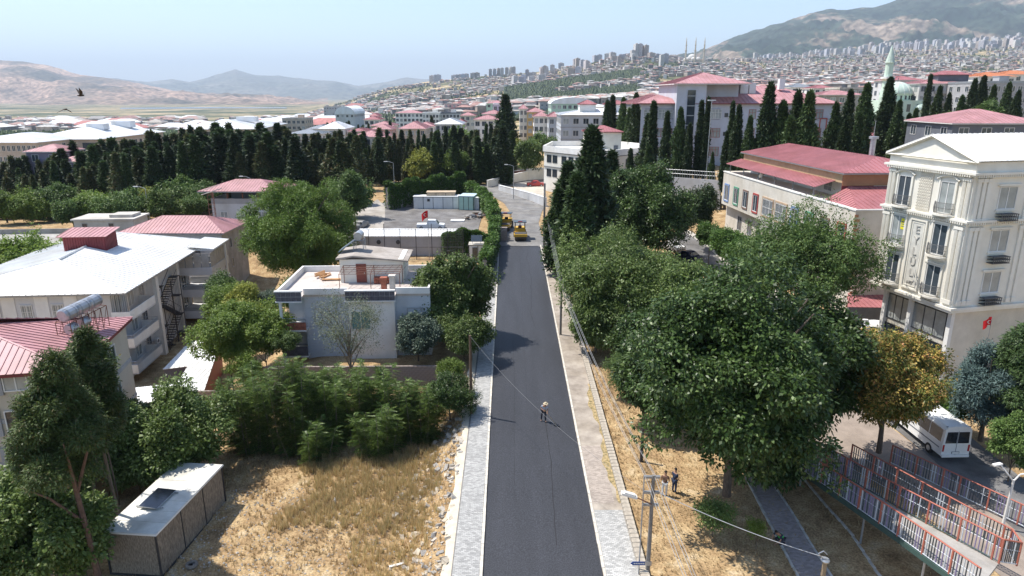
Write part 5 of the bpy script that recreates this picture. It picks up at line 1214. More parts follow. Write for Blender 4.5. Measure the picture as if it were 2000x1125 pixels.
T('blue_cypress', 'blue green cypress at the right edge in front of the ornate block wall', 1935, 650, 860, 45, 150, G_blue, nl=5200, k=6, leaf=(.28, .07), seed=23, nb=26, small=.36, spread=.12, tr=.2)
T('blue_cypress', 'taller dark green cypress behind the blue one at the right edge', 2010, 590, 900, 43, 130, G_cyp2, nl=4500, k=6, leaf=(.30, .08), seed=24, nb=20, tr=.2)
T('broadleaf_shrub', 'rounded bright bush against the park street at the right edge', 1985, 800, 925, 40, 90, G_mid, nl=2800, leaf=(.2, .11), seed=25, nb=12, tr=.06, cat='bush')
T('ivy_bush', 'ivy covered gate post bush behind the minibus', 1862, 760, 830, 47, 60, G_ivy, nl=1600, leaf=(.2, .13), seed=26, nb=10, tr=.06, cat='bush')
T('young_shrub', 'small pale shrub on the dry slope right of the street lamp', 1385, 1080, 1130, 34.5, 80, G_mid, nl=700, leaf=(.14, .06), seed=27, nb=10, tr=.03, cat='bush')
T('young_shrub', 'tiny bright green shrub low on the dry slope near the bottom edge', 1470, 1108, 1135, 33.5, 44, G_light, nl=260, leaf=(.12, .06), seed=28, nb=7, tr=.02, cat='bush')
T('young_shrub', 'dark feathery shrub beside the wires on the dry slope under the big tree', 1212, 690, 800, 53, 70, G_mid, nl=1700, leaf=(.2, .05), seed=29, nb=12, tr=.05, cat='bush')
for k, (px, pt, pb, Y, wp, lab) in enumerate(((1388, 432, 480, 92, 60, 'bushy hedge shrub nearest the far end of the cream building'), (1418, 448, 505, 85, 66, 'second hedge shrub before the far end of the cream building'), (1452, 462, 530, 79, 80, 'bushy shrub between the pavement and the cream building wall, third from its far end'), (1490, 500, 580, 70, 90, 'green bush under the leafy tree beside the park street pavement'))):
    T('street_shrub', lab, px, pt, pb, Y, wp, G_ivy, nl=2400, leaf=(.32, .18), seed=30 + k, nb=12, tr=.06, cat='bush')
rc0 = random.Random(77)
# --- left side
T('stone_pine', 'massive rounded light green stone pine beside the yard, left of the road', 582, 354, 545, 92, 225, G_pine, nl=14000, k=7, leaf=(.42, .12), seed=40, nb=60, small=.24, amp=.16, tr=.4, spread=.22, inner=.85, droop=-.15)
T('broadleaf_tree', 'tall light green poplar like tree behind the stone pine', 690, 322, 430, 118, 52, G_mid, nl=3200, leaf=(.42, .26), seed=41, nb=16, tr=.2)
T('fig_tree', 'big glossy fig tree between the blue grey house and the road', 885, 500, 665, 66, 150, G_fig, nl=9500, k=4, leaf=(.36, .25), seed=42, nb=26, small=.38, tr=.22)
T('fig_tree', 'silvery lower fig bush in front of the right corner of the blue grey house', 815, 612, 695, 60, 80, LM('silvery leaf', (.06, .09, .06), (.16, .21, .15), .2), nl=2600, leaf=(.28, .18), seed=43, nb=12, tr=.1)
T('sparse_tree', 'thin half bare tree in front of the blue grey house', 680, 560, 700, 55.5, 150, LM('sparse grey leaf', (.07, .09, .05), (.16, .18, .11), .25), nl=1500, k=5, leaf=(.17, .07), seed=44, nb=22, small=.3, tr=.14, tmat=bark_l, core=False, limbs=16, spread=.3, inner=.4)
T('acid_green_shrub', 'yellow green shrub mass climbing beside the balcony wing, garden side', 478, 548, 640, 66, 75, G_yel, nl=3200, leaf=(.26, .15), seed=45, nb=16, tr=.1, cat='bush')
T('vine_canopy', 'bright green vine canopy spread over the garden left of the blue grey house', 478, 595, 700, 61, 170, G_light, nl=5200, leaf=(.28, .2), seed=46, nb=24, small=.3, tr=.1, cat='vine')
T('garden_shrub', 'dark green shrub at the foot of the white wall behind the vine', 435, 535, 600, 74, 65, G_mid, nl=2000, leaf=(.28, .17), seed=47, nb=12, tr=.1, cat='bush')
T('garden_shrub', 'grey green shrub between the stone pine and the blue grey house', 520, 560, 620, 68, 60, LM('olive leaf', (.05, .075, .05), (.12, .15, .10), .2), nl=1700, leaf=(.2, .06), seed=48, nb=10, tr=.1, cat='bush')
T('garden_shrub', 'small yellow green bush on the garden wall corner above the dry lot', 475, 690, 745, 57, 70, G_light, nl=1300, leaf=(.2, .1), seed=49, nb=8, tr=.05, cat='bush')
T('garden_shrub', 'small dark bush below the red balcony of the blue grey house', 562, 645, 690, 59, 50, G_mid, nl=900, leaf=(.2, .1), seed=50, nb=8, tr=.05, cat='bush')
T('juniper_tree', 'tall dark juniper with bare trunk standing left of the brown cabin', 128, 690, 930, 31.5, 215, G_jun, nl=9500, k=7, leaf=(.20, .07), seed=51, nb=46, small=.27, tr=.2, cone=1, lean=(-.3, .1), zs=1.1, tmat=M('red brown bark', (.12, .075, .055), .95, .3, 6, bump=.7, bscale=10), limbs=5, spread=.16)
T('juniper_tree', 'second dark juniper behind the first, hiding the pink roofed block corner', 180, 645, 835, 35, 125, G_jun, nl=6500, k=7, leaf=(.22, .07), seed=52, nb=34, small=.3, tr=.14, cone=1, zs=1.1, spread=.16, limbs=4)
for k, (px, pt, pb, Y, wp, lab, nl) in enumerate(((330, 765, 935, 43.5, 265, 'broad fig thicket behind the brown cabin', 7000), (50, 930, 1150, 32, 270, 'fig bush filling the bottom left corner', 8000), (150, 960, 1120, 32.5, 130, 'dark fig bush at the foot of the juniper trunk', 3000), (110, 900, 1040, 35.5, 120, 'fig bush between the juniper trunk and the brown cabin', 3000), (262, 850, 940, 41, 110, 'lower fig bush at the back edge of the brown cabin roof', 2000))):
    T('fig_thicket', lab, px, pt, pb, Y, wp, G_fig, nl=nl, leaf=(.30, .19), seed=60 + k, nb=24, small=.33, tr=.1, limbs=10, cat='bush')
for k, (px, pt, pb, Y, wp, m_, lab, nl) in enumerate((
    (905, 610, 692, 60.5, 110, G_fig, 'low fig bush beneath the big fig tree, touching the left pavement', 3000), (450, 550, 640, 67, 95, G_light, 'light green bush between the balcony wing and the vine canopy', 1600), (445, 635, 705, 60, 95, G_light, 'low light green vine tail hanging over the garden wall', 1600), (515, 620, 695, 60, 85, G_light, 'vine clump reaching the red balcony of the blue grey house', 1600),
    (490, 570, 650, 65, 95, G_yel, 'small yellow bush rising behind the vine canopy', 1300), (570, 545, 600, 74, 60, G_mid, 'green bush in the shade between stone pine and blue grey house', 1500), (180, 560 + 90, 760, 38, 70, G_jun, 'dark juniper top crossing the pink roof', 2600))):
    T('garden_bush', lab, px, pt, pb, Y, wp, m_, nl=nl, leaf=(.26, .16), seed=170 + k, nb=14, tr=.06, cat='bush')
for k, (px, pt, pb, Y, wp, m_, lab, nl) in enumerate((
    (1165, 560, 700, 62, 100, G_fig, 'leafy tree right behind the pavement wall, opposite the fig tree', 4500), (1255, 600, 720, 56, 120, G_dark, 'dark leaved tree filling the gap behind the huge foreground tree', 4200), (1350, 560, 660, 58, 130, G_fig, 'bright leaved tree just above the huge foreground tree', 4500), (1430, 540, 600, 60, 100, G_fig, 'leafy tree edging the park street left of the cream building tree', 3600),
    (1205, 440, 520, 92, 120, G_mid, 'soft green tree top between the dark cypresses and the road roller', 3200), (1500, 820, 930, 40, 150, G_dark, 'dark low crown shading the start of the park path', 3800))):
    T('park_tree', lab, px, pt, pb, Y, wp, m_, nl=nl, leaf=(.34, .2), seed=190 + k, nb=20, tr=.16)
# pinnate shrubs (tree of heaven) across the lot
def pinnate(r, n, L_, W_, segs):
    """unit frond pointing +x with paired leaflets"""
    V = []
    for i in range(segs):
        x = L_ * (.15 + .85 * i / segs); l = W_ * math.sin(math.pi * (.2 + .75 * i / segs)) ; dz = -.35 * (x / L_) ** 2 * L_
        for s in (-1, 1): V += [(x, 0, dz), (x + .05, s * l * .5, dz + .01), (x + .07, s * l, dz - .03), (x + .0, s * l * .55, dz - .01)]
    return np.array(V)
fr0 = pinnate(None, 1, .78, .2, 8)
def heaven(label, px, pt, pb, Y, wp, seed, nst=16, mat=None, P=None):
    nst = int(nst * 1.35); r = np.random.RandomState(seed); P, R_, th, Hh = crown_at(px, pt - 12, pb, Y, wp * 1.12); t = thing('tree_of_heaven', label, 'bush', P); V = []; b = MB()
    for s in range(nst):
        a = r.uniform(0, 6.3); q = R_ * math.sqrt(r.rand()) * .9; x, y = q * math.cos(a), q * math.sin(a) * .8; top = (th + Hh) * (1 - .25 * (q / R_) ** 2) * r.uniform(.8, 1.08)
        b.tube((x * .7, y * .7, 0), (x, y, top), .035, .012, n=4)
        for z in np.arange(.2, top, .15):
            for j in range(3):
                an = r.uniform(0, 6.3); el = r.uniform(-.1, .7) * (z / top); sc = r.uniform(.75, 1.25) * (1 if z < top * .8 else .8)
                c, s_ = math.cos(an), math.sin(an); ce, se = math.cos(el), math.sin(el)
                f = fr0 * sc; X_ = f[:, 0] * ce - f[:, 2] * se; Z_ = f[:, 0] * se + f[:, 2] * ce; V.append(np.stack([X_ * c - f[:, 1] * s_ + x * (.7 + .3 * z / top), X_ * s_ + f[:, 1] * c + y * (.7 + .3 * z / top), Z_ + z], 1))
    ob('crown', npmesh('crown', np.concatenate(V), 4, mat or G_ail), t); b.obj('stem', bark_l, t)
for k, (px, pt, pb, Y, wp, n, lab) in enumerate((
    (490, 730, 895, 47.5, 110, 16, 'leftmost feathery green shrub of the clump across the lot'), (565, 718, 900, 47.5, 120, 18, 'tall feathery shrub second from the left in the lot clump'),
    (640, 725, 895, 48.5, 110, 16, 'feathery shrub in the centre of the lot clump, under the half bare tree'), (700, 722, 880, 49.5, 110, 16, 'darker feathery shrub right of the clump centre'),
    (765, 735, 885, 49, 110, 16, 'feathery shrub with pale tips between the clump and the round dark bush'), (735, 800, 880, 46.5, 90, 9, 'low feathery shrub in front of the clump at the edge of the dry weeds'),
    (600, 820, 900, 46, 130, 10, 'low front shrub at the foot of the feathery clump'), (820, 760, 880, 48.5, 80, 10, 'last feathery shrub of the clump, next to the round dark bush'))):
    heaven(lab, px, pt, pb, Y, wp, 80 + k, n)
T('round_bush', 'round dark small leaved bush leaning over the left pavement', 878, 728, 860, 50, 105, G_dark, nl=4200, leaf=(.16, .1), seed=70, nb=20, small=.34, tr=.08, cat='bush')
T('round_bush', 'bright yellow green bush behind the round dark bush and the wooden pole', 882, 700, 745, 54, 56, G_light, nl=1300, leaf=(.18, .08), seed=71, nb=10, tr=.06, cat='bush')
# far-left bushes behind the white roof
for k, (px, pt, pb, Y, wp, m_, lab) in enumerate(((60, 470, 535, 88, 160, G_light, 'light green bushes beyond the white ribbed roof at the left edge'), (105, 500, 530, 84, 90, G_fig, 'dark leaved bush touching the far eave of the white ribbed roof'),
    (250, 362, 440, 120, 110, G_mid, 'broad green tree left of the pink roofed house'), (285, 375, 440, 124, 80, G_yel, 'yellowish tree left of the lamp post before the cypresses'), (180, 375, 440, 122, 90, G_light, 'light green round tree behind the concrete house'), (55, 380, 430, 128, 90, G_light, 'pale green tree at the left edge before the cypress row'),
    (318, 372, 430, 120, 60, G_fig, 'grey green tree touching the lamp post left of the open topped house'), (8, 375, 430, 125, 50, G_light, 'light green tree cut by the left edge'), (140, 390, 435, 118, 60, G_mid, 'dark green tree behind the concrete stair head'),
    (830, 285, 350, 172, 60, G_yel, 'yellow tree in front of the cypresses behind the ivy wall'), (815, 305, 350, 168, 40, G_yel, 'small bright yellow tree leftmost before the dark cypresses'), (888, 292, 345, 172, 52, G_light, 'pale green tree right of the yellow trees behind the ivy wall'),
    (928, 288, 345, 178, 36, G_light, 'slim pale tree beside the tall street lamp'), (952, 285, 345, 182, 36, G_light, 'loose pale tree between street lamp and the parked cars'), (1033, 268, 335, 180, 50, G_fig, 'rounded green tree left of the white office building'), (1010, 270, 320, 200, 30, G_yel, 'bright yellow green tree behind the rounded tree left of the office'),
    (1060, 262, 300, 230, 60, G_mid, 'soft grey green tree before the ochre apartment block'), (1095, 300, 345, 190, 30, G_mid, 'small green tree against the left wall of the white office'), (1260, 300, 340, 145, 30, G_cyp2, 'small conifer tree before the front wall of the white office'))):
    T('distant_tree', lab, px, pt, pb, Y, wp, m_, nl=1500 if Y > 140 else 2400, leaf=(.6, .42) if Y > 140 else (.45, .3), seed=120 + k, nb=18, small=.35, tr=.18, limbs=5)
ub = None
for i in range(15):
    px = rc0.uniform(-30, 735); Y = rc0.uniform(127, 143); p = X(px, 410, Y)
    if ub is None: ub = broad('distant_tree', 'low green leafy tree filling the foot of the long cypress belt', gp(p.x, Y), 3.4, 5.5, .8, G_mid, nl=1500, k=4, leaf=(.5, .34), seed=240, nb=16, group='leafy trees at the foot of the cypress belt'); continue
    copy_tree(ub, gp(p.x, Y), rc0.uniform(0, 6), rc0.uniform(.7, 1.25))
# --- cypresses: templates then copies
def cypress_mesh(seed, h, rad, mat, n=1500, k=4, ragged=.35, taper=.8):
    r = np.random.RandomState(seed); z = r.uniform(0.03, 1, n) ** .9; a = r.uniform(0, 6.28, n)
    prof = rad * np.clip(np.sin(math.pi * np.clip(z * .80 + .2, 0, 1)) ** .6, .04, 1) * np.clip(1.06 - z ** 3 * .75, .1, 1)
    prof *= 1 + ragged * np.sin(a * 3 + z * 17 + seed) * np.sin(z * 31 + a * 2) * .6
    rr = prof * r.uniform(.6, 1.1, n); P = np.stack([rr * np.cos(a), rr * np.sin(a), z * h], 1)
    N = np.stack([np.cos(a) * .55, np.sin(a) * .55, np.full(n, .9)], 1)
    V = leaf_quads(P, N, r, k, h * .055, h * .022, h * .012, droop=-.1, out=1.0)
    # leader
    P2 = np.stack([r.normal(size=40) * .04, r.normal(size=40) * .04, r.uniform(.88, 1.0, 40) * h], 1); V = np.concatenate([V, leaf_quads(P2, np.tile([[0, 0, 1.]], (40, 1)), r, 3, h * .05, h * .012, .03, droop=-.5)])
    m = 8; core = []
    for i in range(7):
        for j in range(m):
            z0_, z1_ = .03 + i * .13, .03 + (i + 1) * .13; f = lambda zz: .68 * rad * max(.03, math.sin(math.pi * min(1, zz * .8 + .2)) ** .6 * (1.06 - zz ** 3 * .75))
            for (zz, jj) in ((z0_, j), (z0_, j + 1), (z1_, j + 1), (z1_, j)): an = 2 * math.pi * (jj % m) / m; q = f(zz) * (1 + .2 * math.sin(jj % m * 2.3 + zz * 20)); core.append((q * math.cos(an), q * math.sin(an), zz * h))
    return npmesh('crown', np.concatenate([V, np.array(core)]), 4, mat)
tk = MB(); tk.tube((0, 0, -.3), (0, 0, .5), .045, .03, n=6)
TK = tk.mesh('trunk', bark)
CY = [cypress_mesh(i, 1.0 * 12, (1.5, 1.2, 1.7, 1.35, .85, 1.9)[i], (G_cyp, G_cyp2, G_mixc)[i % 3], 900) for i in range(6)]
CN = [cypress_mesh(i + 20, 12.0, (1.5, 1.15, .75, 1.7)[i], G_cyp if i < 3 else G_cyp2, 2200, ragged=.7) for i in range(4)]
def cyp(P, h, me, label, group, rad=1.0, rz=0, lift=0):
    t = thing('cypress_tree', label, 'cypress', P, rz, group); s = h / 12
    c = ob('crown', me, t, (0, 0, lift)); c.scale = (s * rad, s * rad, s * (1 - lift / h)); k = ob('trunk', TK, t); k.scale = (s * 4.5, s * 4.5, max(2.0, lift + 2) ); return t
rc = random.Random(12); 
# the dark belt behind the yard: crest heights read from the picture
crest = [(-60, 310), (0, 318), (60, 310), (130, 300), (190, 282), (240, 276), (300, 272), (340, 262), (400, 250), (470, 250), (545, 250), (600, 262), (660, 262), (720, 262), (800, 258), (870, 254), (940, 250), (985, 232), (1000, 240)]
cxs = [c_[0] for c_ in crest]; cys = [c_[1] for c_ in crest]
for i in range(215):
    px = -50 + 1055 * (i + rc.uniform(-.3, .3)) / 215; back = i % 3
    Y = {0: 148, 1: 164, 2: 182}[back] + rc.uniform(-5, 5) + (px > 700) * 26 - (px < 300) * 10
    py = np.interp(px, cxs, cys) + (rc.uniform(-2, 38) if back < 2 else rc.uniform(-6, 12)) + (14, 4, -2)[back]
    p = X(px, py, Y); g = H(p.x, Y); h = max(8, p.z - g)
    if rc.random() < .13: h *= 1.10
    lean_ = cyp(Vector((p.x, Y, g)), h, rc.choice(CY), 'dark cypress in the long dense belt behind the yard and the left houses', 'cypresses in the dense belt', rc.uniform(.75, 1.4), rc.uniform(0, 6)); lean_.rotation_euler[0] = rc.uniform(-.05, .05); lean_.rotation_euler[1] = rc.uniform(-.05, .05)
tall = [(987, 188, 205, 'tallest dark cypress, standing at the right end of the dense belt')]
for px, py, Y, lab in tall: p = X(px, py, Y); g = H(p.x, Y); cyp(Vector((p.x, Y, g)), p.z - g, CY[0], lab, None, 1.2)
# cypresses among the right hand buildings (px, top, Y, mesh, label)
RC = [(1110, 322, 92, 0, 'ragged cypress left of three beside the old road junction'), (1128, 345, 84, 3, 'bushy cypress between the junction pavement and the tall cypress'), (1158, 256, 90, 0, 'tallest cypress of the junction group, rising before the white office'), (1092, 372, 90, 3, 'low wide cypress at the kerb of the road junction'),
 (1196, 300, 104, 1, 'cypress right of the tallest one, against the office wall'), (1232, 295, 125, 1, 'small pointed cypress before the right part of the white office'), (1268, 290, 122, 3, 'wide conifer at the right corner of the white office'), (1215, 340, 100, 3, 'rounded cypress behind the tall dark broad tree'),
 (1187, 200, 190, 0, 'left cypress of the pair beside the blue grey block'), (1197, 190, 195, 1, 'taller cypress of the pair beside the blue grey block'), (1218, 195, 185, 3, 'wide cypress between the blue grey block and the school'), (1243, 186, 175, 0, 'tall cypress at the left corner of the school'), (1230, 215, 180, 3, 'lower dense cypress left of the school corner'),
 (1266, 228, 140, 1, 'thin cypress at the left window bay of the school'), (1277, 205, 136, 2, 'pencil thin dark cypress before the left wing of the school'), (1304, 222, 132, 1, 'first ragged cypress left of the school stair tower'), (1330, 215, 130, 3, 'broad ragged cypress before the school stair tower'), (1348, 245, 128, 1, 'short cypress right of the school stair tower'), (1371, 202, 128, 2, 'slim black cypress left of the lamp mast before the school'), (1384, 196, 127, 2, 'slim black cypress right of the lamp mast before the school'), (1392, 300, 125, 3, 'low bushy cypress beneath the slim pair before the school'),
 (1432, 204, 122, 2, 'slim cypress left of the dark group before the school middle'), (1444, 210, 120, 0, 'broad cypress in the group before the school middle'), (1466, 232, 118, 3, 'shorter cypress right in the group before the school middle'), (1420, 260, 122, 1, 'lowest cypress left in the group before the school middle'),
 (1505, 170, 118, 0, 'tall dark cypress before the right part of the school'), (1530, 205, 117, 3, 'dense cypress second before the right part of the school'), (1560, 185, 116, 0, 'ragged tall cypress third before the right part of the school'), (1583, 187, 114, 3, 'full cypress nearest the right end wall of the school'), (1545, 235, 112, 3, 'low wide cypress before the right part of the school'),
 (1634, 205, 130, 3, 'cypress right of the school end wall'), (1662, 180, 135, 0, 'broad cypress between school and mosque'), (1695, 168, 140, 3, 'tall cypress left of the minaret'), (1680, 225, 125, 3, 'lower dark cypress left of the mosque hall'), (1740, 156, 150, 0, 'cypress standing right before the mosque dome'), (1758, 200, 145, 3, 'short cypress at the right side of the mosque dome'),
 (1818, 150, 200, 2, 'slim dark cypress right of the mosque, beside the apartment block'), (1836, 172, 170, 3, 'broad cypress before the long pale apartment block'), (1855, 185, 165, 0, 'lower cypress before the long pale apartment block'), (1790, 215, 140, 3, 'short dense cypress below the mosque'), (1776, 225, 138, 1, 'small pointed cypress right of the mosque porch'), (1905, 158, 190, 0, 'tall cypress beyond the yellow green bushes at the right'), (1923, 152, 192, 0, 'tallest cypress of the far right group'), (1942, 170, 180, 3, 'bushy cypress in the far right group'), (1972, 165, 185, 3, 'rounded cypress in the far right group near the edge'), (1990, 180, 170, 0, 'cypress at the far right edge below the grey building'), (1880, 190, 160, 3, 'rounded dark cypress left in the far right group'), (1655, 235, 118, 0, 'dark cypress beside the wooden house with heaters')]
for px, py, Y, k, lab in RC:
    p = X(px, py, Y); g = H(p.x, Y); h = p.z - g; near = Y < 112
    cyp(Vector((p.x, Y, g)), h, CN[k], lab, 'cypresses among the right hand buildings', (1.1 if near else .46 if 1290 < px < 1480 else .68) * rc.uniform(.9, 1.1), rc.uniform(0, 6), lift=h * (.22 if 1290 < px < 1480 and not near else .04))
# light trees in the right distance
for k in range(22):
    px = rc.uniform(1790, 2010); Y = rc.uniform(128, 165); py = rc.uniform(225, 262) + (px > 1850) * -8
    if k == 0: tmpl = T('distant_tree', 'soft green tree in the belt below the far right buildings', px, py - 20, py + 20, Y, 50, G_mid, nl=1600, leaf=(.6, .4), seed=200, nb=18, small=.35, group='trees below the far right buildings'); continue
    p = X(px, py, Y); copy_tree(tmpl, Vector((p.x, Y, H(p.x, Y))), rc.uniform(0, 6), rc.uniform(.5, .95))
# --- ivy hedges
def ivy_wall(name, label, P, hgt, th, nl, mat=G_ivy, leaf=(.3, .22), seed=1, wallm=None):
    t = thing(name, label, 'hedge', (0, 0, 0)); r = np.random.RandomState(seed); V = []; b = MB()
    L_ = [math.hypot(c[0] - a[0], c[1] - a[1]) for a, c in zip(P, P[1:])]; tot = sum(L_)
    for (a, c), l in zip(zip(P, P[1:]), L_):
        n = int(nl * l / tot); u = r.rand(n); ux, uy = (c[0] - a[0]) / l, (c[1] - a[1]) / l; nx, ny = uy, -ux
        side = r.choice([-1, 0, 1], n, p=[.3, .35, .35]); x = a[0] + ux * u * l; y = a[1] + uy * u * l
        hh = hgt * (1 + .10 * np.sin(u * l * .9 + seed) + .05 * np.sin(u * l * 2.7)); tt = th * (1 + .25 * np.sin(u * l * 1.3))
        z = np.where(side == 0, hh, hh * r.rand(n) ** .6 * .99); off = np.where(side == 0, r.uniform(-1, 1, n), side) * tt / 2
        g = np.array([H(x_, y_) for x_, y_ in zip(x, y)])
        C = np.stack([x + nx * off, y + ny * off, g + z], 1); N = np.stack([nx * side * 1.0, ny * side * 1.0, np.where(side == 0, 1.0, .3)], 1)
        V.append(leaf_quads(C, N, r, 4, leaf[0], leaf[1], .13, droop=.3))
        m = max(1, int(l / 2))
        for i in range(m):
            xa, ya = a[0] + ux * l * (i + .5) / m, a[1] + uy * l * (i + .5) / m; g0 = H(xa, ya)
            b.cbox((xa, ya, g0 + hgt * .43), (l / m + .02, th * .55, hgt * .92), math.atan2(uy, ux))
    ob('foliage', npmesh('foliage', np.concatenate(V), 4, mat), t); b.obj('wall', wallm or conc, t); return t
gx = lambda px, py: (lambda p: (p.x, p.y))(G(px, py))
ivy_wall('ivy_hedge', 'high square ivy hedge along the back of the walled yard', [gx(757, 410), (gx(905, 385)[0], gx(905, 385)[1])], 5.0, 1.2, 5200, seed=2, leaf=(.42, .3))
ivy_wall('ivy_hedge', 'curving ivy hedge between the walled yard and the old road', [gx(905, 385), gx(935, 398), gx(958, 425), gx(968, 455)], 3.6, 1.3, 4200, seed=3, leaf=(.38, .26))
ivy_wall('ivy_hedge', 'tall ivy hedge ending at the left pavement beside the guard booth', [gx(970, 452), (-2.9, 101), (-3.6, 88)], 3.0, 1.1, 3600, seed=4, leaf=(.34, .22))
ivy_wall('ivy_hedge', 'ivy covered stretch of the yard fence, right of the flag pole', [(-10.3, 99.5), (-3.6, 100.5)], 3.6, .8, 2400, seed=5, leaf=(.34, .22))
# --- dry weeds and grass on the lot
def tufts(name, n, area, hgt, mat, seed, clump=7, lean=.35, wd=.018):
    r = np.random.RandomState(seed); V = []
    x0, x1, y0, y1 = area; cx = r.uniform(x0, x1, n); cy = r.uniform(y0, y1, n)
    mx_, my_ = (x0 + x1) / 2, (y0 + y1) / 2; dens = np.array([mnoise.noise(Vector((a * .35, b_ * .35, seed))) - (seed in (2, 3)) * .75 * (max(abs(a - mx_) / (x1 - x0), abs(b_ - my_) / (y1 - y0)) * 2) ** 3 + (seed in (2, 3)) * .25 for a, b_ in zip(cx, cy)]); k_ = dens > r.uniform(-.35, .15, n); cx, cy = cx[k_], cy[k_]
    for a, b_ in zip(cx, cy):
        if a > -3.9: continue
        g = H(a, b_); m = clump; an = r.uniform(0, 6.28, m); l = hgt * r.uniform(.5, 1.3, m); ln = r.uniform(0, lean, m); ca, sa = np.cos(an), np.sin(an)
        bx, by = a + ca * .06, b_ + sa * .06; tx, ty = a + ca * l * ln * 1.6, b_ + sa * l * ln * 1.6; pw = wd * r.uniform(.6, 1.3, m)
        V.append(np.stack([np.stack([bx - sa * pw, by + ca * pw, np.full(m, g)], 1), np.stack([bx + sa * pw, by - ca * pw, np.full(m, g)], 1), np.stack([tx, ty, g + l], 1)], 1).reshape(-1, 3))
    return tag(ob(name, npmesh(name, np.concatenate(V), 3, mat)), kind='stuff')
straw = LM('straw', (.40, .28, .13), (.68, .54, .31), .35, (.42, .24, .11), .12, rough=.8); weed = LM('dry weed', (.48, .33, .15), (.78, .62, .33), .45, (.36, .36, .15), .15, rough=.8)
tufts('dry_grass', 9000, (-22, -3.6, 28, 57), .22, straw, 1)
tufts('dry_weeds', 2600, (-15.5, -4.2, 36.5, 48), .6, weed, 2, clump=16, wd=.014, lean=.4)
tufts('tall_dry_weeds', 700, (-10, -4.2, 29, 39), .6, weed, 3, clump=14, wd=.014)
tufts('dry_grass_behind', 1600, (-10, -3.9, 51, 57), .4, straw, 4, clump=9)
# park floor grass
def park_tufts():
    r = np.random.RandomState(7); V = []
    for i in range(9000):
        y = r.uniform(30, 100); x = XW(y) + .4 + abs(r.normal()) * 5 * (1 if y > 50 else 1.6)
        if x > 24: continue
        g = H(x, y); m = 5; an = r.uniform(0, 6.28, m); l = .16 * r.uniform(.5, 1.4, m); ca, sa = np.cos(an), np.sin(an); tx, ty = x + ca * l * .5, y + sa * l * .5; pw = .018
        V.append(np.stack([np.stack([x - sa * pw, y + ca * pw, np.full(m, g)], 1), np.stack([x + sa * pw, y - ca * pw, np.full(m, g)], 1), np.stack([tx, ty, g + l], 1)], 1).reshape(-1, 3))
    tag(ob('park_grass', npmesh('park_grass', np.concatenate(V), 3, straw)), kind='stuff')
park_tufts()
# ---------------------------------------------------------------- middle distance buildings
SB = simple_building
def corner_bld(name, label, A, B, C, z0, wall, rmat, rise, cat='building', near=False, ov=.8, soffit=None):
    B = Vector(B); Wd = (Vector(A) - B).length; O, rz, D = frame(B, C, Wd, z0); h = B.z - z0
    t = thing(name, label, cat, O, rz); b = MB(); b.box(ov, ov, 0, Wd - ov, D - ov, h - .1); b.obj('wall', wall, t)
    hip_roof(t, ov, ov, Wd - ov, D - ov, h, rise, rmat, ov=ov, w=1.2, near=near, soffit=soffit or white); return t, Wd, D, h
white_far = M('white roof sheet', (.72, .73, .74), .5, .06, .2, stain=.1)
t, W, D, h = corner_bld('institute_building', 'long tan building with pale hipped roof and big dark glass front, beyond the cypresses left', PZ(68, 270.7, 12), PZ(194.7, 272, 12), PZ(324, 257, 12), -4, tan_w, white_far, 3.2)
window(t, (W, D), 'f', W * .42, h - 4.2, W * .44, 6, 'g', dark_metal, glass_d, y=-.78); window(t, (W, D), 'f', W * .12, h - 4.5, 3, 6, 'g', dark_metal, glass, y=-.78); window(t, (W, D), 'f', W * .83, h - 4.5, 4, 6.5, 'g', dark_metal, glass, y=-.78)
wgrid(t, (W, D), 'r', [4 + i * 3.6 for i in range(int((D - 6) / 3.6))], [h - 2.6, h - 6.2, h - 9.8], 1.5, 1.9, 'm', grey_r, glass_d) 
q = MB(); q.box(W * .45, D * .35, h + 2.2, W * .45 + 6, D * .35 + 4, h + 4.3); q.box(W * .45, D * .7, h + 2.2, W * .45 + 7, D * .7 + 4, h + 4.6); q.obj('roof_plant', white_far, t)
for w_ in list(t.children):
    if w_.name.startswith('window') and abs(w_.rotation_euler[2]) > 1: w_.location.x -= .78
t, W, D, h = corner_bld('institute_building', 'second tan institute with pale roof right of the first, its glass front half hidden', PZ(364, 250.7, 12), PZ(505, 252, 12), PZ(562, 241, 12), -4, tan_w, white_far, 3.2)
window(t, (W, D), 'f', W * .45, h - 4.2, W * .44, 6, 'g', dark_metal, glass_d, y=-.78); window(t, (W, D), 'f', W * .13, h - 4.5, 4, 6, 'g', dark_metal, glass, y=-.78)
wgrid(t, (W, D), 'r', [4 + i * 4 for i in range(int((D - 6) / 4))], [h - 2.8, h - 6.6], 1.6, 2.0, 'm', grey_r, glass_d)
for w_ in list(t.children):
    if w_.name.startswith('window') and abs(w_.rotation_euler[2]) > 1: w_.location.x -= .78
q = MB(); q.box(W * .55, D * .4, h + 2.2, W * .55 + 9, D * .4 + 4, h + 4.4); q.obj('roof_plant', white_far, t)
hw = ('hip', white_far, 2.2); hp = ('hip', red_faded, 1.6); hr = ('hip', red_metal, 1.6)
fl = ('flat', white, 0); fg = ('flat', conc_l, 0)
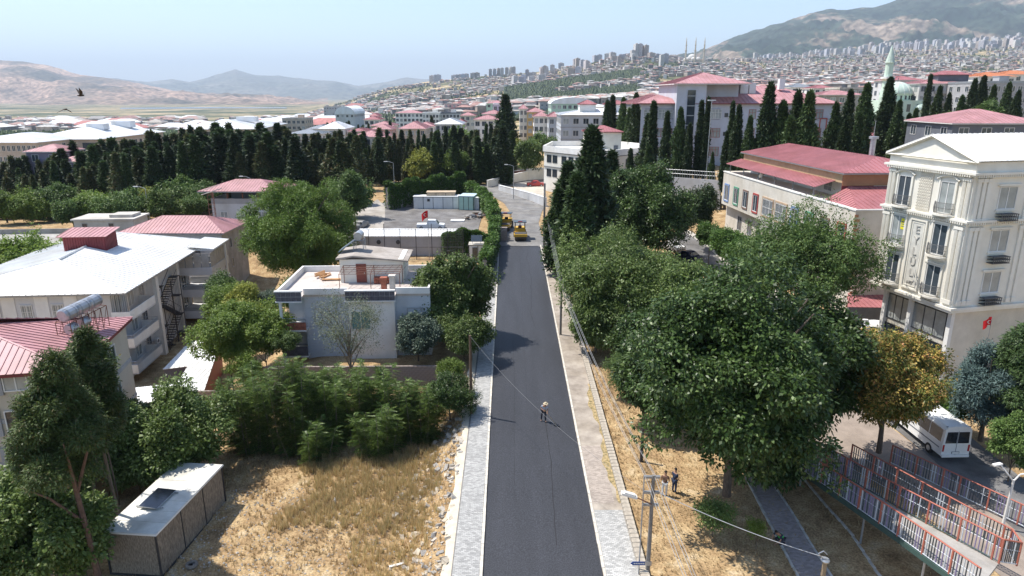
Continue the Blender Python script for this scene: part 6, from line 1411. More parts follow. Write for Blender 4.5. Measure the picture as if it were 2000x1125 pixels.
for a in [
 ('institute_building', 'tan building with pale roof cut by the left edge, rows of small windows', -90, 70, 279, 212, 30, tan_w, hw, 3, 3.4, 16),
 ('violet_house', 'dark violet house with pink roofs in front of the tan institute', 50, 118, 297, 172, 9, violetw, hp, 3, 3.0, 2),
 ('violet_house', 'lower dark violet annex with pink roof right of the violet house', 112, 152, 316, 168, 8, violetw, ('hip', red_faded, 1.0), 2, 3.0, 1),
 ('low_house', 'small low house with white hipped roof behind the left institutes, right of the yellow trees', 602, 640, 252, 250, 12, cream, ('hip', grey_metal, 1.2), 2, 3, 2),
 ('square_house', 'white square house with broad white hipped roof above the cypress belt', 624, 673, 252, 240, 14, white, hw, 3, 3, 3),
 ('low_house', 'tan house with red strip roof right of the white square house', 680, 714, 257, 236, 12, tan_w, ('hip', red_metal, .8), 2, 3, 3),
 ('low_house', 'long low white house with pink roof just above the belt', 684, 752, 268, 212, 12, white, hp, 2, 3, 5),
 ('pink_roof_block', 'pink house with pale red roof and brown lower floor above the belt', 726, 764, 253, 262, 12, pinkw, hp, 2, 3, 3),
 ('pink_roof_block', 'narrow house with long pink roof behind the pink house', 724, 768, 246, 300, 14, tan_w, hp, 2, 3, 3),
 ('pink_roof_block', 'wide tan house with big pink hipped roof in the centre above the belt', 780, 830, 252, 262, 18, tan_w, ('hip', red_faded, 2.4), 2, 3, 5),
 ('pink_roof_block', 'white house with pink roof between the wide tan house and the white hipped one', 810, 848, 247, 300, 14, white, hp, 2, 3, 3),
 ('pink_roof_block', 'broad white topped house with pink skirts above the belt right of centre', 850, 902, 243, 290, 20, grey_w, hw, 3, 3, 5),
 ('pink_roof_block', 'small bright red roof beside the broad white topped house', 890, 908, 240, 330, 12, white, hr, 2, 3, 2),
 ('pink_roof_block', 'white three storey house with pink roof left of the tallest cypress', 926, 978, 234, 270, 16, white, hp, 3, 3, 4),
 ('brick_house', 'cream house with pink roof in the row behind the cypresses, centre', 899, 928, 226, 380, 12, cream, hp, 2, 3, 3),
 ('apartment_block', 'white four storey block with square windows, centre distance', 825, 857, 222, 420, 14, white, fl, 4, 3, 5),
 ('apartment_block', 'wide block with dark flat roof beside the white four storey block', 857, 898, 222, 430, 14, grey_w, ('flat', dgrey, 0), 3, 3, 6),
 ('apartment_block', 'white block with pink roof strip left of the white four storey block', 772, 826, 221, 460, 14, white, hp, 3, 3, 7),
 ('red_roof_house', 'house with bright red roof and white side walls in the centre distance', 711, 741, 234, 360, 14, white, hr, 3, 3, 3),
 ('red_roof_house', 'pink topped villa behind the bright red roofed house', 722, 738, 227, 400, 12, pinkw, hr, 2, 3, 2),
 ('long_shed', 'long low shed with blue grey sheet roof before the white square house', 562, 628, 262, 222, 10, grey_w, ('hip', grey_metal, 1.2), 1, 3, 5),
 ('brown_block', 'tan and brown block with white top left of the small cypress cluster', 551, 596, 233, 400, 16, tan_w, fg, 2, 3.2, 5),
 ('dark_slab', 'big grey boxy building alone on the dry plain at centre left', 632, 663, 209, 880, 25, grey_r, fg, 3, 3.5, 6),
 ('arched_hall', 'white arched roof hall on the plain left of the hill foot', 655, 692, 223, 560, 40, grey_w, ('barrel', white_far, 6), 1, 3, 4),
 ('apartment_block', 'cream block with red band row on the hill foot', 868, 914, 204, 640, 16, pinkw, fg, 3, 3, 6),
 ('apartment_block', 'row of pink beige blocks on the hill foot right of the red banded one', 842, 868, 211, 700, 16, pinkw, hp, 3, 3, 5),
 ('apartment_block', 'violet white block with overhanging white flat top behind the tallest cypress', 963, 1000, 205, 330, 16, M('pale violet render', (.50, .47, .52), .8), fl, 4, 3, 4),
 ('pink_roof_block', 'low building with long pink roof left of the tallest cypress', 942, 985, 223, 320, 14, grey_w, hp, 1, 3, 4),
 ('pink_roof_block', 'grey house with wide pink roof behind the tallest cypress', 950, 990, 202, 420, 16, greenw, hp, 2, 3, 4),
 ('apartment_block', 'tall cream apartment block with balconies, left of the ochre one', 1015, 1030, 213, 290, 12, cream_w, hp, 5, 3, 2),
 ('apartment_block', 'ochre apartment block with small pink roofs right of the tall cream block', 1030, 1063, 219, 288, 14, orangew, hp, 4, 3, 3),
 ('apartment_block', 'white and blue grey house with stacked pink roofs left of the blue grey block', 1043, 1072, 228, 262, 12, white, hp, 4, 3, 3),
 ('apartment_block', 'narrow white block with blue grey lower floors beside the blue grey block', 1072, 1096, 229, 250, 12, blue_grey, hp, 4, 3, 2),
 ('arched_hall', 'long pale hall with low arched white roof behind the blue grey block', 1077, 1160, 203, 340, 30, greenw, ('barrel', white_far, 3.0), 2, 3, 8),
 ('school_annex', 'blue grey three storey block with white roof left of the cypress pair', 1096, 1252, 225, 215, 22, blue_grey, ('hip', white_far, 1.8), 3, 3.6, 8),
 ('low_hall', 'white flat roofed hall between the blue grey block and the school', 1141, 1196, 209, 300, 20, white, ('hip', white_far, 1.0), 1, 3, 4),
 ('low_hall', 'pink roofed house behind the white flat roofed hall', 1195, 1222, 203, 340, 16, white, hr, 2, 3, 3),
 ('unfinished_block', 'unfinished grey block with pink roof right behind the school', 1601, 1690, 186, 250, 14, conc, hp, 2, 3.2, 5),
 ('apartment_block', 'grey white five storey block with dark red roof and orange balconies right of the minaret', 1745, 1803, 157, 262, 14, grey_w, hr, 5, 3, 4),
 ('apartment_block', 'wide pale block with pink roof and glazed balconies right of the orange balconied one', 1797, 1897, 164, 232, 16, grey_w, ('hip', red_faded, 1.6), 4, 3.1, 6),
 ('apartment_block', 'long dark grey flat block at the right edge under orange roofs', 1915, 2030, 163, 215, 16, grey_r, ('flat', grey_metal, 0), 3, 3.2, 8),
 ('orange_roof_house', 'house with orange tiled roof above the long dark grey block', 1913, 1985, 150, 262, 14, white, ('hip', M('orange tiles', (.46, .17, .08), .8, .2, 3), 1.8), 2, 3, 4),
 ('orange_roof_house', 'second orange roof further right, at the edge of the picture', 1960, 2040, 146, 300, 14, white, ('hip', M('orange tiles', (.46, .17, .08)), 1.8), 2, 3, 4),
 ('pink_roof_block', 'small white villa with red roof on the slope left of the minaret', 1590, 1632, 173, 330, 14, white, hr, 2, 3, 3),
 ('pink_roof_block', 'white villa with dark grey roof beside the small red roofed one', 1545, 1590, 171, 360, 14, white, ('hip', grey_metal, 2), 2, 3, 3),
 ('grey_block', 'unfinished concrete frame house left of the mosque', 1640, 1700, 174, 300, 14, conc, fg, 2, 3, 5),
 ('white_annex', 'small white flat roofed hut right of the red roofed houses', 1841, 1903, 250, 128, 6, white, ('flat', blue_grey, 0), 1, 3, 2),
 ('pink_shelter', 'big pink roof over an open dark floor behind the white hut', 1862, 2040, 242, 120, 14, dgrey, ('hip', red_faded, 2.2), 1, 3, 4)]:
    nm, lab, l, r_, e, Y, dp, wm, rf, ns, sh_, nw = a
    o = SB(nm, lab, l, r_, e, Y, dp, wm, rf, ns, sh_, nw, ww=1.6, wh=1.6, side='r' if (l + r_) / 2 < 1000 else 'l', fm=grey_r if wm in (white, grey_w) else white, cat='house' if 'house' in nm or 'villa' in lab else 'building', band=grey_r if nm == 'school_annex' else None)
    if 'orange balcon' in lab:
        for k in range(4): q = MB(); q.box(o[1] * .55, -1.2, o[3] - 3.1 * (k + 1), o[1] * .85, 0, o[3] - 3.1 * (k + 1) + 1.0); q.obj('balcony', M('orange brown board', (.34, .13, .05), .7), o[0])
    if nm == 'school_annex':
        for x in (6, 14): q = MB(); q.box(x, 4, o[3], x + 5, 9, o[3] + 3.2); c_ = q.obj('roof_hut', white, o[0]); hip_roof(c_, x, 4, x + 5, 9, o[3] + 3.2, 1.3, red_metal, ov=.4, near=False, w=.8)
    if 'wide pale block' in lab: q = MB(); q.box(8, 4, o[3], 18, 10, o[3] + 3.0); c_ = q.obj('roof_hut', dgrey, o[0]); hip_roof(c_, 8, 4, 18, 10, o[3] + 3.0, 1.3, red_metal, ov=.6, near=False, w=.8)
    if 'orange balconied' in lab or 'wide pale' in lab:
        for k in range(3): q = MB(); q.box(o[1] * .3, -1.0, o[3] - 3.1 * (k + 1), o[1] * .5, 0, o[3] - 3.1 * (k + 1) + 1.0); q.obj('balcony', grey_r, o[0])
# ------------------------------------------------ white office with parapet (centre)
A, B, C = PZ(1063, 290, 14), PZ(1175, 301, 14), PZ(1293, 290, 14)
t = thing('white_office', 'white flat roofed office with stair tower under a pink roof, beyond the road junction', 'building', (0, 0, 0))
z0 = 3; pts = [(A.x, A.y), (B.x, B.y), (C.x, C.y), (C.x - 8, C.y + 16), (A.x + 3, A.y + 16)]
q = MB(); q.prism(pts, z0, 13.4); q.obj('wall', cream_w, t)
q = MB(); cx_ = sum(p[0] for p in pts) / 5; cy_ = sum(p[1] for p in pts) / 5
for a, c in zip(pts, pts[1:] + pts[:1]):
    a = Vector(a); c = Vector(c); d = (c - a).normalized(); n_ = Vector((d.y, -d.x)); mid = (a + c) / 2 + n_ * .12; q.cbox((mid.x, mid.y, 14.0), ((c - a).length + .4, .35, 1.3), math.atan2(d.y, d.x))
q.obj('parapet', white, t)
q = MB()
for a, c in zip(pts[:2], pts[1:3]):
    a = Vector(a); c = Vector(c); d = (c - a).normalized(); n_ = Vector((d.y, -d.x)); mid = (a + c) / 2 + n_ * .08; q.cbox((mid.x, mid.y, 13.28), ((c - a).length + .1, .3, .18), math.atan2(d.y, d.x)); q.cbox((mid.x, mid.y, 10.0), ((c - a).length + .1, .3, .12), math.atan2(d.y, d.x))
q.obj('string_course', dgrey, t)
for (a, c, us, zs) in ((A, B, (1.9, 4.0, 7.2, 9.6, 12.0, 15), (11.8, 8.6)), (B, C, (3.4, 9.4, 15), (11.6, 8.4))):
    d = (c - a).normalized(); an = math.atan2(d.y, d.x)
    for z in zs:
        for u in us:
            p = a + d * u; me, pe = win_mesh(1.5, 1.6, 'm', dark_metal, glass_d); o = ob('window', me, t, (p.x, p.y, z), an); ob('pane', pe, o)
p = X(1145, 285, 152); q = MB(); q.box(p.x, 152, 13.4, p.x + 7.6, 159, 18.2); o = q.obj('stair_tower', cream_w, t); hip_roof(o, p.x, 152, p.x + 7.6, 159, 18.3, 1.2, red_metal, ov=.4, near=False, w=.6)
q = MB(); q.box(p.x + 6, 151.9, 13.6, p.x + 6.9, 152, 15.4); q.obj('door', dgrey, o)
q = MB(); q.box(p.x + 3.2, 150.2, 13.4, p.x + 4.6, 151.6, 14.6); q.obj('roof_box', white, t)
# ------------------------------------------------ school
Y = 150; A = X(1249, 203, Y); zt = A.z; z0 = 8.5; xs = lambda px: X(px, 205, Y).x - A.x
t = thing('school_building', 'big blue grey four storey school with pink hipped roofs behind the cypresses', 'school', (A.x, Y, z0)); h = zt - z0; W = X(1643, 207, Y).x - A.x; D = 20
sw = M('blue grey school render', (.50, .52, .58), .8, .05, .9, stain=.06)
q = MB(); q.prism([(.6, 1.2), (xs(1332), 1.2), (xs(1332), D), (4.6, D)], 0, h); q.box(xs(1356), 0, 0, W - 1, D, h); q.obj('wall', sw, t)
q = MB(); tx0, tx1, tx2 = xs(1319), xs(1376), xs(1458); q.box(tx0, -.8, 0, tx1, D - 2, h + 4.0); q.obj('stair_tower', sw, t); q = MB(); q.box(tx1, 3, h, tx2 - 1, D - 2, h + 4.0); q.obj('attic', sw, t)
q = MB(); q.box(xs(1340), -.95, 1, xs(1355), -.8, h + 2.8); q.obj('stair_glazing', glass_d, t)
for k in range(9): q = MB(); q.box(xs(1339.5), -1.0, 1.2 + k * 2, xs(1355.5), -.95, 1.4 + k * 2); q.obj('glazing_bar', grey_metal, t)
rf = hip_roof(t, tx0, -.8, tx2 - .6, D - 2, h + 4.1, 2.4, red_faded, ov=.9, near=False, w=.9, soffit=white)
hip_roof(t, .2, 1, tx0 + 2, D, h + .1, 1.8, red_faded, ov=.8, near=False, w=.9, soffit=red_dark)
hip_roof(t, xs(1362), 0, W - 1, D, h + .1, 3.7, red_faded, ov=.8, near=False, w=.9, soffit=red_dark)
for a, c in ((1458, 1474), (1476, 1489)): q = MB(); q.box(xs(a), 5, h + 1, xs(c), 8, h + 4.4); q.obj('roof_hut', white, t)
for a in (1539,): q = MB(); q.box(xs(a), 6, h + 3, xs(a) + 1.2, 7.2, h + 5.2); q.obj('chimney', white, t)
bandm = M('school window band', (.24, .24, .30), .8); ro = M('red window outline', (.34, .10, .08), .7)
for k in range(4):
    z = h - 2.1 - k * 3.9
    for a, c, y in ((1262, 1330, -1.2), (1362, 1408, 0)) if k == 0 else (): q = MB(); q.box(xs(a), -y - .06, z - 1.1, xs(c), -y, z + 1.1); q.obj('window_band', bandm, t)
    for px in (1268, 1296, 1309, 1326): window(t, (W, D), 'f', xs(px), z, 1.6, 1.7, 'mt', ro if k else white, glass_l, y=-1.13 if k == 0 else -1.2)
    for px in (1366, 1386, 1401, 1471, 1520, 1545, 1570, 1600): window(t, (W, D), 'f', xs(px), z, 1.9 if px != 1471 else 1.4, 1.8, 'mt', ro if k or px > 1410 else white, glass_l, y=.07 if k == 0 and px < 1410 else 0)
    window(t, (W, D), 'f', xs(1420), z - .2, .6, .7, '', dark_metal, glass_d)
q = MB(); q.path([(xs(1605), -.12, h - 9), (xs(1605), -.12, h - 3), (xs(1618), -.12, h - 3), (xs(1618), -.12, h - 10), (xs(1600), -.12, h - 10), (xs(1600), -.12, 2)], .12, 4); q.obj('drainpipe', M('red pipe', (.42, .10, .08), .6), t)
mst = thing('lamp_mast', 'tall thin lamp mast before the school between two slim cypresses', 'lamp post', (X(1390, 200, 126).x, 126, H(27, 126))); q = MB(); q.tube((0, 0, 0), (0, 0, zat(196, 126) - H(27, 126)), .12, .06); q.obj('pole', galv, mst); q = MB(); q.cbox((0, 0, zat(196, 126) - H(27, 126)), (1.4, .3, .2)); q.obj('lamp_head', white, mst)
# grey terrace wall before it, fence on top
wt = thing('terrace_wall', 'grey retaining wall with fence below the school grounds', 'wall', (0, 0, 0)); a, c = X(1300, 345, 128), X(1410, 352, 122); q = MB(); q.tube((a.x, a.y, 6), (c.x, c.y, 6), .1) if False else None
q = MB(); dd = (c - a); dd.z = 0; q.cbox(((a.x + c.x) / 2, (a.y + c.y) / 2, (a.z + 3) / 2), (dd.length, .4, a.z - 3), math.atan2(dd.y, dd.x)); q.obj('wall', grey_w, wt)
for i in range(24): p = a + dd * i / 23; q = MB(); q.tube((p.x, p.y, a.z), (p.x, p.y, a.z + 1.5), .04, n=4); q.obj('fence_post', grey_metal, wt)
q = MB(); q.tube((a.x, a.y, a.z + 1.4), (a.x + dd.x, a.y + dd.y, a.z + 1.4), .035, n=4); q.tube((a.x, a.y, a.z + .7), (a.x + dd.x, a.y + dd.y, a.z + .7), .035, n=4); q.obj('fence_rail', grey_metal, wt)
# ------------------------------------------------ mosque
Y = 238; mg = M('pale mint plaster', (.50, .62, .52), .8, .05, .4, stain=.08); md = M('green white lead roof', (.46, .56, .48), .6, .1, .5)
p = X(1744, 225, Y); g = H(p.x, Y) - 2; t = thing('mosque', 'pale mint green mosque with ribbed dome behind the right hand cypresses', 'mosque', (p.x, Y, g)); s = Y / F
zb = zat(196, Y) - g
q = MB(); q.box(-7, -6.5, 0, 7, 6.5, zb); q.obj('hall', mg, t); q = MB(); q.lathe([(4.8, zb), (4.8, zb + 1.8)], 16); q.obj('drum', mg, t)
q = MB(); q.lathe([(5.1 * math.cos(a), zb + 1.8 + 4.1 * math.sin(a)) for a in np.linspace(0, 1.5, 8)], 24); q.obj('dome', md, t, smooth=True)
for k in range(16): a = 2 * math.pi * k / 16; q = MB(); q.path([(5.15 * math.cos(b_) * math.cos(a), 5.15 * math.cos(b_) * math.sin(a), zb + 1.8 + 4.15 * math.sin(b_)) for b_ in np.linspace(0, 1.5, 6)], .09, 3); q.obj('dome_rib', white, t)
q = MB(); q.tube((0, 0, zb + 5.7), (0, 0, zb + 7.2), .1); q.obj('finial', dgrey, t)
for dx, dy in ((-7.4, -4), (7.4, -4)): q = MB(); q.lathe([(2.9 * math.cos(a), zb - 3 + 2.2 * math.sin(a)) for a in np.linspace(0, 1.5, 5)], 12, (dx * .72, dy * 1.3, 0)); q.obj('small_dome', md, t)
for k in range(4): q = MB(); q.box(-5.8 + k * 3.2, -6.55, zb - 3.6, -4.6 + k * 3.2, -6.5, zb - 1.2); q.obj('window', glass_d, t)
for k in range(10): a = math.pi + math.pi * (k + .5) / 10; q = MB(); q.cbox((4.82 * math.cos(a), 4.82 * math.sin(a), zb + .9), (.5, .2, 1.2), a + math.pi / 2); q.obj('drum_window', glass_d, t)
m0 = X(1727, 200, Y - 8); t = thing('minaret', 'tall mint green minaret with pointed cone beside the mosque dome', 'minaret', (m0.x, Y - 8, H(m0.x, Y))); g = H(m0.x, Y); zf = lambda py: zat(py, Y - 8) - g
q = MB(); q.lathe([(1.75, 0), (1.75, zf(190)), (1.45, zf(172)), (1.35, zf(158))], 12); q.obj('shaft', mg, t); q = MB(); q.lathe([(1.35, zf(158)), (2.1, zf(154)), (2.1, zf(150)), (1.25, zf(150))], 14); q.obj('gallery', white, t)
q = MB(); q.lathe([(1.25, zf(150)), (1.15, zf(126)), (1.15, zf(122))], 12); q.obj('shaft', mg, t); q = MB(); q.lathe([(1.5, zf(122.5)), (1.35, zf(121)), (.05, zf(87))], 12); q.obj('cone_roof', M('pale green cone', (.42, .50, .43), .7), t); q = MB(); q.tube((0, 0, zf(88)), (0, 0, zf(83)), .12); q.obj('finial', dgrey, t)
# ------------------------------------------------ red roofed houses with water heaters
def low_house(label, A, B, depth, ze, z0, wall, rise, rm=red_metal, hip=1.0, name='red_roofed_house'):
    A_, rz, W = ab((A.x, A.y, z0), (B.x, B.y, z0)); h = ze - z0; t = thing(name, label, 'house', A_, rz); q = MB(); q.box(1, 1.2, 0, W - 1, depth - 1, h - .1); q.obj('wall', wall, t)
    hip_roof(t, .9, .9, W - .9, depth - .9, h, rise, rm, ov=.9, w=.6, near=True, soffit=grey_metal, hip=hip); return t, A_, rz, W, h
wm = M('grey weathered boards', (.20, .17, .15), .9, .25, 3, stretch=(4, 4, .5))
t, A, rz, W, h = low_house('red roofed house carrying two solar water heaters, wooden side wall, right of the school', PZ(1630, 264, 16.2), PZ(1822, 266, 16.2), 12, 16.2, 9, wm, 2.2)
for i in range(12): q = MB(); q.box(1.1 + i * .55, 1.12, 0, 1.1 + i * .55 + .45, 1.2, h - .2); q.obj('board', wm, t)
for k, (px, py) in enumerate(((1706, 238), (1740, 236))):
    p = X(px, py, A.y + 5); hx = thing('solar_water_heater', ('white water tank with two tilted panels, left one on the red roof', 'white water tank with two tilted panels, right one on the red roof')[k], 'water heater', p)
    q = MB(); q.tube((-.8, 0, 0), (.8, 0, 0), .5, n=12); q.obj('tank', white, hx)
    for s_ in (-1, 1): q = MB(); q.cbox(None, (1.2, 2.6, .1), mat=Matrix.Translation((-.9 + s_ * .66, -1.6, -1.1)) @ Matrix.Rotation(R(35), 4, 'X')); q.obj('collector', M('pale collector glass', (.35, .40, .43), .2), hx)
    q = MB(); [q.tube((x, y, -.4), (x, y, -2.0), .05, n=4) for x in (-.7, .7) for y in (-.2, .3)]; q.obj('support_frame', galv, hx)
t, A, rz, W, h = low_house('wide red roofed house with pink walls just behind the cream building', PZ(1652, 282, 15.6), PZ(1950, 280, 15.6), 11, 15.6, 9, pinkw, 2.0)
for u in (3, 6.5, 10): window(t, (W, 9), 'f', u, h - 1.6, 1.6, 1.4, 'mb', white, glass_l, y=-1.2)
dish('satellite_dish', 'white dish on the wide red roof near the cream house at the right', X(1932, 268, A.y + 2), r=.8)
dish('satellite_dish', 'tilted dish on the white hut right of the red roofs', X(1868, 262, A.y + 12), r=.7)
ms_ = thing('roof_mast', 'thin aerial pole rising over the red roofed houses', 'mast', (X(1703, 290, 96).x, 96, 12)); q = MB(); q.tube((0, 0, 0), (0, 0, zat(236, 96) - 12), .06, .03); q.obj('pole', galv, ms_)
A, B = PZ(1945, 250, 17.6), PZ(2120, 253, 17.6); A_, rz, W = ab((A.x, A.y, 5), (B.x, B.y, 5)); t = thing('cream_house', 'plain cream house with white ribbed roof behind the ornate block at the right edge', 'house', A_, rz); q = MB(); q.box(.3, .4, 0, W, 10, 12.5); q.obj('wall', cream, t); hip_roof(t, .5, .5, W, 10, 12.6, 1.6, white_metal, ov=.5, w=.6, near=True, soffit=white)
# retaining walls at the junction
def rwall(label, P, h0, h1, mat=cream_w, cap=None, th=.35, name='retaining_wall'):
    t = thing(name, label, 'wall', (0, 0, 0)); q = MB(); cpb = MB()
    for i, (a, c) in enumerate(zip(P, P[1:])):
        a = Vector(a); c = Vector(c); ha = h0 + (h1 - h0) * i / (len(P) - 1); hb2 = h0 + (h1 - h0) * (i + 1) / (len(P) - 1); d = Vector((c.x - a.x, c.y - a.y)).normalized(); n_ = Vector((-d.y, d.x, 0)) * th / 2
        vs = []
        for p, hh in ((a, ha), (c, hb2)): vs += [p - n_ - Vector((0, 0, .6)), p + n_ - Vector((0, 0, .6)), p + n_ + Vector((0, 0, hh)), p - n_ + Vector((0, 0, hh))]
        q.add(vs, [(0, 1, 2, 3), (7, 6, 5, 4), (0, 4, 5, 1), (1, 5, 6, 2), (2, 6, 7, 3), (3, 7, 4, 0)])
        n2 = n_ * 1.25; vs = []
        for p, hh in ((a, ha), (c, hb2)): vs += [p - n2 + Vector((0, 0, hh + .003)), p + n2 + Vector((0, 0, hh + .003)), p + n2 + Vector((0, 0, hh + .14)), p - n2 + Vector((0, 0, hh + .14))]
        cpb.add(vs, [(0, 1, 2, 3), (7, 6, 5, 4), (0, 4, 5, 1), (1, 5, 6, 2), (2, 6, 7, 3), (3, 7, 4, 0)])
    q.obj('wall', mat, t); cpb.obj('coping', cap or white, t); return t
rwall('cream retaining wall between the upper street and the red car yard', [G(952, 366), G(990, 359), G(1030, 352), G(1062, 350)], 1.6, 2.6)
rwall('long low white wall descending along the old road at the junction', [G(975, 372), G(1010, 383), G(1040, 393), G(1066, 404)], 1.2, 1.8, mat=grey_w)
rwall('short cream wall behind the red car', [G(1028, 352), G(1066, 349)], 2.6, 2.6)
rwall('dark low wall with railing along the upper street beneath the cypresses', [G(860, 350), G(930, 352), G(1000, 343), G(1060, 337)], 1.0, 1.2, mat=M('red brown wall', (.20, .09, .08), .9))
strip('car_yard', [(1000, 372), (1030, 384), (1062, 395)], [(1005, 361), (1035, 358), (1066, 358)], .09, M('pale yard concrete', (.45, .40, .33), .9, .15, .6), n=20, m=4)
# ------------------------------------------------ the city on the plain and the hill
def boxes(rows, hip=False):
    """rows: (x,y,z,w,d,h,rot) -> quads; walls+roof as one island each"""
    A = np.array(rows); n = len(A); c, s = np.cos(A[:, 6]), np.sin(A[:, 6]); out = []
    def P(dx, dy, dz): x = dx * A[:, 3] / 2; y = dy * A[:, 4] / 2; return np.stack([A[:, 0] + x * c - y * s, A[:, 1] + x * s + y * c, A[:, 2] + dz], 1)
    z0 = -4; b0 = [P(-1, -1, z0), P(1, -1, z0), P(1, 1, z0), P(-1, 1, z0)]; t0 = [P(-1, -1, A[:, 5]), P(1, -1, A[:, 5]), P(1, 1, A[:, 5]), P(-1, 1, A[:, 5])]
    for i in range(4): out.append(np.stack([b0[i], b0[(i + 1) % 4], t0[(i + 1) % 4], t0[i]], 1))
    W = np.stack(out, 1).reshape(-1, 3)
    e = 1.12; zt = A[:, 5] + .05; r0 = [P(-e, -e, zt), P(e, -e, zt), P(e, e, zt), P(-e, e, zt)]; rise = A[:, 3] * .13
    ap = P(-.4, 0, zt + rise), P(.4, 0, zt + rise)
    Rf = np.stack([np.stack([r0[0], r0[1], ap[1], ap[0]], 1), np.stack([r0[2], r0[3], ap[0], ap[1]], 1), np.stack([r0[1], r0[2], ap[1], ap[1]], 1), np.stack([r0[3], r0[0], ap[0], ap[0]], 1)], 1).reshape(-1, 3)
    return W, Rf
def pal(name, cols, rough=.85):
    m = bpy.data.materials.new(name); t = nodes(m); N = t.nodes; L = t.links; o = N.new('ShaderNodeOutputMaterial'); b = N.new('ShaderNodeBsdfPrincipled'); L.new(b.outputs[0], o.inputs[0]); b.inputs['Roughness'].default_value = rough
    g = N.new('ShaderNodeNewGeometry'); oi = N.new('ShaderNodeObjectInfo'); ad = N.new('ShaderNodeMath'); ad.operation = 'ADD'; fr = N.new('ShaderNodeMath'); fr.operation = 'FRACT'; L.new(g.outputs['Random Per Island'], ad.inputs[0]); L.new(oi.outputs['Random'], ad.inputs[1]); L.new(ad.outputs[0], fr.inputs[0])
    r = N.new('ShaderNodeValToRGB'); r.color_ramp.interpolation = 'CONSTANT'; e = r.color_ramp.elements; n = len(cols); e[0].color = (*cols[0], 1); e[1].position = 1 / n; e[1].color = (*cols[1], 1)
    for i in range(2, n): q = e.new(i / n); q.color = (*cols[i], 1)
    L.new(fr.outputs[0], r.inputs[0])
    n2 = N.new('ShaderNodeTexNoise'); n2.inputs['Scale'].default_value = .3; tc = N.new('ShaderNodeTexCoord'); L.new(tc.outputs['Object'], n2.inputs[0]); mr = N.new('ShaderNodeMapRange'); L.new(n2.outputs[0], mr.inputs[0]); mr.inputs[1].default_value = .3; mr.inputs[2].default_value = .7; mr.inputs[3].default_value = .75; mr.inputs[4].default_value = 1.15
    mx = N.new('ShaderNodeMixRGB'); mx.blend_type = 'MULTIPLY'; mx.inputs[0].default_value = 1; L.new(r.outputs[0], mx.inputs[1]); L.new(mr.outputs[0], mx.inputs[2]); L.new(mx.outputs[0], b.inputs['Base Color']); return m
walls_p = pal('city walls', [(.50, .47, .43), (.38, .34, .30), (.26, .25, .25), (.60, .58, .55), (.36, .29, .24), (.42, .40, .39), (.46, .39, .33), (.20, .19, .19)])
roofs_p = pal('city roofs', [(.34, .19, .16), (.32, .30, .28), (.52, .51, .49), (.25, .14, .12), (.36, .32, .28), (.22, .21, .20), (.33, .21, .18), (.42, .40, .37)])
tower_p = pal('tower walls', [(.54, .51, .48), (.44, .38, .34), (.60, .58, .55), (.50, .50, .54), (.58, .52, .50), (.44, .42, .44)])
ct = np.random.RandomState(31); rows = []
def ground_px(px, Y): return (px - 1000) / F * cp * Y
def crest_Y(px): return float(np.interp(px, [620, 700, 850, 1000, 1120, 1250, 1350, 1500, 2000, 2300], [3300, 3500, 3550, 3350, 2700, 2500, 2700, 4900, 5200, 5200]))
n_try = 0
while len(rows) < 9800 and n_try < 90000:
    n_try += 1
    px = ct.uniform(600, 2120); ym = crest_Y(px); lo = 620 if px > 780 else 1100; Y = math.exp(ct.uniform(math.log(lo), math.log(ym)))
    x = ground_px(px, Y); nz = mnoise.noise(Vector((x / 260, Y / 260, 5)))
    if nz < -.22 - (px > 1400) * .15: continue
    if 980 < px < 1250 and 1000 < Y < 1900 and mnoise.noise(Vector((x / 500, Y / 300, 9))) > -.12: continue        # the green belt
    if px < 760 and nz < .05: continue
    if px < 900 and Y > 2300 and nz < .12: continue
    s = ct.uniform(7.5, 14); rows.append((x, Y, H(x, Y), s, s * ct.uniform(.7, 1.3), ct.choice([3.2, 6.4, 6.4, 9.5, 12]) * (1.15 if Y < 1300 else 1), ct.uniform(-.6, .6)))
# flat town on the plain, left
for i in range(1300):
    px = ct.uniform(-60, 720); Y = math.exp(ct.uniform(math.log(650), math.log(2300))) if px > 330 else math.exp(ct.uniform(math.log(1150), math.log(2300))); x = ground_px(px, Y)
    if mnoise.noise(Vector((x / 200, Y / 200, 7))) < -.05: continue
    big = ct.rand() < .16; s = ct.uniform(25, 70) if big else ct.uniform(9, 16); rows.append((x, Y, H(x, Y), s, s * ct.uniform(.4, .8), ct.uniform(5, 9) if big else ct.choice([4, 7, 10]), ct.uniform(-.3, .3)))
size = [(-r_[3] * r_[5] / r_[1], i) for i, r_ in enumerate(rows)]; size.sort(); top = [i for _, i in size[:300]]; ts = set(top)
rest = [r_ for i, r_ in enumerate(rows) if i not in ts]
Wq, Rq = boxes(rest); cw = ob('distant_town', None); 
tag(ob('town_walls', npmesh('town_walls', Wq, 4, walls_p)), kind='stuff'); tag(ob('town_roofs', npmesh('town_roofs', Rq, 4, roofs_p)), kind='stuff'); bpy.data.objects.remove(cw)
flat_m = pal('shed roofs', [(.68, .69, .70), (.60, .61, .62), (.42, .17, .15), (.70, .70, .68)])
ux = {}
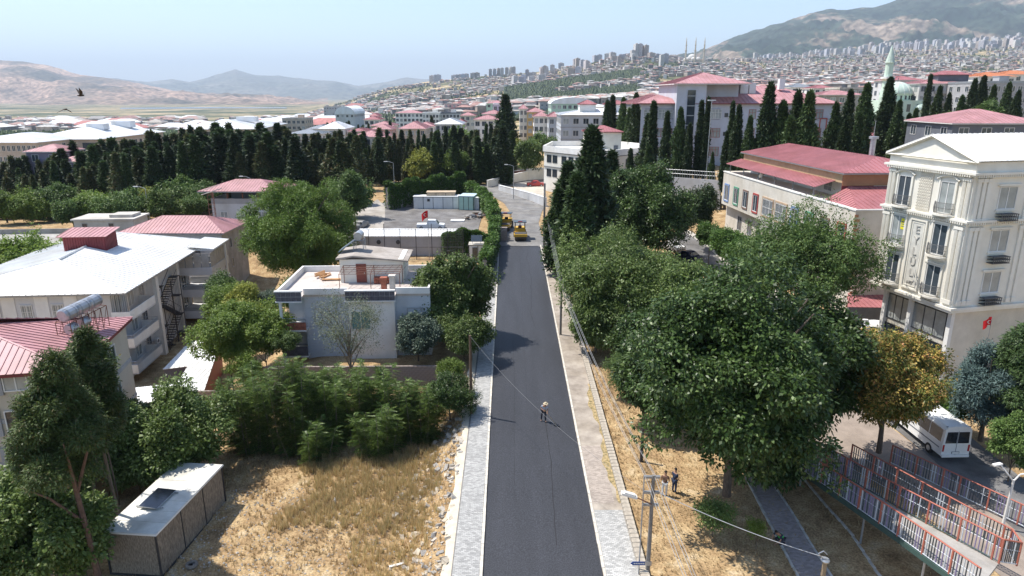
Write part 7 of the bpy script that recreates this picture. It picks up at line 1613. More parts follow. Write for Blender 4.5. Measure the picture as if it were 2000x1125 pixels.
for i in top:
    x, y, z, w_, d_, h_, a_ = rows[i]; key = (round(w_ / 3) * 3, round(d_ / 3) * 3, round(h_ / 2) * 2)
    if key not in ux:
        w2, d2, h2 = key; w2 = max(w2, 3); d2 = max(d2, 3); Wv, Rv = boxes([(0, 0, 0, w2, d2, h2, 0)]); r_ = MB(); nf = max(2, int(w2 / 3.5)); 
        win = MB()
        for k in range(max(1, int(h2 / 3))):
            for j in range(nf): u = -w2 / 2 + w2 * (j + .5) / nf; win.box(u - .6, -d2 / 2 - .06, 1 + k * 3, u + .6, -d2 / 2 - .01, 2.3 + k * 3)
        ux[key] = (npmesh('wall', Wv, 4, walls_p), npmesh('roof', Rv, 4, flat_m if w2 > 20 else roofs_p), win.mesh('windows', dgrey))
    left = x / y < -.2
    if w_ > 20: lab, gr, nm = 'long pale roofed industrial shed on the flat plain beyond the trees', 'sheds on the plain', 'industrial_shed'
    elif left: lab, gr, nm = 'small house in the flat town on the plain at left', 'small houses on the plain', 'town_house'
    else: lab, gr, nm = 'small pale house on the lower slope of the crowded hill', 'houses on the lower hill slope', 'hillside_house'
    t = thing(nm, lab, 'shed' if w_ > 20 else 'house', (x, y, z), a_, gr); a, b_, c_ = ux[key]; ob('wall', a, t); ob('roof', b_, t); ob('windows', c_, t)
# high rise flats
def tower_mesh(w_, d_, h_, name='tower'):
    b = MB(); b.box(-w_ / 2, -d_ / 2, -8, w_ / 2, d_ / 2, h_); b.box(-w_ * .2, -d_ * .2, h_, w_ * .2, d_ * .2, h_ + 3)
    for k in range(int(h_ / 3)): 
        z = 1 + k * 3
        for j in (-.36, -.14, .1, .34): b.box(w_ * j - .9, -d_ / 2 - .5, z, w_ * j + .9, -d_ / 2 - .02, z + 1.5, 1)
    return b.mesh(name, [tower_p, dgrey])
TM = [tower_mesh(*v) for v in ((20, 18, 39), (24, 16, 33), (16, 16, 45), (26, 18, 27), (18, 22, 36))]
def tower(px, Y, k, label, group, sc=1): x = ground_px(px, Y); o = ob('apartment_tower', TM[k % 5], None, (x, Y, H(x, Y)), ct.uniform(-.5, .5)); o.scale = (sc, sc, sc); tag(o, label, 'apartment tower', group); return o
for px in (845, 851, 857): tower(px, 3300, 1, 'pale apartment tower in the tight trio standing alone on the left hill crest', 'trio of towers on the left crest', 1)
for px in (888, 893, 899, 905, 911, 925, 932): tower(px, 3350, 3, 'low apartment tower on the bare crest right of the trio', 'low towers on the bare crest', .9)
for px in (958, 966, 974, 981, 990, 998, 1004): tower(px, 3200, 2, 'apartment tower in the row on the crest above the tallest cypress', 'towers above the tallest cypress', .85)
for px in (1078, 1095): tower(px, 2700, 0, 'one of two slim towers side by side on the rising crest', 'two slim towers on the crest', .85)
for px in (1122, 1160, 1169, 1183, 1196): tower(px, 2550, 0, 'pale tower on the crest left of the tall twin towers', 'towers left of the tall twins', .75)
for i in range(30): tower(ct.uniform(1000, 1300), ct.uniform(2150, 2450), int(ct.randint(5)), 'beige flats in the band just below the crest left of the great mosque', 'flats below the crest left of the great mosque', .75)
for px, s in ((1239, 1.0), (1246, .98), (1257, .9)): tower(px, 2420, 2, 'tall grey tower of the group rising highest on the crest left of the great mosque', 'tallest towers on the crest', s)
for i in range(24): px = 1210 + i * 5; tower(px, 2480 + ct.uniform(-40, 30), 3, 'low beige flats along the crest beside the great mosque', 'low flats along the crest', .62)
for i in range(200):
    px = ct.uniform(1455, 2030); Y = ct.uniform(3500, 5000) if px < 1800 else ct.uniform(3300, 4700); tower(px, Y, int(ct.randint(5)), 'pale tower in the dense band of flats at the foot of the mountain', 'tower flats at the mountain foot', ct.uniform(.75, 1.2) * (1.0 if px > 1600 else .8))
# great mosque on the crest
Yg = 2400; x = ground_px(1347, Yg); g = zat(124, Yg); t = thing('great_mosque', 'great domed mosque with tall minarets on the hill crest', 'mosque', (x, Yg, g - 6)); sm2 = M('pale sandstone', (.55, .47, .36), .85)
q = MB(); q.box(-32, -25, -10, 32, 30, 17); q.obj('hall', sm2, t); q = MB(); q.lathe([(15, 17), (15, 25)] + [(14.5 * math.cos(a), 25 + 11 * math.sin(a)) for a in np.linspace(0, 1.5, 6)], 20); q.obj('dome', M('grey white dome', (.52, .50, .47), .7), t)
for dx, dy in ((-17, -10), (17, -10), (-17, 14), (17, 14), (0, -20)): q = MB(); q.lathe([(9, 14), (9, 19)] + [(9 * math.cos(a), 19 + 6.5 * math.sin(a)) for a in np.linspace(0, 1.5, 5)], 14, (dx, dy, 0)); q.obj('half_dome', M('grey white dome', (.52, .50, .47)), t)
for dx in (-29, 1, 31): q = MB(); q.lathe([(2.9, 0), (2.6, 42), (3.9, 44), (3.9, 46), (2.3, 46), (2.2, 60), (3.2, 62), (3.2, 63), (1.9, 63), (1.8, 72), (.1, 88)], 10, (dx, -28 if dx != 1 else -30, 0)); q.obj('minaret', sm2, t)
# trees among the houses, woods on the hill
def tree_lumps(name, n, fn, mat, s0, s1):
    r = np.random.RandomState(5); oc = np.array([(1, 0, 0), (0, 1, 0), (-1, 0, 0), (0, -1, 0), (0, 0, 1.1), (0, 0, -.6)]); fc = [(0, 1, 4), (1, 2, 4), (2, 3, 4), (3, 0, 4), (1, 0, 5), (2, 1, 5), (3, 2, 5), (0, 3, 5)]; V = []
    P = [fn(r) for _ in range(n)]; P = [p for p in P if p]
    for (x, y, sc) in P:
        s = r.uniform(s0, s1) * sc; o = oc * s * r.uniform(.7, 1.3, (6, 1)); o += np.array([x, y, H(x, y) + s * .55]); V.append(o[np.array(fc).ravel()])
    return tag(ob(name, npmesh(name, np.concatenate(V), 3, mat)), kind='stuff')
far_green = pal('distant trees', [(.035, .055, .03), (.06, .085, .04), (.085, .11, .05), (.045, .07, .035)])
def f_town(r):
    px = r.uniform(600, 2120); ym = crest_Y(px) * 1.0; Y = math.exp(r.uniform(math.log(560), math.log(ym))); x = ground_px(px, Y); return (x, Y, 1) if mnoise.noise(Vector((x / 180, Y / 180, 2))) > -.25 else None
tree_lumps('town_trees', 21000, f_town, far_green, 2.2, 4.6)
def f_wood(r):
    px = r.uniform(985, 1255); Y = r.uniform(950, 1950); x = ground_px(px, Y); return (x, Y, 1) if mnoise.noise(Vector((x / 500, Y / 300, 9))) > -.14 else None
tree_lumps('green_belt_trees', 7000, f_wood, far_green, 3, 5.5)
def f_plain(r):
    if r.rand() < .5: px = r.uniform(-60, 350); Y = math.exp(r.uniform(math.log(330), math.log(950))); x = ground_px(px, Y); return (x, Y, 1.25)
    px = r.uniform(200, 1000); Y = math.exp(r.uniform(math.log(420), math.log(1500))); x = ground_px(px, Y); return (x, Y, .9) if mnoise.noise(Vector((x / 90, Y / 90, 3))) > .0 else None
lm_ = pal('plain trees', [(.06, .095, .03), (.10, .13, .04), (.14, .17, .05), (.05, .08, .03)])
tree_lumps('plain_trees', 9000, f_plain, lm_, 2.2, 4.4)
# near-plain trees that can be told apart: leafy and dark pointed ones
gT = None
for i in range(46):
    px = rc.uniform(-20, 335); Y = rc.uniform(290, 480); x = ground_px(px, Y); 
    if gT is None: gT = broad('distant_tree', 'light green leafy tree in the grove beyond the left institutes', Vector((x, Y, H(x, Y))), 4.5, 6.5, 1.5, G_mid, nl=700, k=4, leaf=(1.2, .8), seed=301, nb=12, group='grove beyond the left institutes'); continue
    copy_tree(gT, Vector((x, Y, H(x, Y))), rc.uniform(0, 6), rc.uniform(.7, 1.4))
for i in range(60):
    px = rc.choice([rc.uniform(500, 625), rc.uniform(600, 900), rc.uniform(480, 540), rc.uniform(630, 680)]); Y = rc.uniform(270, 420); x = ground_px(px, Y); g = H(x, Y)
    if i % 3 == 2: copy_tree(gT, Vector((x, Y, g)), rc.uniform(0, 6), rc.uniform(.6, 1.1), 'leafy tree between the red and white roofed houses, centre distance', 'leafy trees between the middle houses')
    else: cyp(Vector((x, Y, g)), rc.uniform(8, 13), CY[i % 6], 'dark pointed tree among the middle distance houses', 'pointed trees among the middle houses')
# ---------------------------------------------------------------- street furniture, vehicles, people
def lamp_post(label, px, pt, pb, Y, arm=-1, alen=1.3, mat=None):
    x = X(px, pb, Y).x; g = H(x, Y); top = zat(pt, Y); t = thing('street_lamp', label, 'street lamp', (x, Y, g)); q = MB(); q.tube((0, 0, 0), (0, 0, top - g - .3), .11, .06, n=7); q.obj('pole', mat or galv, t)
    q = MB(); q.path([(0, 0, top - g - .3), (arm * alen * .6, 0, top - g), (arm * alen, -.1, top - g + .05)], .045, 5); q.obj('arm', mat or galv, t)
    q = MB(); q.cbox((arm * (alen + .3), -.1, top - g + .06), (.75, .28, .12)); q.obj('lamp_head', white, t); return t
lamp_post('street lamp left of the yellow trees behind the ivy wall', 772, 316, 400, 146)
lamp_post('tall street lamp before the cypresses beside the parked silver car', 979, 291, 352, 176)
lamp_post('street lamp standing at the junction retaining wall', 1003, 322, 384, 150)
lamp_post('street lamp among the trees left of the open topped house', 292, 365, 425, 119)
lamp_post('street lamp seen over the pink roof of the open topped house', 492, 345, 380, 128)
def wood_pole(name, label, px, pt, Y, r=.13, mat=wood, cat='utility pole', bars=0):
    x = X(px, pt, Y).x; g = H(x, Y); top = zat(pt, Y); t = thing(name, label, cat, (x, Y, g)); q = MB(); q.tube((0, 0, -.3), (0, 0, top - g), r, r * .7, n=8); q.obj('pole', mat, t)
    for k in range(bars): q = MB(); z = top - g - .35 - k * .65; q.box(-.75, -.06, z - .05, .75, .06, z + .05); q.obj('cross_arm', galv, t); [MB().lathe([(.05, 0), (.07, .06), (.03, .14)], 6, (dx, 0, z + .05)).obj('insulator', white, t) for dx in (-.65, -.25, .25, .65)]
    return t, Vector((x, Y, top)), g
cpm = M('grey concrete pole', (.20, .18, .16), .9, .2, 2)
t1, P1, g1 = wood_pole('utility_pole', 'brown wooden pole beside the left pavement by the round dark bush', 918, 655, 50.0)
t2, P2, g2 = wood_pole('utility_pole', 'grey pole on the right pavement beside the bright leaved tree', 1097, 538, 67.5, mat=cpm)
t3, P3, g3 = wood_pole('utility_pole', 'tall pole at the corner of the junction, right of the road roller', 1064, 358, 105, r=.2, mat=cpm)
t4, P4, g4 = wood_pole('utility_pole', 'dark slim pole trunk rising beside the two people under the big tree', 1256, 835, 43, mat=M('dark pole', (.06, .05, .045), .9))
t6, P6, g6 = wood_pole('utility_pole', 'stub of a wooden pole with wire hook at the bottom edge', 1612, 1092, 30.5, r=.16, mat=M('old pole wood', (.26, .20, .13), .9, .2, 4))
q = MB(); z = P6.z - g6; q.lathe([(.2, z - .15), (.24, z - .05), (.2, z + .02)], 10); q.path([(-.1, 0, z), (-.4, 0, z + .35), (-.15, 0, z + .5), (.05, 0, z + .3)], .03, 5); q.obj('wire_hook', galv, t6)
# near lamp and line pole
Yl = 31.5; xl = X(1272, 1000, Yl).x; gl = H(xl, Yl); tl_ = zat(928, Yl) - gl
t5 = thing('utility_pole', 'twin concrete line pole with three cross arms in the near right foreground', 'utility pole', (xl, Yl, gl)); q = MB(); q.tube((0, 0, -.3), (0, 0, tl_), .13, .09, n=8); q.obj('pole', cpm, t5)
for k, z in enumerate((tl_ - .1, tl_ - 1.0, tl_ - 1.75)): q = MB(); q.box(-.5, -.07, z - .06, .35, .07, z + .06); q.obj('cross_arm', grey_metal, t5)
q = MB(); q.tube((-.48, 0, 0), (-.48, 0, tl_ - .1), .04, .04, n=6); q.obj('conduit', galv, t5)
lt = thing('street_lamp', 'white street lamp head on a curved arm fixed to the near line pole', 'street lamp', (xl, Yl, gl + tl_ - 1.75)); q = MB(); q.path([(-.05, -.12, .1), (-.5, -.14, .35), (-.9, -.15, .55)], .035, 6); q.obj('arm', rust, lt)
q = MB(); m = Matrix.Translation((-1.25, -.15, .68)) @ Matrix.Rotation(R(18), 4, 'Y'); q.cbox(None, (.85, .3, .12), mat=m); q.cbox(None, (.6, .24, .08), mat=m @ Matrix.Translation((0, 0, .09))); q.obj('lamp_head', white, lt)
sg = thing('street_sign', 'small blue street name plate on the near line pole', 'sign', (xl, Yl, gl + zat(1098, Yl) - gl)); q = MB(); q.add([(-.85, -.12, -.1), (-.15, -.12, -.1), (-.15, -.12, .12), (-.85, -.12, .12), (-.97, -.12, .01), (-.85, -.09, -.1), (-.15, -.09, -.1), (-.15, -.09, .12), (-.85, -.09, .12), (-.97, -.09, .01)], [(0, 1, 2, 3, 4), (9, 8, 7, 6, 5), (0, 5, 6, 1), (1, 6, 7, 2), (2, 7, 8, 3), (3, 8, 9, 4), (4, 9, 5, 0)]); pl_ = q.obj('plate', M('sign blue', (.02, .06, .22), .5), sg)
for k in range(6): q = MB(); q.box(-.80 + k * .1, -.127, -.02, -.73 + k * .1, -.121, .05); q.obj('lettering', white, pl_)
q = MB(); q.box(-.2, -.13, -.12, .16, -.09, .13); q.obj('clamp', galv, sg)
def wire(name, label, a, b, sag, r=.012, mat=None, n=18, group=None):
    a = Vector(a); b = Vector(b); q = MB(); pts = [a.lerp(b, i / n) - Vector((0, 0, 4 * sag * (i / n) * (1 - i / n))) for i in range(n + 1)]; q.path(pts, r, 4); return tag(q.obj(name, mat or galv, None), label, 'wire', group)
wm_ = M('pale wire', (.30, .30, .30), .5)
pc = Vector((xl, Yl, gl + tl_))
for k, dx in enumerate((-.45, -.2, .05, .3)):
    wire('overhead_wire', 'thin pale overhead wire running from the near line pole up the right pavement', pc + Vector((dx, 0, -.05 - .3 * (k % 2))), P2 + Vector((dx * .8, 0, -.2 - .25 * k)), .9, .013, wm_, group='wires between near line pole and pavement pole')
    wire('overhead_wire', 'thin pale overhead wire continuing from the near line pole past the bottom edge', pc + Vector((dx, 0, -.05 - .3 * (k % 2))), Vector((xl + .9 + dx, 20, gl + tl_ - 1.2 - .25 * k)), .3, .012, wm_, group='wires running past the bottom edge')
    wire('overhead_wire', 'thin wire from the grey pavement pole to the tall junction pole', P2 + Vector((dx * .8, 0, -.2 - .25 * k)), P3 + Vector((dx * .6, 0, -.3 - .25 * k)), .9, .012, wm_, group='wires to the junction pole')
wire('overhead_wire', 'single thick wire crossing the road from the brown pole to the near line pole', P1 + Vector((0, 0, -.05)), pc + Vector((0, 0, -1.2)), 1.0, .009, M('dull wire', (.16, .16, .16), .6))
wire('overhead_wire', 'thick pale wire from the near line pole to the pole stub at the bottom edge', pc + Vector((.1, 0, -.9)), P6 + Vector((0, 0, .1)), .25, .022, M('thick pale cable', (.45, .45, .45), .5))
wire('overhead_wire', 'slack cable from the guard booth across the ivy to the road', X(873, 490, 98), X(1000, 438, 108), .8, .02, wm_)
# double armed lamp at the plaza
Yp = 35.5; xp = X(1955, 1040, Yp).x; gp_ = H(xp, Yp); hp_ = zat(925, Yp) - gp_; t = thing('street_lamp', 'white double armed lamp post beside the ramp at the right edge', 'street lamp', (xp, Yp, gp_)); q = MB(); q.tube((0, 0, 0), (.05, 0, hp_ - .4), .09, .06, n=8); q.obj('pole', white, t)
for s_, e in ((-1, (-.75, .2, .75)), (1, (1.1, 0, .35))): q = MB(); q.path([(.05, 0, hp_ - .5), (s_ * .35, 0, hp_ - .05), (e[0], e[1], hp_ + e[2] - .3)], .045, 6); a_ = q.obj('arm', white, t); q = MB(); q.cbox((e[0] + s_ * .2, e[1], hp_ + e[2] - .26), (.6, .22, .09), .3); q.obj('lamp_head', white, a_)
# --- vehicles
def car(name, label, P, rz, paint, L_=4.3, Wd=1.75, h=1.42, kind='sedan', group=None):
    t = thing(name, label, 'car', P, rz, group); hl = L_ / 2; hw_ = Wd / 2; zb = .28
    prof = {'sedan': [(-hl, .42), (-hl + .05, .82), (-hl + .95, .92), (-hl + 1.5, h - .08), (-hl + 1.9, h), (hl - 1.6, h), (hl - .95, .95), (hl - .1, .88), (hl, .45)], 'pickup': [(-hl, .45), (-hl + .05, .85), (-hl + 1.1, .98), (-hl + 1.6, h - .05), (-hl + 1.9, h), (-hl + 3.0, h), (-hl + 3.15, .95), (hl, .95), (hl, .45)]}[kind]
    b = MB(); n = len(prof); V = []
    for s_, tw in ((-1, 1), (1, 1)):
        for x, z in prof: V.append((x, s_ * hw_ * (1 if z < 1.0 else .82), z))
    fs = [tuple(range(n))[::-1], tuple(range(n, 2 * n))] + [(i, i + 1, n + i + 1, n + i) for i in range(n - 1)] + [(n - 1, 0, n, 2 * n - 1)]; b.add(V, fs); b.box(-hl + .08, -hw_ + .03, zb, hl - .08, hw_ - .03, .46); b.obj('body', paint, t)
    gm_ = M('car glass', (.02, .025, .03), .08, .1, 1, spec=.9)
    x0, x1 = (-hl + 1.0, -hl + 1.45) ; g = MB(); e = .012
    def pane(pts, nm='window'): q = MB(); q.add(pts, [tuple(range(len(pts)))]); q.obj(nm, gm_, t)
    zt = h - .1
    pane([(-hl + .98 - e, -hw_ * .86, .97), (-hl + .98 - e, hw_ * .86, .97), (-hl + 1.46 - e, hw_ * .76, zt), (-hl + 1.46 - e, -hw_ * .76, zt)], 'windscreen')
    xr0, xr1 = (hl - 1.0, hl - 1.52) if kind == 'sedan' else (-hl + 3.13, -hl + 3.02)
    pane([(xr0 + e, hw_ * .86, .99), (xr0 + e, -hw_ * .86, .99), (xr1 + e, -hw_ * .76, zt), (xr1 + e, hw_ * .76, zt)], 'rear_window')
    for s_ in (-1, 1):
        for a, c in (((-hl + 1.2, -hl + 1.65), (-hl + 2.15, -hl + 2.15)),) + ((((-hl + 2.22, -hl + 2.22), (hl - 1.15, hl - 1.6)),) if kind == 'sedan' else (((-hl + 2.2, -hl + 2.2), (-hl + 3.0, -hl + 2.9)),)):
            yb, yt = s_ * (hw_ * .985 + .012), s_ * (hw_ * .83 + .02); pane([(a[0], yb * .93, 1.0), (c[0], yb * .93, 1.0), (c[1], yt, zt), (a[1], yt, zt)])
    for x in (-hl + .8, hl - .8):
        for s_ in (-1, 1): q = MB(); q.tube((x, s_ * (hw_ - .16), .31), (x, s_ * (hw_ + .02), .31), .31, n=14); o = q.obj('wheel', black, t); q = MB(); q.tube((x, s_ * (hw_ + .021), .31), (x, s_ * (hw_ + .03), .31), .18, n=10); q.obj('rim', galv, o)
    for s_ in (-1, 1): q = MB(); q.box(-hl - .01, s_ * hw_ * .72 - .17, .6, -hl + .06, s_ * hw_ * .72 + .17, .74); q.obj('headlight', glass_l, t); q = MB(); q.box(hl - .06, s_ * hw_ * .72 - .17, .62, hl + .012, s_ * hw_ * .72 + .17, .78); q.obj('tail_light', M('tail red', (.4, .01, .01), .3), t)
    q = MB(); q.box(-hl - .05, -hw_ * .95, .36, -hl + .05, hw_ * .95, .5); q.obj('bumper', dgrey, t); q = MB(); q.box(hl - .05, -hw_ * .95, .36, hl + .05, hw_ * .95, .5); q.obj('bumper', dgrey, t); return t
car('parked_car', 'faded red old sedan parked behind the retaining wall', G(1046, 364), R(182), M('faded red paint', (.38, .06, .05), .35, .1, 2))
car('parked_car', 'pale blue grey sedan parked in the shade on the upper street', G(992, 346), R(172), M('pale blue paint', (.42, .48, .56), .3, .05, 2))
car('parked_car', 'dark silver sedan parked left of the pale blue one', G(962, 352), R(172), M('silver paint', (.24, .24, .23), .3, .05, 2))
car('pickup_truck', 'white pickup parked in the yard behind the long cabin', G(842, 447), R(182), M('white car paint', (.72, .72, .70), .3, .04, 2), 4.9, 1.8, 1.65, 'pickup')
car('parked_car', 'silver car half hidden behind the water heater at the yard fence', G(704, 446), R(80), M('silver paint', (.24, .24, .23)))
car('parked_car', 'dark blue car in the shade between the tree crowns on the park street', G(1345, 508), R(118), M('dark blue paint', (.02, .03, .07), .25, .1, 2))
car('parked_car', 'white car peeping out between the tree crowns ahead of the dark blue one', G(1312, 488), R(118), M('white car paint', (.72, .72, .70)))
def minibus(label, P, rz, L_=6.9, W=2.0, h=2.7):
    t = thing('minibus', label, 'minibus', P, rz); wp = M('white van paint', (.74, .74, .72), .3, .04, 1); gm_ = M('dark van glass', (.015, .018, .022), .06, .1, 1, spec=.9)
    # x forward
    b = MB(); hl, hw_ = L_ / 2, W / 2; sec = [(-hw_, .45), (-hw_, 1.35), (-hw_ * .93, h - .28), (-hw_ * .78, h - .06), (-.3, h), (.3, h), (hw_ * .78, h - .06), (hw_ * .93, h - .28), (hw_, 1.35), (hw_, .45)]
    xs_ = [(-hl, 1, 1), (-hl + .1, 1, 1), (hl - 1.9, 1, 1), (hl - 1.1, .99, .93), (hl - .75, .97, .62), (hl - .05, .9, .46), (hl, .85, .4)]
    V = []
    for x, sy, sz in xs_: V += [(x, y * sy, .4 + (z - .4) * sz) for y, z in sec]
    n = len(sec); fs = [tuple(range(n)), tuple(range(len(V) - 1, len(V) - n - 1, -1))]
    for i in range(len(xs_) - 1): fs += [(i * n + (j + 1) % n, i * n + j, (i + 1) * n + j, (i + 1) * n + (j + 1) % n) for j in range(n)]
    b.add(V, fs); b.obj('body', wp, t)
    for s_ in (-1, 1):
        for k, (a, c) in enumerate(((-hl + .25, -hl + 1.55), (-hl + 1.62, -hl + 2.9), (-hl + 2.97, -hl + 4.2), (-hl + 4.27, hl - 1.35))):
            y0, y1 = s_ * (hw_ * .995 + .012), s_ * (hw_ * .93 + .014); q = MB(); q.add([(a, y0 * .99, 1.42), (c, y0 * .99, 1.42), (c, y1, h - .36), (a, y1, h - .36)], [(0, 1, 2, 3)]); q.obj('window', gm_, t)
        for x in (-hl + 1.35, hl - 1.2): q = MB(); q.tube((x, s_ * (hw_ - .2), .37), (x, s_ * (hw_ + .02), .37), .37, n=16); o = q.obj('wheel', black, t); q = MB(); q.tube((x, s_ * (hw_ + .021), .37), (x, s_ * (hw_ + .03), .37), .2, n=10); q.obj('rim', galv, o)
        q = MB(); q.box(-hl - .02, s_ * .9 - .06, .8, -hl + .02, s_ * .9 + .06, 1.3); q.obj('tail_light', M('tail red', (.4, .01, .01)), t)
        q = MB(); q.cbox((hl - 1.2, s_ * (hw_ + .17), 1.55), (.12, .2, .34)); q.obj('mirror', dgrey, t)
        q = MB(); q.box(-hl + .3, s_ * (hw_ + .002), .95, hl - 1.6, s_ * (hw_ + .02), 1.02); q.obj('side_trim', dgrey, t)
    for s_ in (-1, 1):
        q = MB(); q.add([(-hl - .012, s_ * .04, 1.42), (-hl - .012, s_ * .84, 1.42), (-hl - .012, s_ * .78, h - .42), (-hl - .012, s_ * .04, h - .42)], [(0, 1, 2, 3)]); q.obj('rear_door_window', gm_, t)
    q = MB(); q.box(-hl - .02, -.012, .5, -hl - .005, .012, h - .35); q.box(-hl - .03, -.28, .62, -hl - .01, .28, .78); q.obj('rear_door_seam', dgrey, t)
    q = MB(); q.box(-hl - .05, -.24, .64, -hl - .03, .24, .76); pl2 = q.obj('number_plate', white, t)
    q = MB(); q.box(-hl - .1, -hw_ * .97, .38, -hl, hw_ * .97, .56); q.obj('bumper', wp, t); q = MB(); q.box(-hl + .1, -.85, h - .1, -hl + .16, .85, h - .05); q.obj('brake_light_bar', dgrey, t)
    q = MB(); q.add([(hl - .72, -.86, 1.72), (hl - .72, .86, 1.72), (hl - 1.1, .8, h - .3), (hl - 1.1, -.8, h - .3)], [(0, 1, 2, 3)]); q.obj('windscreen', gm_, t)
    for k in range(3): q = MB(); q.cbox((-1.4 + k * 1.6, 0, h + .05), (.5, .45, .08)); q.obj('roof_vent', wp, t)
    return t
pr = G(1862, 905); pf = G(1700, 770); an = math.atan2(pf.y - pr.y, pf.x - pr.x); dvec = Vector((math.cos(an), math.sin(an), 0))
pm_ = pr + dvec * 3.5; minibus('white minibus seen from behind, parked on the street beyond the ramp railings', Vector((pm_.x, pm_.y, H(pm_.x, pm_.y) + .03)), an)
pm_ = G(1722, 672); minibus('white van farther up the street behind the golden tree, below the ornate block', Vector((pm_.x, pm_.y, H(pm_.x, pm_.y) + .03)), R(160), 5.6, 1.9, 2.3)
# --- road rollers
yel = M('machine yellow', (.62, .36, .03), .45, .12, 2)
def roller(label, P, rz, drum=True):
    t = thing('road_roller', label, 'road roller', P, rz)         # front drum at -y
    q = MB(); q.tube((-.95, -1.55, .68), (.95, -1.55, .68), .68, n=24); q.obj('drum', M('worn drum steel', (.075, .07, .065), .6, .2, 3), t)
    q = MB(); q.box(-1.08, -2.35, .75, -.97, -.7, 1.05); q.box(.97, -2.35, .75, 1.08, -.7, 1.05); q.box(-1.08, -2.5, .72, 1.08, -2.3, 1.12); q.box(-1.08, -.85, .62, 1.08, -.6, 1.25); q.obj('drum_frame', yel, t)
    q = MB(); q.box(-.85, -.6, .6, .85, .7, 1.15); q.obj('chassis', dgrey, t)
    q = MB(); q.prism([(-.9, .7), (.9, .7), (.82, 2.3), (-.82, 2.3)], .75, 1.65); q.obj('engine_hood', yel, t)
    for s_ in (-1, 1):
        q = MB(); q.tube((s_ * .62, 1.45, .62), (s_ * 1.05, 1.45, .62), .62, n=18); q.obj('wheel', black, t)
    q = MB()
    for x in (-.8, .8):
        for y in (-.5, .85): q.tube((x, y, 1.1), (x, y, 2.75), .05, n=5)
    q.obj('canopy_post', dark_metal, t)
    q = MB(); q.box(-1.05, -.8, 2.75, 1.05, 1.1, 2.87); q.obj('canopy', M('dark canopy', (.07, .09, .11), .5), t)
    q = MB(); q.cbox((0, -.9, 2.93), (.7, .12, .1)) if False else q.cbox((0, -.6, 2.93), (.7, .12, .1)); q.obj('beacon', M('red beacon', (.5, .02, .02), .4), t)
    q = MB(); q.box(-.3, .2, 1.15, .3, .7, 1.55); q.box(-.3, .62, 1.5, .3, .75, 2.0); q.obj('seat', black, t); q = MB(); q.tube((0, -.2, 1.15), (0, -.05, 1.65), .04); q.lathe([(.2, 0), (.2, .03), (.16, .03)], 12, (0, -.05, 1.65)); q.obj('steering_wheel', black, t)
    q = MB(); q.box(-.85, -.62, 1.15, .85, -.5, 1.75); q.obj('console', yel, t); return t
p = G(1016, 471); roller('yellow roller with smooth front drum and dark canopy on the old asphalt', Vector((p.x, p.y + 1.8, H(p.x, p.y + 1.8) + .07)), R(2))
p = G(988, 452); roller('yellow machine behind left of the front roller, close to the ivy', Vector((p.x, p.y + 1.8, H(p.x, p.y + 1.8) + .07)), R(-8))
bp_t = thing('block_pillar', 'pillar of grey blocks standing at the road edge by the two rollers', 'pillar', G(984, 470)); 
for k in range(9):
    for j in range(2): q = MB(); q.box(-.55 + j * .56, -.35, k * .25, -.01 + j * .56, .35, k * .25 + .235); q.obj('block', M('rough grey block', (.30, .25, .22)), bp_t)
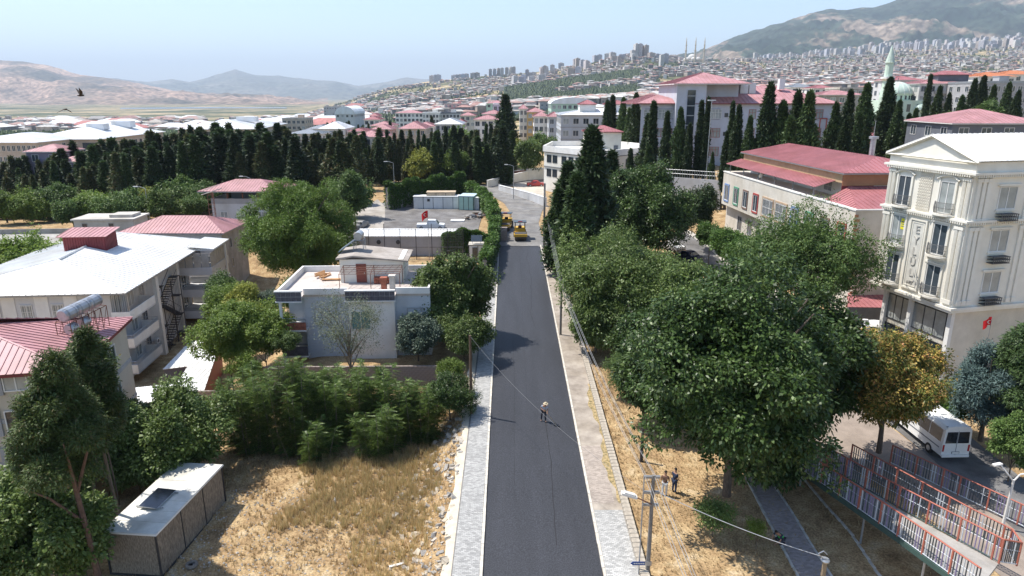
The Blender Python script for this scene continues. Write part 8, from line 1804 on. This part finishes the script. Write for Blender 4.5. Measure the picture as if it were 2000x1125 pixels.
# --- people
skin = M('skin', (.36, .20, .13), .6, .05, 5)
def skinned(name, verts, edges, radii, mat, parent, sub=1, root=0):
    me = bpy.data.meshes.new(name); me.from_pydata(verts, edges, []); me.materials.append(mat); o = ob(name, me, parent)
    m = o.modifiers.new('skin', 'SKIN'); sv_ = me.skin_vertices[0].data
    for i, r_ in enumerate(radii): sv_[i].radius = (r_, r_) if not isinstance(r_, tuple) else r_; sv_[i].use_root = (i == root)
    s = o.modifiers.new('sub', 'SUBSURF'); s.levels = sub; s.render_levels = sub
    for md_ in o.modifiers: md_.show_viewport = True
    return o
def person(label, P, rz, pose, shirt, trousers, hat=None, vest=None, hair=(.02, .015, .01)):
    """pose: joints in metres; x right, -y forward"""
    t = thing('person', label, 'person', P, rz); J = {k: Vector(v) for k, v in pose.items()}
    names = ['pelvis', 'waist', 'chest', 'neck', 'head0', 'head1', 'ls', 'le', 'lh', 'rs', 're', 'rh', 'lhip', 'lk', 'la', 'lt', 'rhip', 'rk', 'ra', 'rt']
    up = (J['neck'] - J['chest']).normalized(); fw = Vector(pose.get('face', (0, -1, 0)))
    J['head0'] = J['neck'] + up * .10 + fw * .02; J['head1'] = J['neck'] + up * .24 + fw * .03
    V = [J[n] for n in names]; ix = {n: i for i, n in enumerate(names)}
    E_ = [('pelvis', 'waist'), ('waist', 'chest'), ('chest', 'neck'), ('neck', 'head0'), ('head0', 'head1'), ('chest', 'ls'), ('ls', 'le'), ('le', 'lh'), ('chest', 'rs'), ('rs', 're'), ('re', 'rh'), ('pelvis', 'lhip'), ('lhip', 'lk'), ('lk', 'la'), ('la', 'lt'), ('pelvis', 'rhip'), ('rhip', 'rk'), ('rk', 'ra'), ('ra', 'rt')]
    rad = dict(pelvis=.13, waist=.115, chest=.14, neck=.055, head0=.085, head1=.085, ls=.065, le=.042, lh=.03, rs=.065, re=.042, rh=.03, lhip=.085, lk=.055, la=.038, lt=.035, rhip=.085, rk=.055, ra=.038, rt=.035)
    body = skinned('body', V, [(ix[a], ix[b_]) for a, b_ in E_], [rad[n] for n in names], skin, t, 1)
    for s_ in ('l', 'r'):     # five fingers on each hand
        h_ = J[s_ + 'h']; d = (h_ - J[s_ + 'e']).normalized(); sd_ = d.cross(fw).normalized() if abs(d.dot(fw)) < .9 else Vector((1, 0, 0))
        for k in range(5):
            o_ = (k - 1.5) * .018; b0 = h_ + sd_ * o_ + d * .01; l = (.055, .075, .08, .074, .058)[k]; dirn = d if k else (d * .5 + sd_ * -.8).normalized(); b1 = b0 + dirn * l * .6; b2 = b1 + (dirn * .6 + fw * .5).normalized() * l * .5
            skinned('finger', [b0, b1, b2], [(0, 1), (1, 2)], [.009, .008, .006], skin, body, 1)
    def part(nm, ns, es, rr, m): return skinned(nm, [J[n] for n in ns], [(ns.index(a), ns.index(b_)) for a, b_ in es], rr, m, t, 1)
    J['lm'] = J['ls'].lerp(J['le'], .7); J['rm'] = J['rs'].lerp(J['re'], .7)
    part('shirt', ['pelvis', 'waist', 'chest', 'ls', 'le', 'lf', 'rs', 're', 'rf'] if False else ['pelvis', 'waist', 'chest', 'ls', 'lm', 'rs', 'rm'], [('pelvis', 'waist'), ('waist', 'chest'), ('chest', 'ls'), ('ls', 'lm'), ('chest', 'rs'), ('rs', 'rm')], [.155, .14, .165, .085, .062, .085, .062], shirt)
    part('trousers', ['pelvis', 'lhip', 'lk', 'la', 'rhip', 'rk', 'ra'], [('pelvis', 'lhip'), ('lhip', 'lk'), ('lk', 'la'), ('pelvis', 'rhip'), ('rhip', 'rk'), ('rk', 'ra')], [.15, .108, .076, .06, .108, .076, .06], trousers)
    if vest: part('safety_vest', ['pelvis', 'waist', 'chest'], [('pelvis', 'waist'), ('waist', 'chest')], [.165, .155, .185], vest); 
    for s_ in ('l', 'r'): skinned('shoe', [J[s_ + 'a'] + Vector((0, 0, -.05)), J[s_ + 't'] + Vector((0, 0, .0))], [(0, 1)], [.052, .045], black, t, 1)
    hc = J['head1'] + up * .01
    q = MB(); q.lathe([(.097 * math.cos(a), .09 * math.sin(a)) for a in np.linspace(-.1, 1.5, 5)], 12); hr_ = q.obj('hair', M('hair %d' % (hair[0] * 1000), hair, .8), t, hc - fw * .01)
    q = MB(); q.cbox(J['head0'] + fw * .10 + up * .04, (.03, .04, .045)); q.obj('nose', skin, t)
    for e in (-.032, .032): q = MB(); q.cbox(J['head0'] + fw * .088 + up * .07 + Vector((e, 0, 0)), (.02, .012, .01)); q.obj('eye', black, t)
    q = MB(); q.cbox(J['head0'] + fw * .09 - up * .0, (.045, .012, .01)); q.obj('mouth', M('lips', (.25, .09, .07), .6), t)
    for e in (-.088, .088): q = MB(); q.cbox(J['head0'] + up * .05 + Vector((e, 0, 0)), (.018, .03, .05)); q.obj('ear', skin, t)
    if hat: q = MB(); q.lathe([(.20, -.01), (.20, .01), (.115, .02), (.105, .10), (.06, .13)], 16); q.obj('hat', hat, t, hc + up * .03)
    return t
stand = dict(pelvis=(0, 0, .95), waist=(0, 0, 1.1), chest=(0, -.01, 1.34), neck=(0, -.01, 1.48), ls=(-.19, 0, 1.40), le=(-.26, -.02, 1.14), lh=(-.22, -.18, .96), rs=(.19, 0, 1.40), re=(.26, -.03, 1.14), rh=(.22, -.2, .97), lhip=(-.1, 0, .9), lk=(-.12, -.03, .49), la=(-.12, 0, .09), lt=(-.13, -.15, .05), rhip=(.1, 0, .9), rk=(.12, -.02, .49), ra=(.12, .02, .09), rt=(.14, -.13, .05))
wk = dict(stand, pelvis=(-.04, .05, .93), waist=(0, -.03, 1.1), chest=(.06, -.14, 1.32), neck=(.09, -.20, 1.44), ls=(-.13, -.12, 1.38), le=(-.24, -.06, 1.16), lh=(.02, -.28, 1.05), rs=(.24, -.16, 1.37), re=(.33, -.26, 1.13), rh=(.30, -.42, .95), lk=(-.18, -.02, .49), la=(-.2, .06, .09), lt=(-.22, -.08, .05), rk=(.14, -.12, .49), ra=(.15, -.08, .09), rt=(.2, -.22, .05), face=(.2, -.97, 0))
p = G(1062, 823); p.z = H(p.x, p.y) + .015
person('road worker in pale grey shirt and light hat raking the fresh asphalt', p, R(-8), wk, M('pale grey shirt', (.40, .43, .50), .9, .1, 6), M('dark trousers', (.035, .035, .045), .9), M('straw hat', (.50, .42, .28), .9))
rk = thing('asphalt_rake', 'long handled rake held by the road worker', 'rake', p); q = MB(); q.tube((.05, -.30, 1.12), (.95, -.75, .04), .018, n=6); q.obj('handle', M('rake wood', (.4, .28, .15), .7), rk); q = MB(); q.cbox((.97, -.76, .03), (.12, .5, .05), .9); q.obj('rake_head', dark_metal, rk)
ps = [(1297, 968, 'person in brown shirt and white trousers standing by the slope tree', R(160), M('brown shirt', (.16, .09, .06), .9), M('white trousers', (.62, .62, .60), .9)), (1316, 962, 'person in dark navy clothes standing right of the white trousered one', R(120), M('navy shirt', (.02, .03, .06), .9), M('navy trousers', (.03, .045, .09), .9))]
for px, py, lab, rz, a, c in ps: p = G(px, py); person(lab, p, rz, stand, a, c)
kn = dict(pelvis=(0, .18, .36), waist=(0, .06, .50), chest=(0, -.14, .68), neck=(0, -.24, .79), ls=(-.19, -.15, .72), le=(-.27, -.33, .48), lh=(-.15, -.52, .30), rs=(.19, -.15, .72), re=(.27, -.33, .46), rh=(.13, -.55, .25), lhip=(-.1, .16, .33), lk=(-.17, -.22, .33), la=(-.16, .02, .08), lt=(-.17, -.14, .05), rhip=(.1, .16, .33), rk=(.18, -.2, .10), ra=(.16, .26, .09), rt=(.16, .34, .06), face=(0, -.8, -.6))
person('worker in bright green safety vest crouching at the edge of the shaded park path', G(1522, 1062), R(-60), kn, M('dark work shirt', (.03, .04, .06), .9), M('dark trousers', (.035, .035, .045)), None, M('green vest', (.05, .55, .10), .8, .05, 3))
sit = dict(stand, pelvis=(0, .35, 1.62), waist=(0, .36, 1.76), chest=(0, .34, 2.0), neck=(0, .32, 2.14), ls=(-.19, .34, 2.06), le=(-.25, .12, 1.84), lh=(-.12, -.02, 1.72), rs=(.19, .34, 2.06), re=(.25, .12, 1.84), rh=(.12, -.02, 1.72), lhip=(-.1, .3, 1.6), lk=(-.14, -.1, 1.62), la=(-.14, -.15, 1.25), lt=(-.14, -.28, 1.2), rhip=(.1, .3, 1.6), rk=(.14, -.1, 1.62), ra=(.14, -.15, 1.25), rt=(.14, -.28, 1.2))
p = G(1016, 471); person('driver in red and dark clothes seated on the front road roller', Vector((p.x, p.y + 1.8, H(p.x, p.y + 1.8) + .07)), R(2), sit, M('dark red shirt', (.25, .03, .03), .9), M('dark trousers', (.035, .035, .045)))
# --- coloured railings on the ramp
rails = {'r': M('rail orange red', (.40, .13, .09), .6, .1, 3), 'w': M('rail pale grey', (.50, .53, .56), .6, .1, 3), 'v': M('rail violet', (.22, .18, .30), .6, .1, 3), 'd': M('rail dark', (.06, .07, .08), .6), 'g': M('rail green', (.05, .09, .08), .6)}
BAR = {}
def bar_mesh(k, h_):
    if (k, h_) not in BAR: b = MB(); b.box(-.022, -.022, .12, .022, .022, h_ - .03); BAR[(k, h_)] = b.mesh('bar', rails[k])
    return BAR[(k, h_)]
def ramp_fence(label, P, h_=1.4, pat='dddwwdvvdwdd', seed=0, sect=2.2):
    t = thing('ramp_railing', label, 'railing', (0, 0, 0)); r = random.Random(seed); i = 0
    for a, c in zip(P, P[1:]):
        a = Vector(a); c = Vector(c); L_ = (c - a).length; an_ = math.atan2(c.y - a.y, c.x - a.x); n = int(L_ / .17); up = Vector((0, 0, 1))
        q = MB(); q.tube(a + up * h_, c + up * h_, .045, n=5); q.obj('top_rail', rails['r'], t); q = MB(); q.tube(a + up * .1, c + up * .1, .035, n=5); q.obj('bottom_rail', rails['w' if seed % 2 else 'g'], t)
        q = MB(); q.tube(a + up * h_ * .62, c + up * h_ * .62, .02, n=4); q.obj('middle_rail', rails['w'], t)
        for k in range(n + 1):
            p = a.lerp(c, k / n)
            if k % 10 == 0: q = MB(); q.box(-.04, -.04, 0, .04, .04, h_ + .03); q.obj('post', rails['r'], t, p).rotation_euler[2] = an_
            else: ob('bar', bar_mesh('dwvwdr'[r.choice([0, 0, 1, 1, 2, 3, 4]) if (k // 4 + seed) % 2 else r.choice([0, 4, 0, 2])], h_), t, p, an_)
    return t
def rp_(px, py, lift): d = ray(px, py); g = None; lo = None
def R3(px, py, lift):   # point on the ramp surface 'lift' above the ground
    q = G(px, py); d = (Vector((0, 0, CZ)) - q).normalized(); return q + d * (lift / d.z)
# deck
A1, A2, A3 = R3(1540, 901, .9), R3(1752, 1048, 2.2), R3(1905, 1160, 2.8)
B1, B2, B3 = R3(1580, 893, .9), R3(1752, 992, 2.0), R3(1950, 1100, 2.3)
A0_ = A1; dk = thing('ramp_deck', 'raised pedestrian ramp with green edge beam running to the bottom right corner', 'ramp', (0, 0, 0)); q = MB()
for (a, b_, c, d) in ((A1, B1, B2, A2), (A2, B2, B3, A3)): q.add([a, b_, c, d, a - Vector((0, 0, .15)), b_ - Vector((0, 0, .15)), c - Vector((0, 0, .15)), d - Vector((0, 0, .15))], [(0, 1, 2, 3), (7, 6, 5, 4), (0, 4, 5, 1), (1, 5, 6, 2), (2, 6, 7, 3), (3, 7, 4, 0)])
q.obj('deck', conc, dk); q = MB()
for a, c in ((A1, A2), (A2, A3)): q.cbox(None, ((c - a).length, .14, .3), mat=Matrix.Translation((a + c) / 2 - Vector((0, 0, .12))) @ (c - a).to_track_quat('X', 'Z').to_matrix().to_4x4())
q.obj('edge_beam', rails['g'], dk)
for p in (A1.lerp(A2, .15), A1.lerp(A2, .75), A2.lerp(A3, .4), A3): q = MB(); g_ = H(p.x, p.y); q.tube((p.x, p.y, g_ - .1), (p.x, p.y, p.z - .2), .06, n=6); q.obj('leg', grey_metal, dk)
ramp_fence('outer railing of the ramp, nearest to the shaded park path', [A1, A2, A3], seed=1)
ramp_fence('middle railing along the inner edge of the ramp deck', [B1, B2, B3], seed=2)
C1, C2, C3, C4 = R3(1745, 880, .2), R3(1850, 940, .2), R3(1935, 995, .2), R3(2015, 1040, .2)
ramp_fence('back railing nearest to the minibus', [R3(1738, 905, .1), R3(1870, 968, .1), R3(2050, 1055, .1)], seed=3)
D1, D2, D3, D4 = R3(1660, 905, 1.2), R3(1887, 1035, 1.6), R3(1967, 1078, 1.6), R3(1985, 1105, 1.6)
ramp_fence('railing of the lower ramp flight ending at the corner post by the lamp', [D1, D2, D3], seed=4)
ramp_fence('short end railing closing the ramp at the corner post', [D3, D4, B3], seed=5)
st = thing('ramp_stairs', 'concrete steps between the ramp railings', 'stairs', (0, 0, 0))
for k in range(9): p = B1.lerp(B2, .25 + k * .06); q = MB(); q.cbox((p.x + 1.3, p.y + .6, H(p.x, p.y) + .9 - k * .08), (1.5, .34, .16), -.5); q.obj('step', conc, st)
# gate, fence by the minibus, tyre, litter, birds
t = thing('iron_gate', 'dark iron gate and fence panel between the minibus and the ivy bush', 'gate', (0, 0, 0)); a, c = G(1800, 775), G(1850, 830)
q = MB(); up = Vector((0, 0, 1)); q.tube(a + up * 1.6, c + up * 1.6, .04, n=4); q.tube(a + up * .15, c + up * .15, .04, n=4); q.obj('frame', dark_metal, t)
for k in range(22): p = a.lerp(c, k / 21); q = MB(); q.tube(p, p + up * 1.8, .018, n=4); q.obj('bar', dark_metal, t)
t = thing('old_tyre', 'discarded tyre lying on the dry lot right of the brown cabin', 'tyre', G(375, 1106, .02)); q = MB(); q.lathe([(.2, 0), (.33, .0), (.36, .09), (.33, .18), (.2, .18), (.18, .09), (.2, 0)], 18); q.obj('tyre', M('dusty rubber', (.20, .17, .14), .9, .2, 4), t)
for k, (px, py, L_, lab) in enumerate(((655, 985, .5, 'white bottle like scrap standing in the dry weeds'), (775, 1105, .9, 'pale board lying on the stones near the bottom edge'), (700, 1005, .3, 'white plastic scrap on the stones right of the standing bottle scrap'))):
    q = MB(); q.cbox((0, 0, .06), (L_, .16, .07)) if k else q.lathe([(.07, 0), (.08, .1), (.08, .34), (.03, .45), (.03, .5)], 8); o = q.obj('litter', white, None, G(px, py)); o.rotation_euler[2] = .4 * k; tag(o, lab, 'litter')
def bird(label, P, rz, ph):
    t = thing('bird', label, 'bird', P, rz); bm_ = M('bird brown', (.05, .04, .035), .9); skinned('body', [Vector((-.16, 0, 0)), Vector((-.05, 0, 0)), Vector((.08, 0, .01)), Vector((.15, 0, .03))], [(0, 1), (1, 2), (2, 3)], [.012, .045, .04, .03], bm_, t, 1)
    for s_ in (-1, 1): q = MB(); q.add([(-.05, s_ * .03, .02), (.08, s_ * .03, .02), (.06, s_ * .25, .02 + ph * .16), (-.07, s_ * .22, .02 + ph * .14), (-.10, s_ * .46, .02 + ph * .34)], [(0, 1, 2, 3), (3, 2, 4)]); q.obj('wing', bm_, t)
    q = MB(); q.add([(-.14, -.02, 0), (-.14, .02, 0), (-.27, .06, 0), (-.27, -.06, 0)], [(0, 1, 2, 3)]); q.obj('tail', bm_, t)
bird('small dark bird with raised wings flying over the left plain', X(158, 187, 33), R(40), 1)
bird('second dark bird flying lower over the left trees', X(127, 214, 36), R(-20), -.6)
# rubble heaps and clutter in the yard
hp2 = thing('scrap_heap', 'heap of brown scrap beside the ribbed white container', 'scrap heap', G(938, 425)); r = random.Random(3)
for k in range(40): q = MB(); q.cbox((r.gauss(0, 1.3), r.gauss(0, 1.4), .2 + r.random() * .4), (r.uniform(.2, 1.4), r.uniform(.08, .5), r.uniform(.06, .4)), r.uniform(0, 3)); q.obj('scrap_piece', r.choice([rust, conc, wood, dgrey]), hp2)
t = thing('sheet_stack', 'pale flat sheet lying in the yard before the scrap heap', 'sheet', G(894, 432)); q = MB(); q.box(-1.3, -.8, 0, 1.3, .8, .25); q.obj('sheet', white, t)
